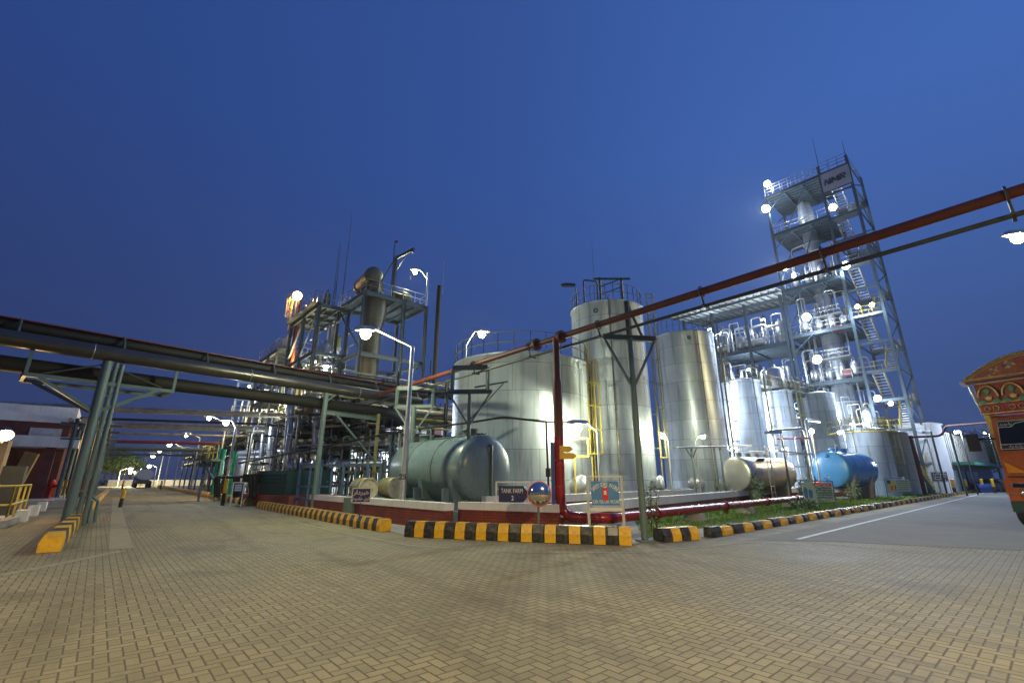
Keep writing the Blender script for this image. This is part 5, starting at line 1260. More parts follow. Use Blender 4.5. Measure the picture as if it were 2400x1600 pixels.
# silver loops in front
t = thing('pipe_loop', 'pair of big shiny silver pipes dropping and turning right in front of the process area', 'pipes', at(700, 1090, 31) * 1)
def lp(pts, r, m='silver', fil=.5, par=None): b = MB(); b.tube(pts, r, 18, fil); b.build('pipe', M[m], par or t)
lp([at(683, 915, 31.5), at(672, 1096, 31.5), at(775, 1090, 31), at(790, 1060, 33)], .25)
lp([at(745, 900, 32), at(737, 1085, 32), at(893, 1085, 33)], .25)
lp([at(640, 1000, 32.5), at(628, 1118, 32.5)], .26, fil=0)
lp([at(692, 990, 33.5), at(686, 1085, 33.5)], .22, fil=0)
lp([at(618, 1010, 33), at(612, 1070, 33)], .16, fil=0)
lp([at(560, 1062, 34), at(680, 1056, 34), at(780, 1056, 34.5)], .2); lp([at(560, 1072, 34), at(760, 1068, 34.5)], .14)
t = thing('dark_duct_loop', 'wide dark ducts bending down behind the braced bridge post', 'ducts', at(800, 1050, 33) * 1)
lp([at(782, 930, 33), at(776, 1010, 33), at(790, 1066, 33), at(745, 1066, 33)], .45, 'dpipe', 1.2)
lp([at(812, 930, 34), at(806, 1120, 34)], .4, 'dpipe', 0)
b = MB(); hull(at(765, 1062, 33), at(800, 1062, 33.5), .5, b, 24, .3); b.build('drum', M['dpipe'], t)
# overhead masses of horizontal pipes between bridge and tanks
t = thing('overhead_pipes', 'stacked dark horizontal pipe runs between the pipe bridge and the widest silver tank', 'pipes', sp(-3, 3, 0))
for k in range(26):
    z = rr.choice((4.7, 5.0, 5.4, 6.3, 6.7, 7.3, 8.8, 9.2)); o = rr.uniform(-6, -1); r = rr.choice((.08, .12, .18, .25)); b = MB(); b.tube([sp(o, -5, z), sp(o, 9.5, z)], r, 10)
    b.build('pipe', rr.choice((M['bpipe'], M['dpipe'], M['bpipe'], M['olive'])), t)
for l in (-5.5, -1.5):
    for r in (-3.5, 1, 5.5, 9):
        b = MB(); b.hbeam(sp(l, r, 0), sp(l, r, 9.6), .22, .22); b.build('column', M['dsteel'] if r != 1 else M['bsteel'], t)
b = MB()
for r in (-3.5, 1, 5.5, 9):
    for z in (4.5, 6.1, 8.6): b.hbeam(sp(-6, r, z - .2), sp(-.8, r, z - .2), .16, .22)
b.build('cross_beam', M['bsteel'], t)
# dense uprights behind (lit gaps)
t = thing('process_piping', 'dense upright process pipes lit from behind, below the platform frames', 'pipes', sp(3, 0, 0))
for k in range(70):
    l = rr.uniform(-3, 10); r = rr.uniform(-6, 8); z1 = rr.uniform(2.5, 9); b = MB(); rad = rr.choice((.04, .06, .08, .14)); l2 = l + rr.uniform(-1.5, 1.5)
    b.tube([sp(l, r, 0), sp(l, r, z1), sp(l2, r, z1), sp(l2, r, z1 + rr.uniform(.5, 2))], rad, 7, rad * 3); b.build('pipe', rr.choice((M['silver'], M['dpipe'], M['bpipe'], M['bsteel'])), t)
b = MB()
for z in (1.1, 2.6, 4.4):
    for l in (-2.5, 0.5): b.bar(sp(l, -7, z), sp(l, 8, z), .1, .14)
b.build('rails', M['dsteel'], t)
for i in range(9):
    vessel('process_vessel', ordi(i + 1) + ' silver vessel from the left among the lit pipes below the frames', 'vessel', sp(rr.uniform(2, 9), -5 + i * 1.5, 0), rr.uniform(.4, .8), rr.uniform(2.5, 5.5), M['silver'], 'vessels among the lit pipes')
for z in (9.4, 12.9):
    for i in range(6): vessel('process_vessel', ordi(i + 1) + ' silver vessel from the right on the ' + ('lower' if z < 10 else 'upper') + ' middle floor of the long frame', 'vessel', sq(.9 + 1.4 * i, 1.4, z - .75), rr.uniform(.3, .5), rr.uniform(1.6, 2.6), M['silver'], 'vessels on the middle floors')
t = thing('upper_piping', 'silver piping between the floors of the long platform frame', 'pipes', sq(4, 1, 8))
for k in range(84):
    l = rr.uniform(-.5, 12); r = rr.uniform(.3, 4.2); z0 = rr.choice((4.6, 6.5, 8.6, 8.6, 10.5, 12.8)); b = MB(); rad = rr.choice((.05, .08, .12, .2)); hh = rr.uniform(2, 4)
    b.tube([sq(l, r, z0), sq(l, r, z0 + hh), sq(l + rr.uniform(-1.6, 1.6), r, z0 + hh)], rad, 8, rad * 3); b.build('pipe', rr.choice((M['silver'], M['silver'], M['bpipe'], M['olive'])), t)

# brick building behind the process area
bb = thing('brick_building', 'pink brick building with white pilasters, lit up behind the process pipes', 'building', sp(12, 6, 0))
e = ER; q = sp(15, 10, 0)
b = MB(); b.box(q + UP * 4.2, (15, 5, 8.4), e); b.build('wall', M['pinkbrick'], bb)
for k in range(6):
    b = MB(); b.box(q + e * (-7 + 2.8 * k) - EL * 2.56 + UP * 4.2, (.8, .12, 8.4), e); b.build('pilaster', M['white'], bb)
for k in range(5):
    for z in (2.2, 6.0):
        b = MB(); b.box(q + e * (-5.6 + 2.8 * k) - EL * 2.54 + UP * z, (1.3, .1, 1.6), e); b.build('window', M['galv'] if k % 3 else M['glass'], bb)
# teal enclosure, red base, stand and sign
t = thing('green_enclosure', 'dark teal slatted enclosure on a red brick base beside the left road', 'enclosure', at(650, 1150, 29.5) * 1)
pa, pb2 = at(600, 1130, 31), at(672, 1130, 28.5); pa.z = pb2.z = 0; e = (pb2 - pa).normalized(); L_ = (pb2 - pa).length; n2 = UP.cross(e)
b = MB(); b.box((pa + pb2) / 2 + n2 * 1.5 + UP * 1.4, (L_, 3, 1.4), e); b.build('panel', M['teal'], t)
b = MB()
for i in range(6): b.box((pa + pb2) / 2 + UP * (.82 + .22 * i) - n2 * .03, (L_ + .02, .05, .16), e)
b.build('slats', M['teal'], t)
b = MB(); b.box((pa + pb2) / 2 + n2 * 1.5 + UP * .34, (L_ + 2.2, 3.6, .68), e); b.build('base', M['brickA'], t)
t = thing('open_railing', 'blue grey open railing frame between the teal enclosure and the brick wall', 'frame', at(740, 1150, 27) * 1)
pa, pb2 = at(700, 1130, 28), at(890, 1130, 24.5); pa.z = pb2.z = 0
b = MB()
for z in (.5, 1.2, 2.35): b.bar(pa + UP * z, pa + (pb2 - pa) * (.40 if z < 2 else 1) + UP * z, .07, .1)
for i in range(8): q = pa + (pb2 - pa) * (i / 7); b.bar(q, q + UP * 2.4, .08 if i % 2 else .12)
b.build('frame', mat('blue_frame_paint', (.07, .13, .19), .5), t)
t = thing('rack_platform', 'small yellow railed platform on green posts under the pipe rack', 'platform', at(500, 1100, 36) * 1)
q0, q1 = at(482, 1078, 37), at(520, 1078, 36); z = q0.z
b = MB(); b.box((q0 + q1) / 2, ((q1 - q0).length, 1.6, .12), (q1 - q0)); b.build('deck', M['gsteel'], t)
rail_line(t, [V(q0.x, q0.y + .8, z), V(q0.x, q0.y - .7, z), V(q1.x, q1.y - .7, z)], 1.1, M['ysteel'], post=1.0, r=.04, rf=.04)
for q in (q0, q1): b = MB(); b.bar(V(q.x, q.y, 0), V(q.x, q.y, z), .14); b.build('post', M['gsteel'], t)
b = MB(); b.bar(V(q0.x, q0.y - .5, z), V(q1.x, q1.y - .5, z - 1.5), .12); b.build('strut', M['gsteel'], t)
for i, x in enumerate((508, 518, 543, 550, 559)):
    q = at(x, 1100, 38); b = MB(); b.tube([V(q.x, q.y, .4), V(q.x, q.y, 4.0 - .1 * i)], .16, 12); b.lathe([(.16, 0), (.24, 0), (.24, .1), (.16, .1)], V(q.x, q.y, 2), UP, 14, False)
    prop(b.build('green_pipe', M['bgreen']), ordi(i + 1) + ' bright green upright pipe from the left behind the yellow railed platform', 'pipe', 'bright green pipes behind the platform')
q = at(572, 1080, 37); vessel('process_vessel', 'pale grey upright vessel right of the bright green pipes', 'vessel', (q.x, q.y, .3), .55, 3.2, M['galv'])
t = thing('dark_manifold', 'black pipe manifold with valves behind the kerb near the striped post', 'pipes', at(560, 1130, 31) * 1)
lp([at(505, 1165, 31), at(505, 1118, 31), at(565, 1117, 30), at(600, 1112, 30.5)], .09, 'dpipe', .2, t)
for x in (512, 551, 558, 588, 596): lp([at(x, 1165, 30), at(x, 1116, 30)], .12, 'dpipe', 0, t)
b = MB(); b.box(at(590, 1120, 30.2), (.9, .5, .5)); b.build('valve_body', M['dpipe'], t)
pa = at(546, 1132, 29.6); z1, z0 = at(546, 1132, 29.6).z, at(546, 1152, 29.6).z
t = thing('blue_notice', 'small blue notice with white lines in a white frame before the teal enclosure', 'sign', (at(560, 1140, 29.3).x, 29.3, 0))
xL, xR = at(547, 1140, 29.3).x, at(572, 1140, 29.3).x
b = MB(); b.box(V((xL + xR) / 2, 29.3, (z0 + z1) / 2), (xR - xL, .04, z1 - z0)); b.build('sign_board', mat('blue_notice_face', (.02, .06, .30), .5), t)
b = MB()
for x in (xL, xR): b.bar(V(x, 29.27, 0), V(x, 29.27, z1 + .06), .05)
b.bar(V(xL, 29.27, z1 + .05), V(xR, 29.27, z1 + .05), .05); b.build('frame', M['white'], t)
b = MB()
for k in range(4): b.box(V((xL + xR) / 2, 29.27, z1 - (z1 - z0) * (.2 + .2 * k)), ((xR - xL) * .6, .02, .05))
b.build('lettering', M['letter'], t)
for i, x in enumerate((620, 648, 672, 695, 750)):
    q = G(x, 1178 - i * .5); b = MB(); b.box(V(q.x, q.y + 1, .14), (.9, .7, .28), ER); prop(b.build('yellow_plinth', M['ky']), ordi(i + 1) + ' low yellow concrete plinth from the left behind the striped kerb', 'plinth', 'yellow plinths behind the kerb')
# spherical orange roof-line colours deep in the rack: small equipment
for i, (x, Y, m, lab) in enumerate(((436, 62, 'teal', 'teal'), (452, 56, 'dkred', 'dark red'), (468, 50, 'bsteel', 'blue grey'), (492, 45, 'dpipe', 'black'), (420, 70, 'olive', 'olive'), (446, 54, 'redpipe', 'rust coloured'))):
    q = at(x, 1120, Y); q = V(q.x + 2.8, q.y + 1.5, 0); b = MB(); b.box(q + UP * .2, (1.5, .7, .4), RD); b.lathe([(0, -.5), (.28, -.5), (.3, .3), (.15, .4), (.15, .7), (0, .7)], q + UP * .7, RD, 14)
    b.tube([q + RD * .6 + UP * .7, q + RD * .6 + UP * 2.6], .08, 7); b.tube([q - RD * .5 + UP * .7, q - RD * .9 + UP * .7, q - RD * .9 + UP * 2.8], .07, 7, .1)
    prop(b.build('pump_unit', M[m]), lab + ' pump on a low base far back under the pipe rack', 'machine')
rr = random.Random(21)
t = thing('front_piping', 'dark thin pipes and trays crowding the front of the process area', 'pipes', at(720, 1120, 33) * 1)
def fp(px, Y, z): return V((px - 1200) / 1117 * Y, Y, z)
for k in range(96):
    px = rr.uniform(570, 935); Y = rr.uniform(30, 37); r = rr.choice((.03, .04, .05, .08)); z1 = rr.uniform(2.2, 6.0); b = MB()
    b.tube([fp(px, Y, .1), fp(px, Y, z1), fp(px + rr.uniform(-45, 45), Y + .4, z1)], r, 6, r * 3)
    if rr.random() < .4: b.lathe([(r, -.06), (r * 2.2, -.06), (r * 2.2, .06), (r, .06)], fp(px, Y, rr.uniform(1, 2)), UP, 9, False)
    b.build('pipe', rr.choice((M['dpipe'], M['bsteel'], M['dsteel'], M['bpipe'], M['gsteel'], M['silver'])), t)
for k in range(26):
    z = rr.uniform(1.0, 6.6); a = rr.uniform(570, 780); c3 = a + rr.uniform(80, 220); Y = rr.uniform(31, 38); r = rr.choice((.04, .06, .09, .13)); b = MB()
    b.tube([fp(a, Y, z), fp(min(c3, 960), Y - 1.5, z)], r, 7); b.build('pipe', rr.choice((M['dpipe'], M['dpipe'], M['bpipe'], M['olive'], M['dsteel'])), t)
t = thing('catwalk', 'long railed steel catwalk threading through the front of the process area', 'walkway', fp(760, 35, 3.4))
b = MB(); b.bar(fp(600, 37.5, 3.5), fp(930, 33, 3.5), 1.0, .1); b.build('deck', M['dsteel'], t)
rail_line(t, [fp(600, 36.9, 3.55), fp(930, 32.4, 3.55)], 1.1, M['olive'], post=.9, r=.03, rf=.028)
for px in (640, 720, 800, 880): b = MB(); q = fp(px, 36.6 - (px - 640) * .0136, 3.45); b.bar(V(q.x, q.y, 0), q, .14); b.build('post', M['bsteel'], t)
# ================================================================== LEFT SIDE
LR = G(226, 1187)
t = thing('pipe_rack', 'row of blue grey portal posts carrying pipes along the left edge of the left road', 'pipe rack', LR)
def lk(s, n, z): return G(205, 1180) + RD * s + RN * n + UP * z
for k in range(9):
    for n in (-1.6, 0):
        b = MB(); b.tube([lk(k * 6, n, 0), lk(k * 6, n, 5.6)], .11, 10); b.build('column', M['gsteel'] if k % 2 else M['bsteel'], t)
    b = MB(); b.hbeam(lk(k * 6, -2.4, 5.2), lk(k * 6, .8, 5.2), .14, .2); b.bar(lk(k * 6, -2.2, 4.2), lk(k * 6, .6, 4.2), .1); b.build('cross_beam', M['bsteel'], t)
for n, z, r in ((-1.9, 5.4, .12), (-1.2, 5.4, .2), (-.5, 5.35, .1), (.2, 5.35, .12), (-1, 4.4, .1)):
    b = MB(); b.tube([lk(-1, n, z), lk(54, n, z)], r, 10); b.build('pipe', M['bpipe'], t)
# pipes crossing the road at a distance
for i, (y0, y1, z, r, m, dz) in enumerate(((0, 0, 6.9, .24, 'bpipe', 12), (0, 0, 5.7, .26, 'bpipe', 12.5), (0, 0, 5.75, .16, 'silver', 14), (0, 0, 6.2, .1, 'dpipe', 13), (0, 0, 5.9, .12, 'bpipe', 24), (0, 0, 5.9, .2, 'dkred', 38), (0, 0, 5.2, .25, 'gsteel', 40), (0, 0, 5.6, .2, 'bpipe', 52), (0, 0, 5.3, .2, 'gsteel', 62))):
    a = lk(dz - 2, -14, z); c2 = rk(dz - 6 + 2, 1, z + .1)
    b = MB(); b.tube([a, c2 + (a - c2).normalized() * 1.2, c2 + RD * (2.5 if i % 2 else .01)], r, 14, .6)
    prop(b.build('crossing_pipe', M[m]), ['thick brown pipe highest of the crossings beyond the bridge', 'thick pale pipe second of the crossings beyond the bridge', 'silver pipe just behind the second crossing', 'thin dark pipe between the first two crossings', 'brown pipe crossing the left road midway', 'dark red pipe crossing the left road far off', 'pale green pipe below the dark red crossing', 'brown pipe crossing near the road end', 'last pale pipe crossing the left road'][i], 'pipe')
# left building
lb = thing('left_building', 'dark red brick building with white parapet and canopy at the left edge', 'building', at(60, 1100, 31) * 1)
pc = at(139, 1100, 33); pc.z = 0; eB = -ER; zt = at(125, 960, 33).z; zc1, zc0 = at(125, 1028, 33).z, at(125, 1052, 33).z
mlb = M['darkbrick']
b = MB(); b.box(pc + eB * 8 + EL * 4 + UP * (zt - 1) / 2, (16, 8, zt - 1), eB); b.build('wall', mlb, lb)
b = MB(); b.box(pc + eB * 8 + EL * 4 + UP * (zt - .45), (16.4, 8.4, 1.1), eB); b.build('parapet', M['white'], lb)
b = MB(); b.box(pc + eB * 7.6 - EL * 1.0 + UP * (zc0 + zc1) / 2, (16.6, 2.2, abs(zc1 - zc0)), eB); b.build('canopy', M['white'], lb)
for k in (.3, 3.2): b = MB(); b.box(pc + eB * (k + .3) - EL * 1.6 + UP * zc0 / 2, (.5, .5, zc0), eB); b.build('pillar', mlb, lb)
b = MB(); b.box(pc + eB * 5.6 - EL * .05 + UP * 1.4, (1.3, .1, 2.7), eB); b.build('door', mat('ochre_door', (.42, .26, .06), .6, 0, .15, 3), lb)
b = MB(); b.box(pc + eB * 1.2 - EL * .05 + UP * (zt - 1.9), (1.6, .1, 1.0), eB); b.build('window', M['galv'], lb)
for i, k in enumerate((3.0, 4.4, 1.7)): b = MB(); b.box(pc + eB * k - EL * .1 + UP * 2.5, (.5, .08, .5 + .3 * (i == 2)), eB); b.build('notice', M['white'], lb)
b = MB(); b.tube([pc + eB * 10 + UP * zt, pc + eB * 10 + UP * (zt + 1.3), pc + eB * 7 + UP * (zt + 1.3), pc + eB * 7 + UP * zt], .05, 6); b.tube([pc + eB * 6 + UP * zt, pc + eB * 6 + UP * (zt + 1.4), pc + eB * 6.9 + UP * (zt + 1.8)], .05, 6); b.build('roof_pipe', M['dsteel'], lb)
pc2 = pc + EL * 6
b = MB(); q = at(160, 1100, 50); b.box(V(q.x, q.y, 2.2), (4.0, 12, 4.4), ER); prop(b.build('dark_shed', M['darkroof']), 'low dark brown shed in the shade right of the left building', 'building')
# lit wall with sodium lamp
b = MB(); q = at(8, 1080, 20); b.box(V(q.x - 4.7, 20.9, 1.7), (5.2, 1.2, 3.4), eB); o = b.build('lit_hut', mat('tan_plaster', (.36, .24, .12), .8, 0, .2, 2)); prop(o, 'tan plastered hut under the orange lamp at the left picture edge', 'hut')
b = MB(); qa, qb = at(34, 1100, 26), at(60, 1100, 26); b.bar(V(qa.x, 26, .3), V(qb.x - .1, 26.2, 3.0), .8, .1, V(0, 1, 0)); prop(b.build('leaning_panel', mat('ochre_board', (.45, .28, .07), .6, 0, .2, 3)), 'tall ochre panel leaning near the left picture edge', 'panel')
b = MB(); q = at(8, 1110, 23); b.box(V(q.x, 23, 1.1), (1.5, 1.0, 2.2), eB); prop(b.build('dark_cabinet', M['dsteel']), 'dark cabinet below the orange lamp at the left picture edge', 'cabinet')
# raised slabs, planter blocks, railing
q0, q1 = G(-120, 1250), G(135, 1196)
b = MB(); b.box(G(40, 1192) + UP * .2 + V(-2.5, 1.2, 0), (9, 4.5, .4), ER); prop(b.build('platform_slab', M['conc']), 'low tan concrete platform before the left building', 'slab')
b = MB()
for k in range(8):
    q = G(48, 1222) + (G(150, 1168) - G(48, 1222)) * (k / 7); b = MB(); b.box(q + UP * .22, (.85, .35, .44), (G(150, 1168) - G(48, 1222)), None)
    prop(b.build('edge_block', M['white']), ordi(k + 1) + ' white weathered edge block of the left platform from the near end', 'concrete block', 'white blocks edging the left platform')
b = MB(); b.box(G(20, 1232) + UP * .12 + V(-.6, .3, 0), (3.2, .6, .24), (G(60, 1215) - G(0, 1240))); prop(b.build('low_kerb', M['conc']), 'dark low concrete kerb below the yellow railing', 'kerb')
t = thing('yellow_railing', 'yellow pipe railing at the left picture edge', 'railing', G(30, 1225))
rail_line(t, [G(-160, 1240), G(10, 1228), G(52, 1208)], 1.35, M['ysteel'], name='rails', post=2.0, r=.04, rf=.04)
t = thing('yellow_railing', 'small far yellow railing behind the white concrete blocks', 'railing', at(150, 1140, 34) * 1)
a = at(138, 1140, 36); c2 = at(172, 1140, 34); a.z = c2.z = .5; rail_line(t, [a, c2], 1.0, M['ysteel'], name='rails', post=1, r=.05, rf=.05)
q = G(217, 1186); q.x -= .9
t = thing('red_board', 'bright red board on two red legs beside the left kerb', 'board', q)
e = (V(1, -.15, 0)).normalized(); b = MB(); b.box(q + UP * 1.15, (1.05, .06, .85), e); b.build('sign_board', M['red'], t)
for k in (-1, 1): b = MB(); b.bar(q + e * .42 * k, q + e * .42 * k + UP * .8, .08); b.build('leg', M['red'], t)
for i, (x, y) in enumerate(((118, 1148), (124, 1120))):
    q = at(x, y, 32); b = MB(); b.lathe([(.2, 0), (.2, .1), (.12, .15), (.12, 1.0), (.2, 1.05), (.2, 1.3), (.05, 1.5)], V(q.x, 32, .1), UP, 12); b.tube([V(q.x, 32, 1.1), V(q.x + .6, 32, 1.2)], .1, 8)
    if i == 0: prop(b.build('hydrant', M['red']), 'red hydrant against the left building wall', 'hydrant')
# shrub pots near left building
# ================================================================== LAMPS
def road_lamp(label, base, ztop, head, kind='W', power=0, arm=True, r=.07, group=None, hs=1.0, cone=None):
    base = V(*base); head = V(*head); t = thing('street_lamp', label, 'street lamp', base, group)
    b = MB(); b.tube([base, V(base.x, base.y, base.z + (ztop - base.z) * .55)], [r * 1.25] * 2, 10); b.tube([V(base.x, base.y, base.z + (ztop - base.z) * .55), V(base.x, base.y, ztop - .3), head], [r, r * .85, r * .5], 10)
    b.build('pole', M['galv'] if kind != 'D' else M['dsteel'], t)
    d = V(head.x - base.x, head.y - base.y, 0); d = d.normalized() if d.length > .01 else V(1, 0, 0); e = UP.cross(d)
    hc = head + d * .3 * hs; b = MB()
    sec = [(-.35, .05, .05), (-.2, .09, .09), (.15, .12, .10), (.32, .06, .06)]
    vs = []
    for x, w_, h_ in sec: vs += [hc + d * x * hs + e * y * w_ * hs + UP * z * h_ * hs for y, z in ((-1, -.4), (1, -.4), (.7, 1), (-.7, 1))]
    b.add(vs, [(0, 1, 2, 3)] + [(i * 4 + k, i * 4 + (k + 1) % 4, i * 4 + 4 + (k + 1) % 4, i * 4 + 4 + k) for i in range(3) for k in range(4)] + [(15, 14, 13, 12)])
    b.build('head', M['galv'] if kind != 'D' else M['dsteel'], t)
    if kind != 'D':
        b = MB(); b.lathe([(.0, -.29 * hs), (.09 * hs, -.26 * hs), (.145 * hs, -.17 * hs), (.14 * hs, -.08 * hs), (.1 * hs, -.02)], hc, UP, 20)
        b.build('bulb_glass', M[EM[kind][0]], t)
        if power: lamp(t, hc - UP * (.34 * hs), power, EM[kind][1], .16, spot=cone, aim=(hc - UP * 5) if cone else None)
    return t
def flood(label, p, aim, kind='C', power=0, R=.32, group=None, cat='floodlight', mast=None):
    p = V(*p); d = (V(*aim) - p).normalized(); t = thing('floodlight', label, cat, p - UP * .5, group)
    b = MB(); b.lathe([(R * .5, -.35), (R * .8, -.2), (R * 1.05, .0), (R * 1.05, .06), (R * .97, .06), (R * .75, -.05), (0, -.08)], p, d, 20); b.build('housing', M['dsteel'], t)
    b = MB(); b.lathe([(R * .9, .02), (R * .85, .10), (R * .5, .2), (0, .23)], p, d, 20); b.build('bulb_glass', M[EM[kind][0]], t)
    b = MB(); b.bar(p - d * .3, p - d * .3 - UP * .5, .06)
    if mast is not None: b.tube([p - d * .3 - UP * .45, V((p - d * .3).x, (p - d * .3).y, mast)], .06, 6)
    b.build('bracket', M['dsteel'], t)
    if power: lamp(t, p + d * (.38 + R * .3), power, EM[kind][1], .2)
    return t
hL = at(882, 772, 19); bL = at(945, 1150, 19); bL.z = 0; tz = at(957, 797, 19).z
t = road_lamp('tall pale street lamp numbered 25 on its pole, before the green tank', bL, tz, hL, 'Y', 1700, r=.10, hs=1.5)
text_mesh('25', .3, 'number', M['dletter'], t, V(bL.x - .02, 19 - .17, at(942, 1117, 19).z), V(1, 0, 0), UP, bold=.004)
bb_ = at(1090, 900, 35); road_lamp('lit lamp on a pole behind the widest silver tank', (bb_.x, 35, 0), at(1097, 800, 35).z, at(1113, 776, 35), 'Y', 1500, hs=1.9)
q = sp(0, 6.3, ztp); road_lamp('lit lamp on a mast at the right corner of the platform frame', q, at(998, 650, q.y).z, at(984, 632, q.y), 'Y', 700, r=.05, hs=1.6)
o_ = at(697, 693, 46); flood('orange glowing floodlight at the left end of the long platform frame', o_, o_ + V(.5, -1, -.6), 'O', 1500, .5, mast=16)
p_ = at(777, 856, 36); road_lamp('small warm lamp above the pipe bridge near the braced post', (p_.x + .1, 36, 0), p_.z - .2, p_, 'W', 350, r=.06, hs=1.5)
p_ = at(1380, 991, 23.4); q = at(1402, 1060, 23.4)
road_lamp('low yellow green lamp before the widest silver tank, by the yellow gate frame', (q.x, 23.4, 0), p_.z - .12, p_ + V(-.1, 0, 0), 'Y', 850, r=.05, hs=1.6)
q = V(6.9, 31.4, 13.3) + adir(-165) * 2.3; h_ = at(1358, 666, q.y); road_lamp('unlit lamp on a bent pole on the roof of the tallest silver tank', q, h_.z - .25, h_ + V(-.35, 0, -.1), 'D', r=.05, hs=1.6)
h_ = at(1822, 1014, 31); q = at(1851, 1140, 31); road_lamp('unlit street lamp on a pale curved pole right of the stainless tank', (q.x, 31, 0), at(1838, 1030, 31).z, h_ + V(.2, 0, 0), 'D', r=.055, hs=1.7).children[0].data.materials[0] = M['galv']
# left road lamps
q = G(521, 1184); lt = road_lamp('street lamp with cool light on a striped foot, right side of the left road', (q.x, q.y, 0), at(541, 990, 30.6).z, at(543, 984, 30.6), 'C', 500, r=.07, hs=1.2)
for nm, z0, z1, m in (('black_foot', 0, .75, 'kb'), ('yellow_foot', .75, 1.7, 'ky')):
    b = MB(); b.tube([V(q.x, q.y, z0), V(q.x, q.y, z1)], .115, 12); b.build(nm, M[m], lt)
for i, (x, y, Y, pw) in enumerate(((500, 976, 45, 600), (447, 1015, 63, 600), (408, 1038, 80, 500), (386, 1051, 96, 500), (370, 1063, 112, 500))):
    h_ = at(x, y, Y); road_lamp(['nearest', 'second', 'third', 'fourth', 'fifth'][i] + ' of the lit street lamps receding along the right side of the left road', (h_.x + 1.2, Y + .3, 0), h_.z - .3, h_, 'W', pw, r=.09, hs=1.2 + .45 * i)
h_ = at(300, 1096, 105); road_lamp('lit street lamp at the far left end of the left road beside the trees', (h_.x - 1.5, 105, 0), h_.z - .3, h_, 'Y', 6000, r=.09, hs=2.2)
h_ = at(312, 1104, 110); road_lamp('last small lit lamp at the end of the left road', (h_.x + .5, 110, 0), h_.z - .2, h_, 'O', 2000, r=.08, hs=2)
h_ = at(358, 1089, 100); road_lamp('lit lamp low behind the tanker lorry', (h_.x + 1, 100, 0), h_.z - .2, h_, 'W', 500, r=.08, hs=2.2)
# orange lamp at left edge
h_ = at(12, 1018, 18.6); flood('orange floodlight glowing at the left picture edge above the tan hut', h_, h_ + V(.8, -.6, -.8), 'O', 260, .26)
# process area lights
for i, (x, y, Y, k, pw) in enumerate(((788, 1064, 39, 'C', 350), (803, 1057, 40, 'C', 350), (905, 1070, 42, 'C', 500), (661, 936, 44, 'W', 400), (838, 1070, 43, 'C', 350), (690, 1100, 37, 'W', 250), (730, 960, 42, 'W', 350), (860, 1000, 46, 'C', 500), (940, 1000, 46, 'C', 400), (600, 960, 60, 'W', 600), (585, 905, 60, 'C', 400), (700, 1080, 42, 'W', 300), (640, 1090, 41, 'C', 350), (760, 1120, 38, 'C', 250), (772, 905, 44, 'C', 420), (700, 850, 45, 'W', 420))):
    p_ = at(x, y, Y); aim = p_ + (V(.3, 1, -.3) if i % 2 else V(-.5, -1, -.2))
    fl_ = flood(['bright white floodlight left of a close pair below the dark ducts', 'bright white floodlight right of a close pair below the dark ducts', 'bright white floodlight left of the green tank among pipes', 'warm floodlight just under the pipe bridge', 'small white floodlight behind the warning sign', 'warm floodlight behind the silver pipe bend', 'warm floodlight among upper silver pipes', 'white floodlight before the brick building', 'white floodlight at the right end of the brick building', 'warm floodlight in the far pipe tower', 'white floodlight high on the far pipe tower', 'warm floodlight low under the platform frame', 'white floodlight behind the teal enclosure', 'white floodlight near the blue frame', 'white floodlight inside the upper floor of the long frame', 'warm floodlight under the top deck of the long frame'][i],
          p_, aim, k, 0, .24 if i < 3 else .16)
    lamp(fl_, p_ + V(0, -.5, -.2) if i % 2 == 0 else p_ + V(0, .5, -.2), pw * 3.5, EM[k][1], .2)
# tower lights
for i, (x, y, Y, pw, R, l) in enumerate((
    (1798, 431, 59.4, 700, .5, 'uppermost white floodlight at the left edge of the tower roof'), (1795, 489, 59.4, 1000, .6, 'large white floodlight on the left edge of the tower below the roof'),
    (1952, 486, 54.6, 900, .5, 'white floodlight just below the name board'), (1838, 624, 58.8, 1300, .65, 'large white floodlight where the overhead pipe passes the tower'),
    (1982, 622, 53.4, 900, .55, 'white floodlight on the stair side of the tower under the overhead pipe'), (1890, 743, 56, 1000, .55, 'white floodlight in the middle of the tower above the canopy level'),
    (1915, 842, 55, 1200, .55, 'white floodlight on the tower near the upright column, lower middle'), (2056, 933, 51.5, 800, .4, 'white floodlight at the stairs above the squat tank'),
    (2009, 718, 52.5, 500, .28, 'small white floodlight under a stair landing, left of two'), (2043, 714, 51.6, 500, .28, 'small white floodlight under a stair landing, right of two'),
    (2087, 945, 52, 500, .25, 'small white floodlight on the lower stairs'))):
    p_ = at(x, y, Y); aim = VC + UP * (p_.z - 3)
    if i in (0,): aim = p_ + V(-.3, -.8, -.8)
    f = flood(l, p_, p_ + V(-.2, -1, -.45), 'C', 0, R)
    if i in (1, 3, 5): lamp(f, p_ + V(-.7, -1.0, -.4), {1: 15000, 3: 22000, 5: 9000}[i], COOL, .3, spot=66, aim=(7, 33, 6))
    lamp(f, p_ + (aim - p_).normalized() * (R + .5) + UP * -.2, pw, COOL, .25)
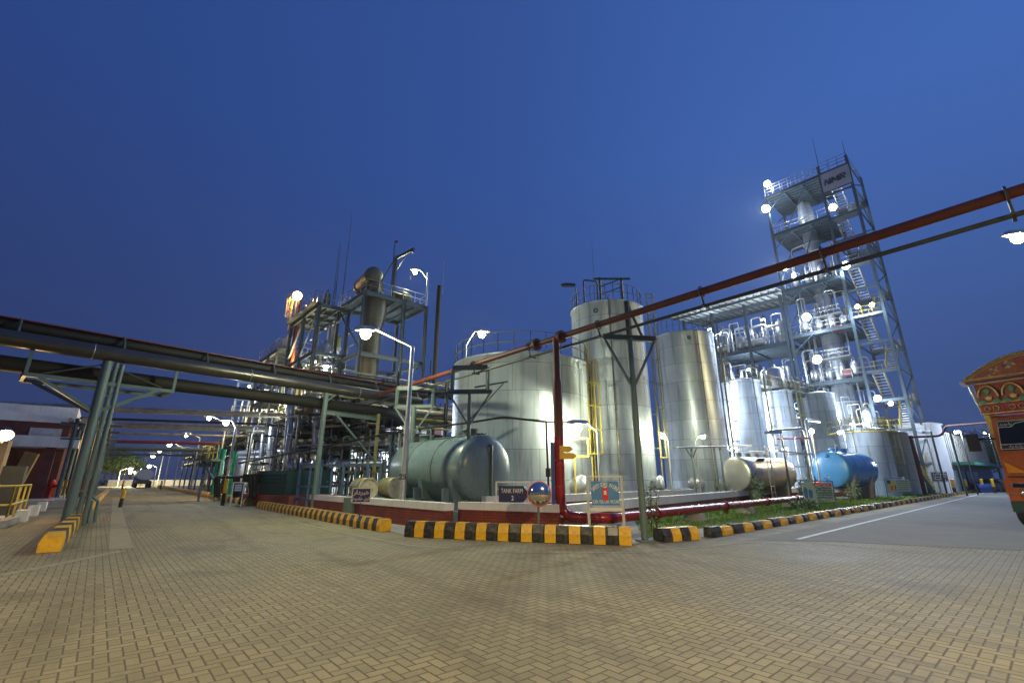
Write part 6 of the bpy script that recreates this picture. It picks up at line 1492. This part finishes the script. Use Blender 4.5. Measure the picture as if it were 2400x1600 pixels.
# plant flood lights in the canopied building and around tank feet
for i, (l, p_, k, pw) in enumerate((('white floodlight under the canopy roof', tw(14, 1.2, 24), 'C', 380), ('white floodlight at the left end under the canopy roof', tw(22, 1.2, 24.5), 'C', 380),
    ('white floodlight on the second floor of the process building', tw(17, 1, 17), 'C', 800), ('white floodlight above the narrow tanks', tw(20, .5, 11.5), 'C', 800), ('white floodlight at first floor of the process building', tw(14, .5, 11.5), 'C', 700),
    ('white floodlight low between the tall tanks and the process building', V(19.5, 47, 5), 'C', 1200), ('white floodlight behind the narrow silver tanks', V(27, 53, 6), 'C', 900),
    ('white floodlight between the second tall tank and the third', V(19.6, 41.2, 4.2), 'C', 700), ('white floodlight between the narrow tanks', V(27.4, 47.0, 4.5), 'C', 600),
    ('white floodlight left of the blue tank', V(30.9, 43.6, 5.8), 'C', 700), ('white floodlight facing the white building', V(48.5, 50.5, 6.5), 'C', 500), ('white floodlight beside the squat tank', V(41.3, 56, 8), 'C', 900))):
    f = flood(l, p_, p_ + V(-.5, 1, -.2), k, 0, .22, mast=p_.z - 3 if i < 5 else 0); lamp(f, p_ + V(-.3, -.6, -.1), pw * 2.2, COOL, .2)
q = at(2334, 1090, 56); f = flood('added white lamp on a pole, lighting the warehouse wall', (q.x, 56, 7), (q.x - 2, 64, 3), 'C', 2200, .16, mast=0)  # lamp and pole added to brighten the dark warehouse wall
# yellowish lamp between tall tanks, in front of the second
p_ = V(9.6, 29.2, 4.3); road_lamp('low lamp on a thin pole between the two tallest silver tanks', (9.9, 29.6, 0), 4.2, p_, 'Y', 420, r=.05, hs=1.0)
p_ = V(13.4, 33.2, 4.6); road_lamp('low lamp on a thin pole at the left end of the stainless tank', (13.2, 33.6, 0), 4.5, p_, 'Y', 240, r=.05, hs=1.0)
p_ = V(21.6, 33.4, 5.0); road_lamp('low lamp on a thin pole between the stainless and the blue tank', (21.9, 33.9, 0), 4.9, p_, 'W', 650, r=.05, hs=1.0)
# street lamps of the junction: one cut by the right picture edge, two behind the viewer
h_ = at(2412, 545, 15); road_lamp('street lamp cut by the right picture edge above the truck', (h_.x + 2.0, 14.5, 0), h_.z - .2, h_, 'Y', 450, r=.09, hs=1.3)
road_lamp('street lamp behind the viewer on the left side of the junction', (-10, -3.0, 0), 8.2, (-8.2, -2.4, 8.6), 'W', 4300, r=.09, cone=164)
road_lamp('street lamp behind the viewer on the right side of the junction', (9.5, -4.5, 0), 8.2, (8.0, -3.5, 8.6), 'W', 8600, r=.09, cone=164)

# low building across the junction, behind the viewer (seen in the mirror and the shiny tanks)
t = thing('rear_building', 'long low cream building behind the viewer, seen only in reflections', 'building', (0, -34, 0))
b = MB(); b.box((0, -36, 3), (90, 8, 6)); b.build('wall', M['wpost'], t)
b = MB(); b.box((0, -36, 6.15), (91, 9, .3)); b.build('roof', M['conc'], t)
for k in range(12): b = MB(); b.box((-38 + 7 * k, -31.97, 2.2), (2.4, .1, 1.6)); b.build('window', M['glass'], t)
# ================================================================== TRUCK
O_ = V(17.35, 16.75, 0); dF = V(.42, -.907, 0); dB = V(.907, .42, 0)
def tr(a, b_, z): return O_ + dF * a + dB * b_ + UP * z
TR = thing('decorated_truck', 'orange decorated truck with a painted crown over the cab, cut by the right picture edge', 'truck', tr(1.5, 3, 0))
M['tor'] = mat('orange_truck_paint', (.40, .085, .010), .28, 0, .08, 2); M['tred'] = mat('truck_red_panel', (.38, .028, .018), .35, 0, .35, 9)
M['tgold'] = mat('truck_gold_trim', (.62, .42, .12), .35, .3, .25, 14); M['tgreen'] = mat('truck_green_ornament', (.10, .30, .14), .4, 0, .25, 12)
M['tpic'] = mat('truck_orange_panel', (.34, .055, .015), .35, 0, .55, 13, dirt=(.42, .16, .04), dirtamt=.6); M['chrome'] = mat('chrome', (.75, .75, .74), .12, 1, .05, 3)
nF = -dB; W = 3.0
def fpan(name, a0, a1, z0, z1, m, out=0.0, th=.05, par=None, poly=None):
    b = MB()
    if poly: b.prism(poly, tr(0, -out, 0), dF, UP, th)
    else: b.box(tr((a0 + a1) / 2, -out, (z0 + z1) / 2), (a1 - a0, th, z1 - z0), dF)
    return b.build(name, M[m] if isinstance(m, str) else m, par or TR)
b = MB()      # cab body
prof = [(0, .85), (0, 1.62), (.02, 2.5), (.22, 3.72), (.5, 3.85), (2.1, 3.85), (2.1, .6), (.6, .6)]
b.add([tr(0, x, z) for x, z in prof] + [tr(W, x, z) for x, z in prof], [tuple(range(8)), tuple(range(15, 7, -1))] + [(i, 8 + i, 8 + (i + 1) % 8, (i + 1) % 8) for i in range(8)])
b.build('cab', M['tor'], TR)
# windscreen lies on the sloped face
def wsp(a, z): f = (z - 2.5) / 1.22; return tr(a, .02 + .2 * f, z)
def wpoly(name, pts, m, off, par=TR):
    n = -(dB * 1.22 - UP * .2).normalized(); b = MB(); P = [wsp(a, z) + n * off for a, z in pts]; Q = [p - n * .02 for p in P]; k = len(P)
    b.add(P + Q, [tuple(range(k)), tuple(range(2 * k - 1, k - 1, -1))] + [(i, k + i, k + (i + 1) % k, (i + 1) % k) for i in range(k)]); return b.build(name, m, par)
wsm = wpoly('windscreen', [(.1, 2.56), (W - .1, 2.56), (W - .16, 3.62), (.16, 3.62)], M['glass'], .02)
wpoly('screen_band', [(.16, 3.38), (.5, 3.38), (.6, 3.5), (.9, 3.55), (1.1, 3.42), (1.3, 3.38), (W - .16, 3.38), (W - .17, 3.6), (.17, 3.6)], M['kb'], .03, wsm)
wpoly('screen_band', [(.12, 2.58), (W - .12, 2.58), (W - .14, 2.74), (.13, 2.74)], M['kb'], .03, wsm)
b = MB(); n = -(dB * 1.22 - UP * .2).normalized()
for P in ([(.12, 2.6), (.17, 3.58), (W - .17, 3.58), (W - .12, 2.6), (.12, 2.6)], [(.16, 3.36), (.5, 3.36), (.62, 3.47), (.85, 3.52), (1.05, 3.44), (1.2, 3.36), (W - .2, 3.36)], [(.14, 2.76), (W - .14, 2.76)]):
    b.tube([wsp(a, z) + n * .05 for a, z in P], .012, 5)
for a0, z0, wd in ((.22, 3.45, .3), (1.4, 3.45, .7), (.35, 2.67, .9)):
    x = a0
    while x < a0 + wd: 
        L = rr.uniform(.05, .12); b.tube([wsp(x, z0 - .02) + n * .055, wsp(x + L * .3, z0 + rr.uniform(.02, .07)) + n * .055, wsp(x + L * .6, z0 - .04) + n * .055, wsp(x + L, z0 + .02) + n * .055], .011, 4); x += L + .03
b.build('screen_lettering', M['letter'], wsm)
b = MB(); b.tube([wsp(.95, 2.55) + n * .07, wsp(1.35, 2.68) + n * .09], .02, 5); b.tube([wsp(1.1, 2.58) + n * .09, wsp(1.9, 2.62) + n * .09], .015, 5); b.build('wiper', M['black'], TR)
fpan('front_seam', .1, W - .1, 1.66, 1.70, 'kb', .012, .05)
fpan('bumper', -.02, W + .02, 1.12, 1.60, 'tor', .06, .24); fpan('lower_bumper', .0, W, .88, 1.10, 'tor', .05, .2)
fpan('bumper_trim', -.02, W + .02, 1.10, 1.125, 'chrome', .17, .03)
for a in (.55, W - .55):
    f = fpan('headlight', a - .38, a + .38, 1.30, 1.47, 'chrome', .16, .08); b = MB(); b.box(tr(a, -.215, 1.385), (.7, .02, .13), dF); b.build('headlight_lens', M['glass'], f)
    b = MB(); b.lathe([(.15, 0), (.15, .05), (.11, .08), (0, .06)], tr(a - .05, -.16, 1.12 - .0), -dB, 20); b.build('fog_light', M['chrome'], TR)
fpan('corner_lamp', 0, 0, 0, 0, mat('amber_lens', (.7, .25, .02), .2), .03, .03, None, [(.08, 2.2), (.12, 1.8), (.62, 1.8)])
gr = fpan('grille', 1.0, W - 1.0, 1.85, 2.15, 'kb', .02, .06)
b = MB()
for k in range(3): b.tube([tr(.85 + .1 * k, -.06, 2.12 - k * .1), tr(W / 2, -.09, 2.07 - k * .1), tr(W - .85 - .1 * k, -.06, 2.12 - k * .1)], .025, 6)
b.build('grille_bar', M['chrome'], gr)
fpan('under_guard', .0, W, .52, .87, mat('dark_green_guard', (.02, .05, .035), .6, 0, .2, 3), -.1, .5)
for a in (.17, W - .17):
    for bb2 in (.42, 5.6, 6.9):
        b = MB(); b.lathe([(0, -.16), (.3, -.16), (.5, -.15), (.56, -.1), (.56, .1), (.5, .15), (.3, .16), (0, .16)], tr(a, bb2, .56), dF, 28); w_ = b.build('wheel', M['black'], TR)
        b = MB(); b.lathe([(.28, .165), (.22, .12), (0, .1)], tr(a, bb2, .56), dF * (1 if a > 1 else -1), 18); b.build('rim', M['chrome'], w_)
b = MB(); b.box(tr(W / 2, 5, .9), (1.2, 8, .3), dF); b.build('chassis', M['dsteel'], TR)
# cargo box and crown
b = MB(); b.box(tr(W / 2, 5.2, 2.9), (W + .5, 5.8, 3.2), dF); b.build('cargo_box', M['tpic'], TR)
for k in range(7): b = MB(); b.box(tr(W / 2, 2.6 + k * .9, 2.9), (W + .58, .12, 3.3), dF); b.build('cargo_rib', M['tgold'], TR)
CR = fpan('front_panel', -.14, W + .14, 3.86, 5.02, 'tred', -.25, .35)
nA_ = 5; aw = (W + .28) / nA_
for k in range(nA_):
    ac = -.14 + aw * (k + .5); z0 = 4.30
    arch = [(ac + (.27 * math.cos(math.radians(t_)) * (1 - .25 * max(0, math.sin(math.radians(t_)) - .6))), z0 + .18 + .40 * math.sin(math.radians(t_))) for t_ in range(0, 181, 15)] + [(ac - .27, z0), (ac + .27, z0)]
    arch = arch[:-2] + [(ac - .27, z0 - .02), (ac + .27, z0 - .02)]
    fpan('arch_picture', 0, 0, 0, 0, 'tpic', .0 - .05 + .0, .03, CR, arch)
    b = MB(); b.tube([tr(x, .02, z) for x, z in arch[:13]], .035, 6); b.build('arch_border', M['tgold'], CR)
    b = MB(); b.prism([(ac, z0 + .5), (ac - .09, z0 + .38), (ac, z0 + .26), (ac + .09, z0 + .38)], tr(0, .01, 0), dF, UP, .03)
    b.build('green_diamond', M['tgreen'], CR)
    for sg_ in (-1, 1): b = MB(); b.prism([(ac + sg_ * .05, z0 - .02), (ac + sg_ * .2, z0 + .08), (ac + sg_ * .34, z0), (ac + sg_ * .2, z0 - .09)][::sg_], tr(0, .01, 0), dF, UP, .03); b.build('green_leaf', M['tgreen'], CR)
    fpan('lower_picture', ac - .32, ac + .32, 3.92, 4.18, 'tred', -.06, .03, CR)
    b = MB(); b.ring(tr(ac - .12, .02, 4.05), .08, .014, dB, 14); b.ring(tr(ac + .12, .02, 4.05), .08, .014, dB, 14); b.prism([(ac - .06, z0 + .06), (ac + .06, z0 + .06), (ac + .1, z0 + .16), (ac, z0 + .2), (ac - .1, z0 + .16)], tr(0, .0, 0), dF, UP, .03); b.build('flower_ornament', M['tgold'], CR)
for z in (3.88, 4.24, 4.98): fpan('trim', -.16, W + .16, z - .02, z + .02, 'tgold', -.04, .06, CR)
xs = [-.30 + (W + .6) * i / 24 for i in range(25)]
top = lambda x: 5.10 + .72 * math.sin(math.pi * (x + .30) / (W + .6)) ** .9 if 0 < (x + .30) < (W + .6) else 5.10
crown = [(x, 5.05) for x in (xs[0], xs[-1])] + [(x, top(x)) for x in xs[::-1]]
CN = fpan('crown', 0, 0, 0, 0, 'tpic', .02, .5, None, crown)
b = MB(); b.tube([tr(x, -.24, top(x)) for x in xs], .05, 6); b.tube([tr(x, -.27, top(x) - .1) for x in xs[1:-1]], .02, 5); b.tube([tr(x, -.26, 5.12) for x in (xs[0], xs[-1])], .04, 6); b.build('crown_border', M['tgold'], CN)
b = MB()
for i in range(56): x = -.28 + (W + .56) * i / 55; b.box(tr(x, -.30, top(x) + .02), (.03, .03, .05), dF)
b.build('crown_beads', M['kb'], CN)
for i, (x, z, r, m) in enumerate(((.3, 5.25, .11, 'tgold'), (.75, 5.4, .15, 'tgreen'), (1.5, 5.48, .2, 'tgold'), (2.25, 5.4, .15, 'tgreen'), (2.75, 5.3, .14, 'tgold'), (.5, 5.3, .1, 'tred'), (1.1, 5.3, .12, 'bluepost'), (1.9, 5.3, .12, 'bluepost'))):
    b = MB(); b.ring(tr(x, -.245, z), r, .025, dB, 18); 
    for k in range(6): a = k * 1.047; b.prism([(0, -.03), (r * .7, 0), (0, .03)], tr(x, -.25, z), dF * math.cos(a) + UP * math.sin(a), UP * math.cos(a) - dF * math.sin(a), .02)
    b.build('crown_flower', M[m], CN)
for i in range(46):
    x = rr.uniform(-.1, W + .1); z = rr.uniform(5.16, max(5.2, top(x) - .16)); r = rr.uniform(.04, .09); a = rr.uniform(0, 3.14); b = MB()
    u_ = dF * math.cos(a) + UP * math.sin(a); v_ = UP * math.cos(a) - dF * math.sin(a)
    b.prism([(-r, 0), (0, -r * .45), (r, 0), (0, r * .45)], tr(x, -.262, z), u_, v_, .02); b.build('painted_leaf', M[('tgold', 'tgreen', 'tred', 'bluepost', 'letter')[i % 5]], CN)
b = MB(); b.box(tr(-.33, -.1, 5.02), (.16, .3, .14), dF); b.tube([tr(-.26, 0, 5.0), tr(-.16, .2, 3.9)], .05, 6); b.build('crown_bracket', M['chrome'], TR)
b = MB(); b.bar(tr(-.14, .5, 4.9), tr(-.10, .9, 1.2), .16, .5, dB); b.build('side_ornament', M['tgold'], TR)
for a_, s_g in ((-.05, -1), (W + .05, 1)):
    b = MB(); b.tube([tr(a_, .3, 3.0), tr(a_ + s_g * .35, -.05, 3.0)], .03, 6); b.build('mirror_arm', M['black'], TR)
    b = MB(); b.box(tr(a_ + s_g * .50, -.1, 2.88), (.30, .14, .62), dF); b.build('wing_mirror', M['black'], TR)

# ================================================================== TANKER AND CAR FAR OFF
q = at(336, 1130, 92); q.z = 0
t = thing('tanker_lorry', 'white tanker lorry seen from behind at the far end of the left road', 'lorry', q); bk = RD
b = MB(); ex_ = UP.cross(bk); 
prof = [(0, 0), (1, 0)]
vs = []; 
for L in (0, 7.5):
    for k in range(24): a = 6.283 * k / 24; vs.append(q + bk * L + ex_ * math.cos(a) * 1.35 + UP * (2.45 + .98 * math.sin(a)))
b.add(vs, [tuple(range(24)), tuple(range(47, 23, -1))] + [(i, (i + 1) % 24, 24 + (i + 1) % 24, 24 + i) for i in range(24)], False); b.build('tank', M['white'], t)
b = MB(); b.box(q + bk * 4 + UP * 1.1, (2.2, 9, .5), ex_); b.box(q + UP * .95 - bk * .1, (2.6, .2, .5), ex_); b.build('chassis', M['dsteel'], t)
b = MB(); b.box(q + bk * 9.3 + UP * 2.0, (2.6, 2.0, 2.6), ex_); b.build('cab', M['bluetank'], t)
b = MB(); b.box(q + UP * 3.5 + bk * 3.7, (1.2, 6, .15), ex_); b.build('top_walkway', M['dsteel'], t)
for sg_ in (-1, 1):
    for L in (.8, 2.0, 8.8): b = MB(); b.lathe([(0, -.25), (.5, -.25), (.55, 0), (.5, .25), (0, .25)], q + bk * L + ex_ * sg_ * 1.1 + UP * .55, ex_, 20); b.build('wheel', M['black'], t)
    b = MB(); b.box(q - bk * .22 + ex_ * sg_ * 1.1 + UP * 1.0, (.3, .04, .15), ex_); b.build('tail_light', M['red'], t)
q = at(2338, 1130, 62); q.z = 0
t = thing('parked_car', 'dark car parked at the far end of the right road beside the truck', 'car', q); cx, cy = V(1, .15, 0).normalized(), V(-.15, 1, 0).normalized()
body = [(-2.1, .35), (-2.15, .8), (-1.9, 1.0), (-1.2, 1.08), (-.7, 1.6), (.7, 1.65), (1.35, 1.1), (2.05, .95), (2.1, .35)]
b = MB(); b.prism([(x, z) for x, z in body], q, cy, UP, 1.8); b.build('body', mat('dark_car_paint', (.06, .065, .08), .25, .4), t)
b = MB(); b.prism([(-1.1, 1.1), (-.68, 1.52), (.66, 1.57), (1.2, 1.12)], q, cy, UP, 1.83); b.build('windows', M['glass'], t)
for sg_ in (-1, 1):
    for L in (-1.3, 1.3): b = MB(); b.lathe([(0, -.12), (.34, -.12), (.36, 0), (.34, .12), (0, .12)], q + cy * L + cx * sg_ * .85 + UP * .35, cx, 18); b.build('wheel', M['black'], t)
    b = MB(); b.box(q - cy * 2.13 + cx * sg_ * .6 + UP * .75, (.35, .05, .16), cx); b.build('headlight', M['chrome'], t)
# barrier wall and lit ground at the road end
b = MB(); a, c2 = at(255, 1125, 118), at(345, 1125, 118); b.bar(V(a.x, 118, .7), V(c2.x + 14, 124, .7), .4, 1.4); prop(b.build('end_wall', M['wpost']), 'low pale wall closing the far end of the left road', 'wall')

# ================================================================== TREES AND PLANTS
def leaves(mb, c, r, n, size, squash=.8):
    for _ in range(n):
        while True:
            p = V(rr.uniform(-1, 1), rr.uniform(-1, 1), rr.uniform(-1, 1))
            if .25 < p.length < 1: break
        q = c + V(p.x * r, p.y * r, p.z * r * squash); a = V(rr.uniform(-1, 1), rr.uniform(-1, 1), rr.uniform(-.6, .6)).normalized(); d = a.cross(V(rr.uniform(-1, 1), rr.uniform(-1, 1), 1)).normalized()
        L = size * rr.uniform(.6, 1.3); mb.add([q - a * L, q + d * L * .38, q + a * L, q - d * L * .38], [(0, 1, 2, 3)])
def tree(label, q, h, r, n=1500, group='trees beyond the road end', size=.28):
    q = V(q[0], q[1], 0); t = thing('leafy_tree', label, 'tree', q, group)
    b = MB(); b.tube([q, q + UP * h * .35 + V(.1, 0, 0), q + UP * h * .6], [.28, .2, .1], 8)
    tips = []
    for k in range(6):
        a = k * 1.05; e_ = q + UP * h * rr.uniform(.5, .8) + V(math.cos(a), math.sin(a), 0) * r * .55; tips.append(e_); b.tube([q + UP * h * .35, (q + UP * h * .45 + e_) / 2, e_], [.12, .08, .03], 6)
    b.build('trunk', M['bark'], t)
    b = MB(); m = n // 9
    leaves(b, q + UP * h * .72, r * .7, m * 2, size)
    for e_ in tips: leaves(b, e_ + UP * rr.uniform(-.3, .6), r * rr.uniform(.35, .55), m, size)
    b.build('crown', M['leaf'], t); return t
for i, (x, Y, h, r) in enumerate(((262, 122, 9, 5), (275, 126, 8, 5), (290, 122, 7.5, 4.5), (304, 128, 6.5, 4), (246, 124, 10, 5))):
    q = at(x, 1115, Y); tree(['large', 'broad', 'rounded', 'small', 'tall'][i] + ' tree lit yellow green beyond the far end of the left road', q, h, r, size=.45)
for i, (x, Y, h, r) in enumerate(((2318, 92, 11, 6), (2345, 98, 12, 7), (2290, 112, 9, 6))):
    q = at(x, 1115, Y); tree(['dark tree between the warehouse and the truck', 'tall dark tree behind the truck cab', 'distant dark tree behind the warehouse'][i], q, h, r, group='dark trees behind the warehouse', size=.45)
def sapling(label, q, h, n, spread=.25, size=.07):
    q = V(q[0], q[1], 0); t = thing('young_plant', label, 'plant', q)
    b = MB(); L = []
    for k in range(3 if h > .9 else 5):
        e_ = q + V(rr.uniform(-1, 1) * spread * .6, rr.uniform(-1, 1) * spread * .6, h * rr.uniform(.7, 1)); b.tube([q, (q + e_) / 2 + V(.02, .02, 0), e_], [.014, .01, .005], 5); L.append(e_)
    b.build('stem', M['bark'], t); b = MB()
    for e_ in L:
        for j in range(n // len(L)): f = rr.uniform(.3, 1); leaves(b, q + (e_ - q) * f, spread * .7, 1, size)
    b.build('foliage', M['leaf'], t)
for x, y, h, n, sp_, l in ((1528, 1248, 1.7, 90, .28, 'thin bamboo like sapling right of the grey pipe post'), (1540, 1240, 1.3, 60, .2, 'small sapling just right of the thin one by the grey pipe post'), (1704, 1208, .6, 50, .2, 'tiny seedling under the red ground pipe between two blocks'),
    (1788, 1192, 1.9, 420, .42, 'leafy young tree against the long wall before the stainless tank'), (1880, 1178, 1.9, 200, .3, 'tall thin plant at the left post of the green notice board'), (1900, 1180, 1.8, 160, .28, 'thin plant behind the green notice board'),
    (1896, 1196, .55, 500, .7, 'low dark bush under the green notice board'), (1957, 1188, 1.8, 200, .28, 'thin leafy plant at the right post of the green notice board'), (1994, 1182, 1.5, 200, .35, 'young plant before the round end of the blue tank'),
    (2014, 1176, 1.6, 200, .35, 'young plant with orange flowers below the blue tank'), (2150, 1150, 1.0, 700, 1.3, 'low bush beside the dark red post'), (2172, 1147, .9, 600, 1.2, 'low bush right of the dark red post'), (1862, 1196, .5, 120, .3, 'small shrub left of the green notice board')):
    q = G(x, y); sapling(l, q, h, n, sp_, .055 + .05 * min(1, q.y / 60))
# ------------------------------------------------------------------ evening air
hz_b = MB(); hz_b.box((0, 300, 20), (1300, 1300, 66))
hm = bpy.data.materials.new('evening_haze'); hm.use_nodes = True; ht = hm.node_tree; ht.nodes.clear()
ho = ht.nodes.new('ShaderNodeOutputMaterial'); hv = ht.nodes.new('ShaderNodeVolumePrincipled'); ht.links.new(hv.outputs[0], ho.inputs['Volume'])
hv.inputs['Color'].default_value = (.9, .92, .95, 1); hv.inputs['Density'].default_value = HAZE; hv.inputs['Anisotropy'].default_value = .6
if HAZE > 0: prop(hz_b.build('haze', hm), kind='stuff')
rnd = random.Random(9)
bpy.context.view_layer.update()
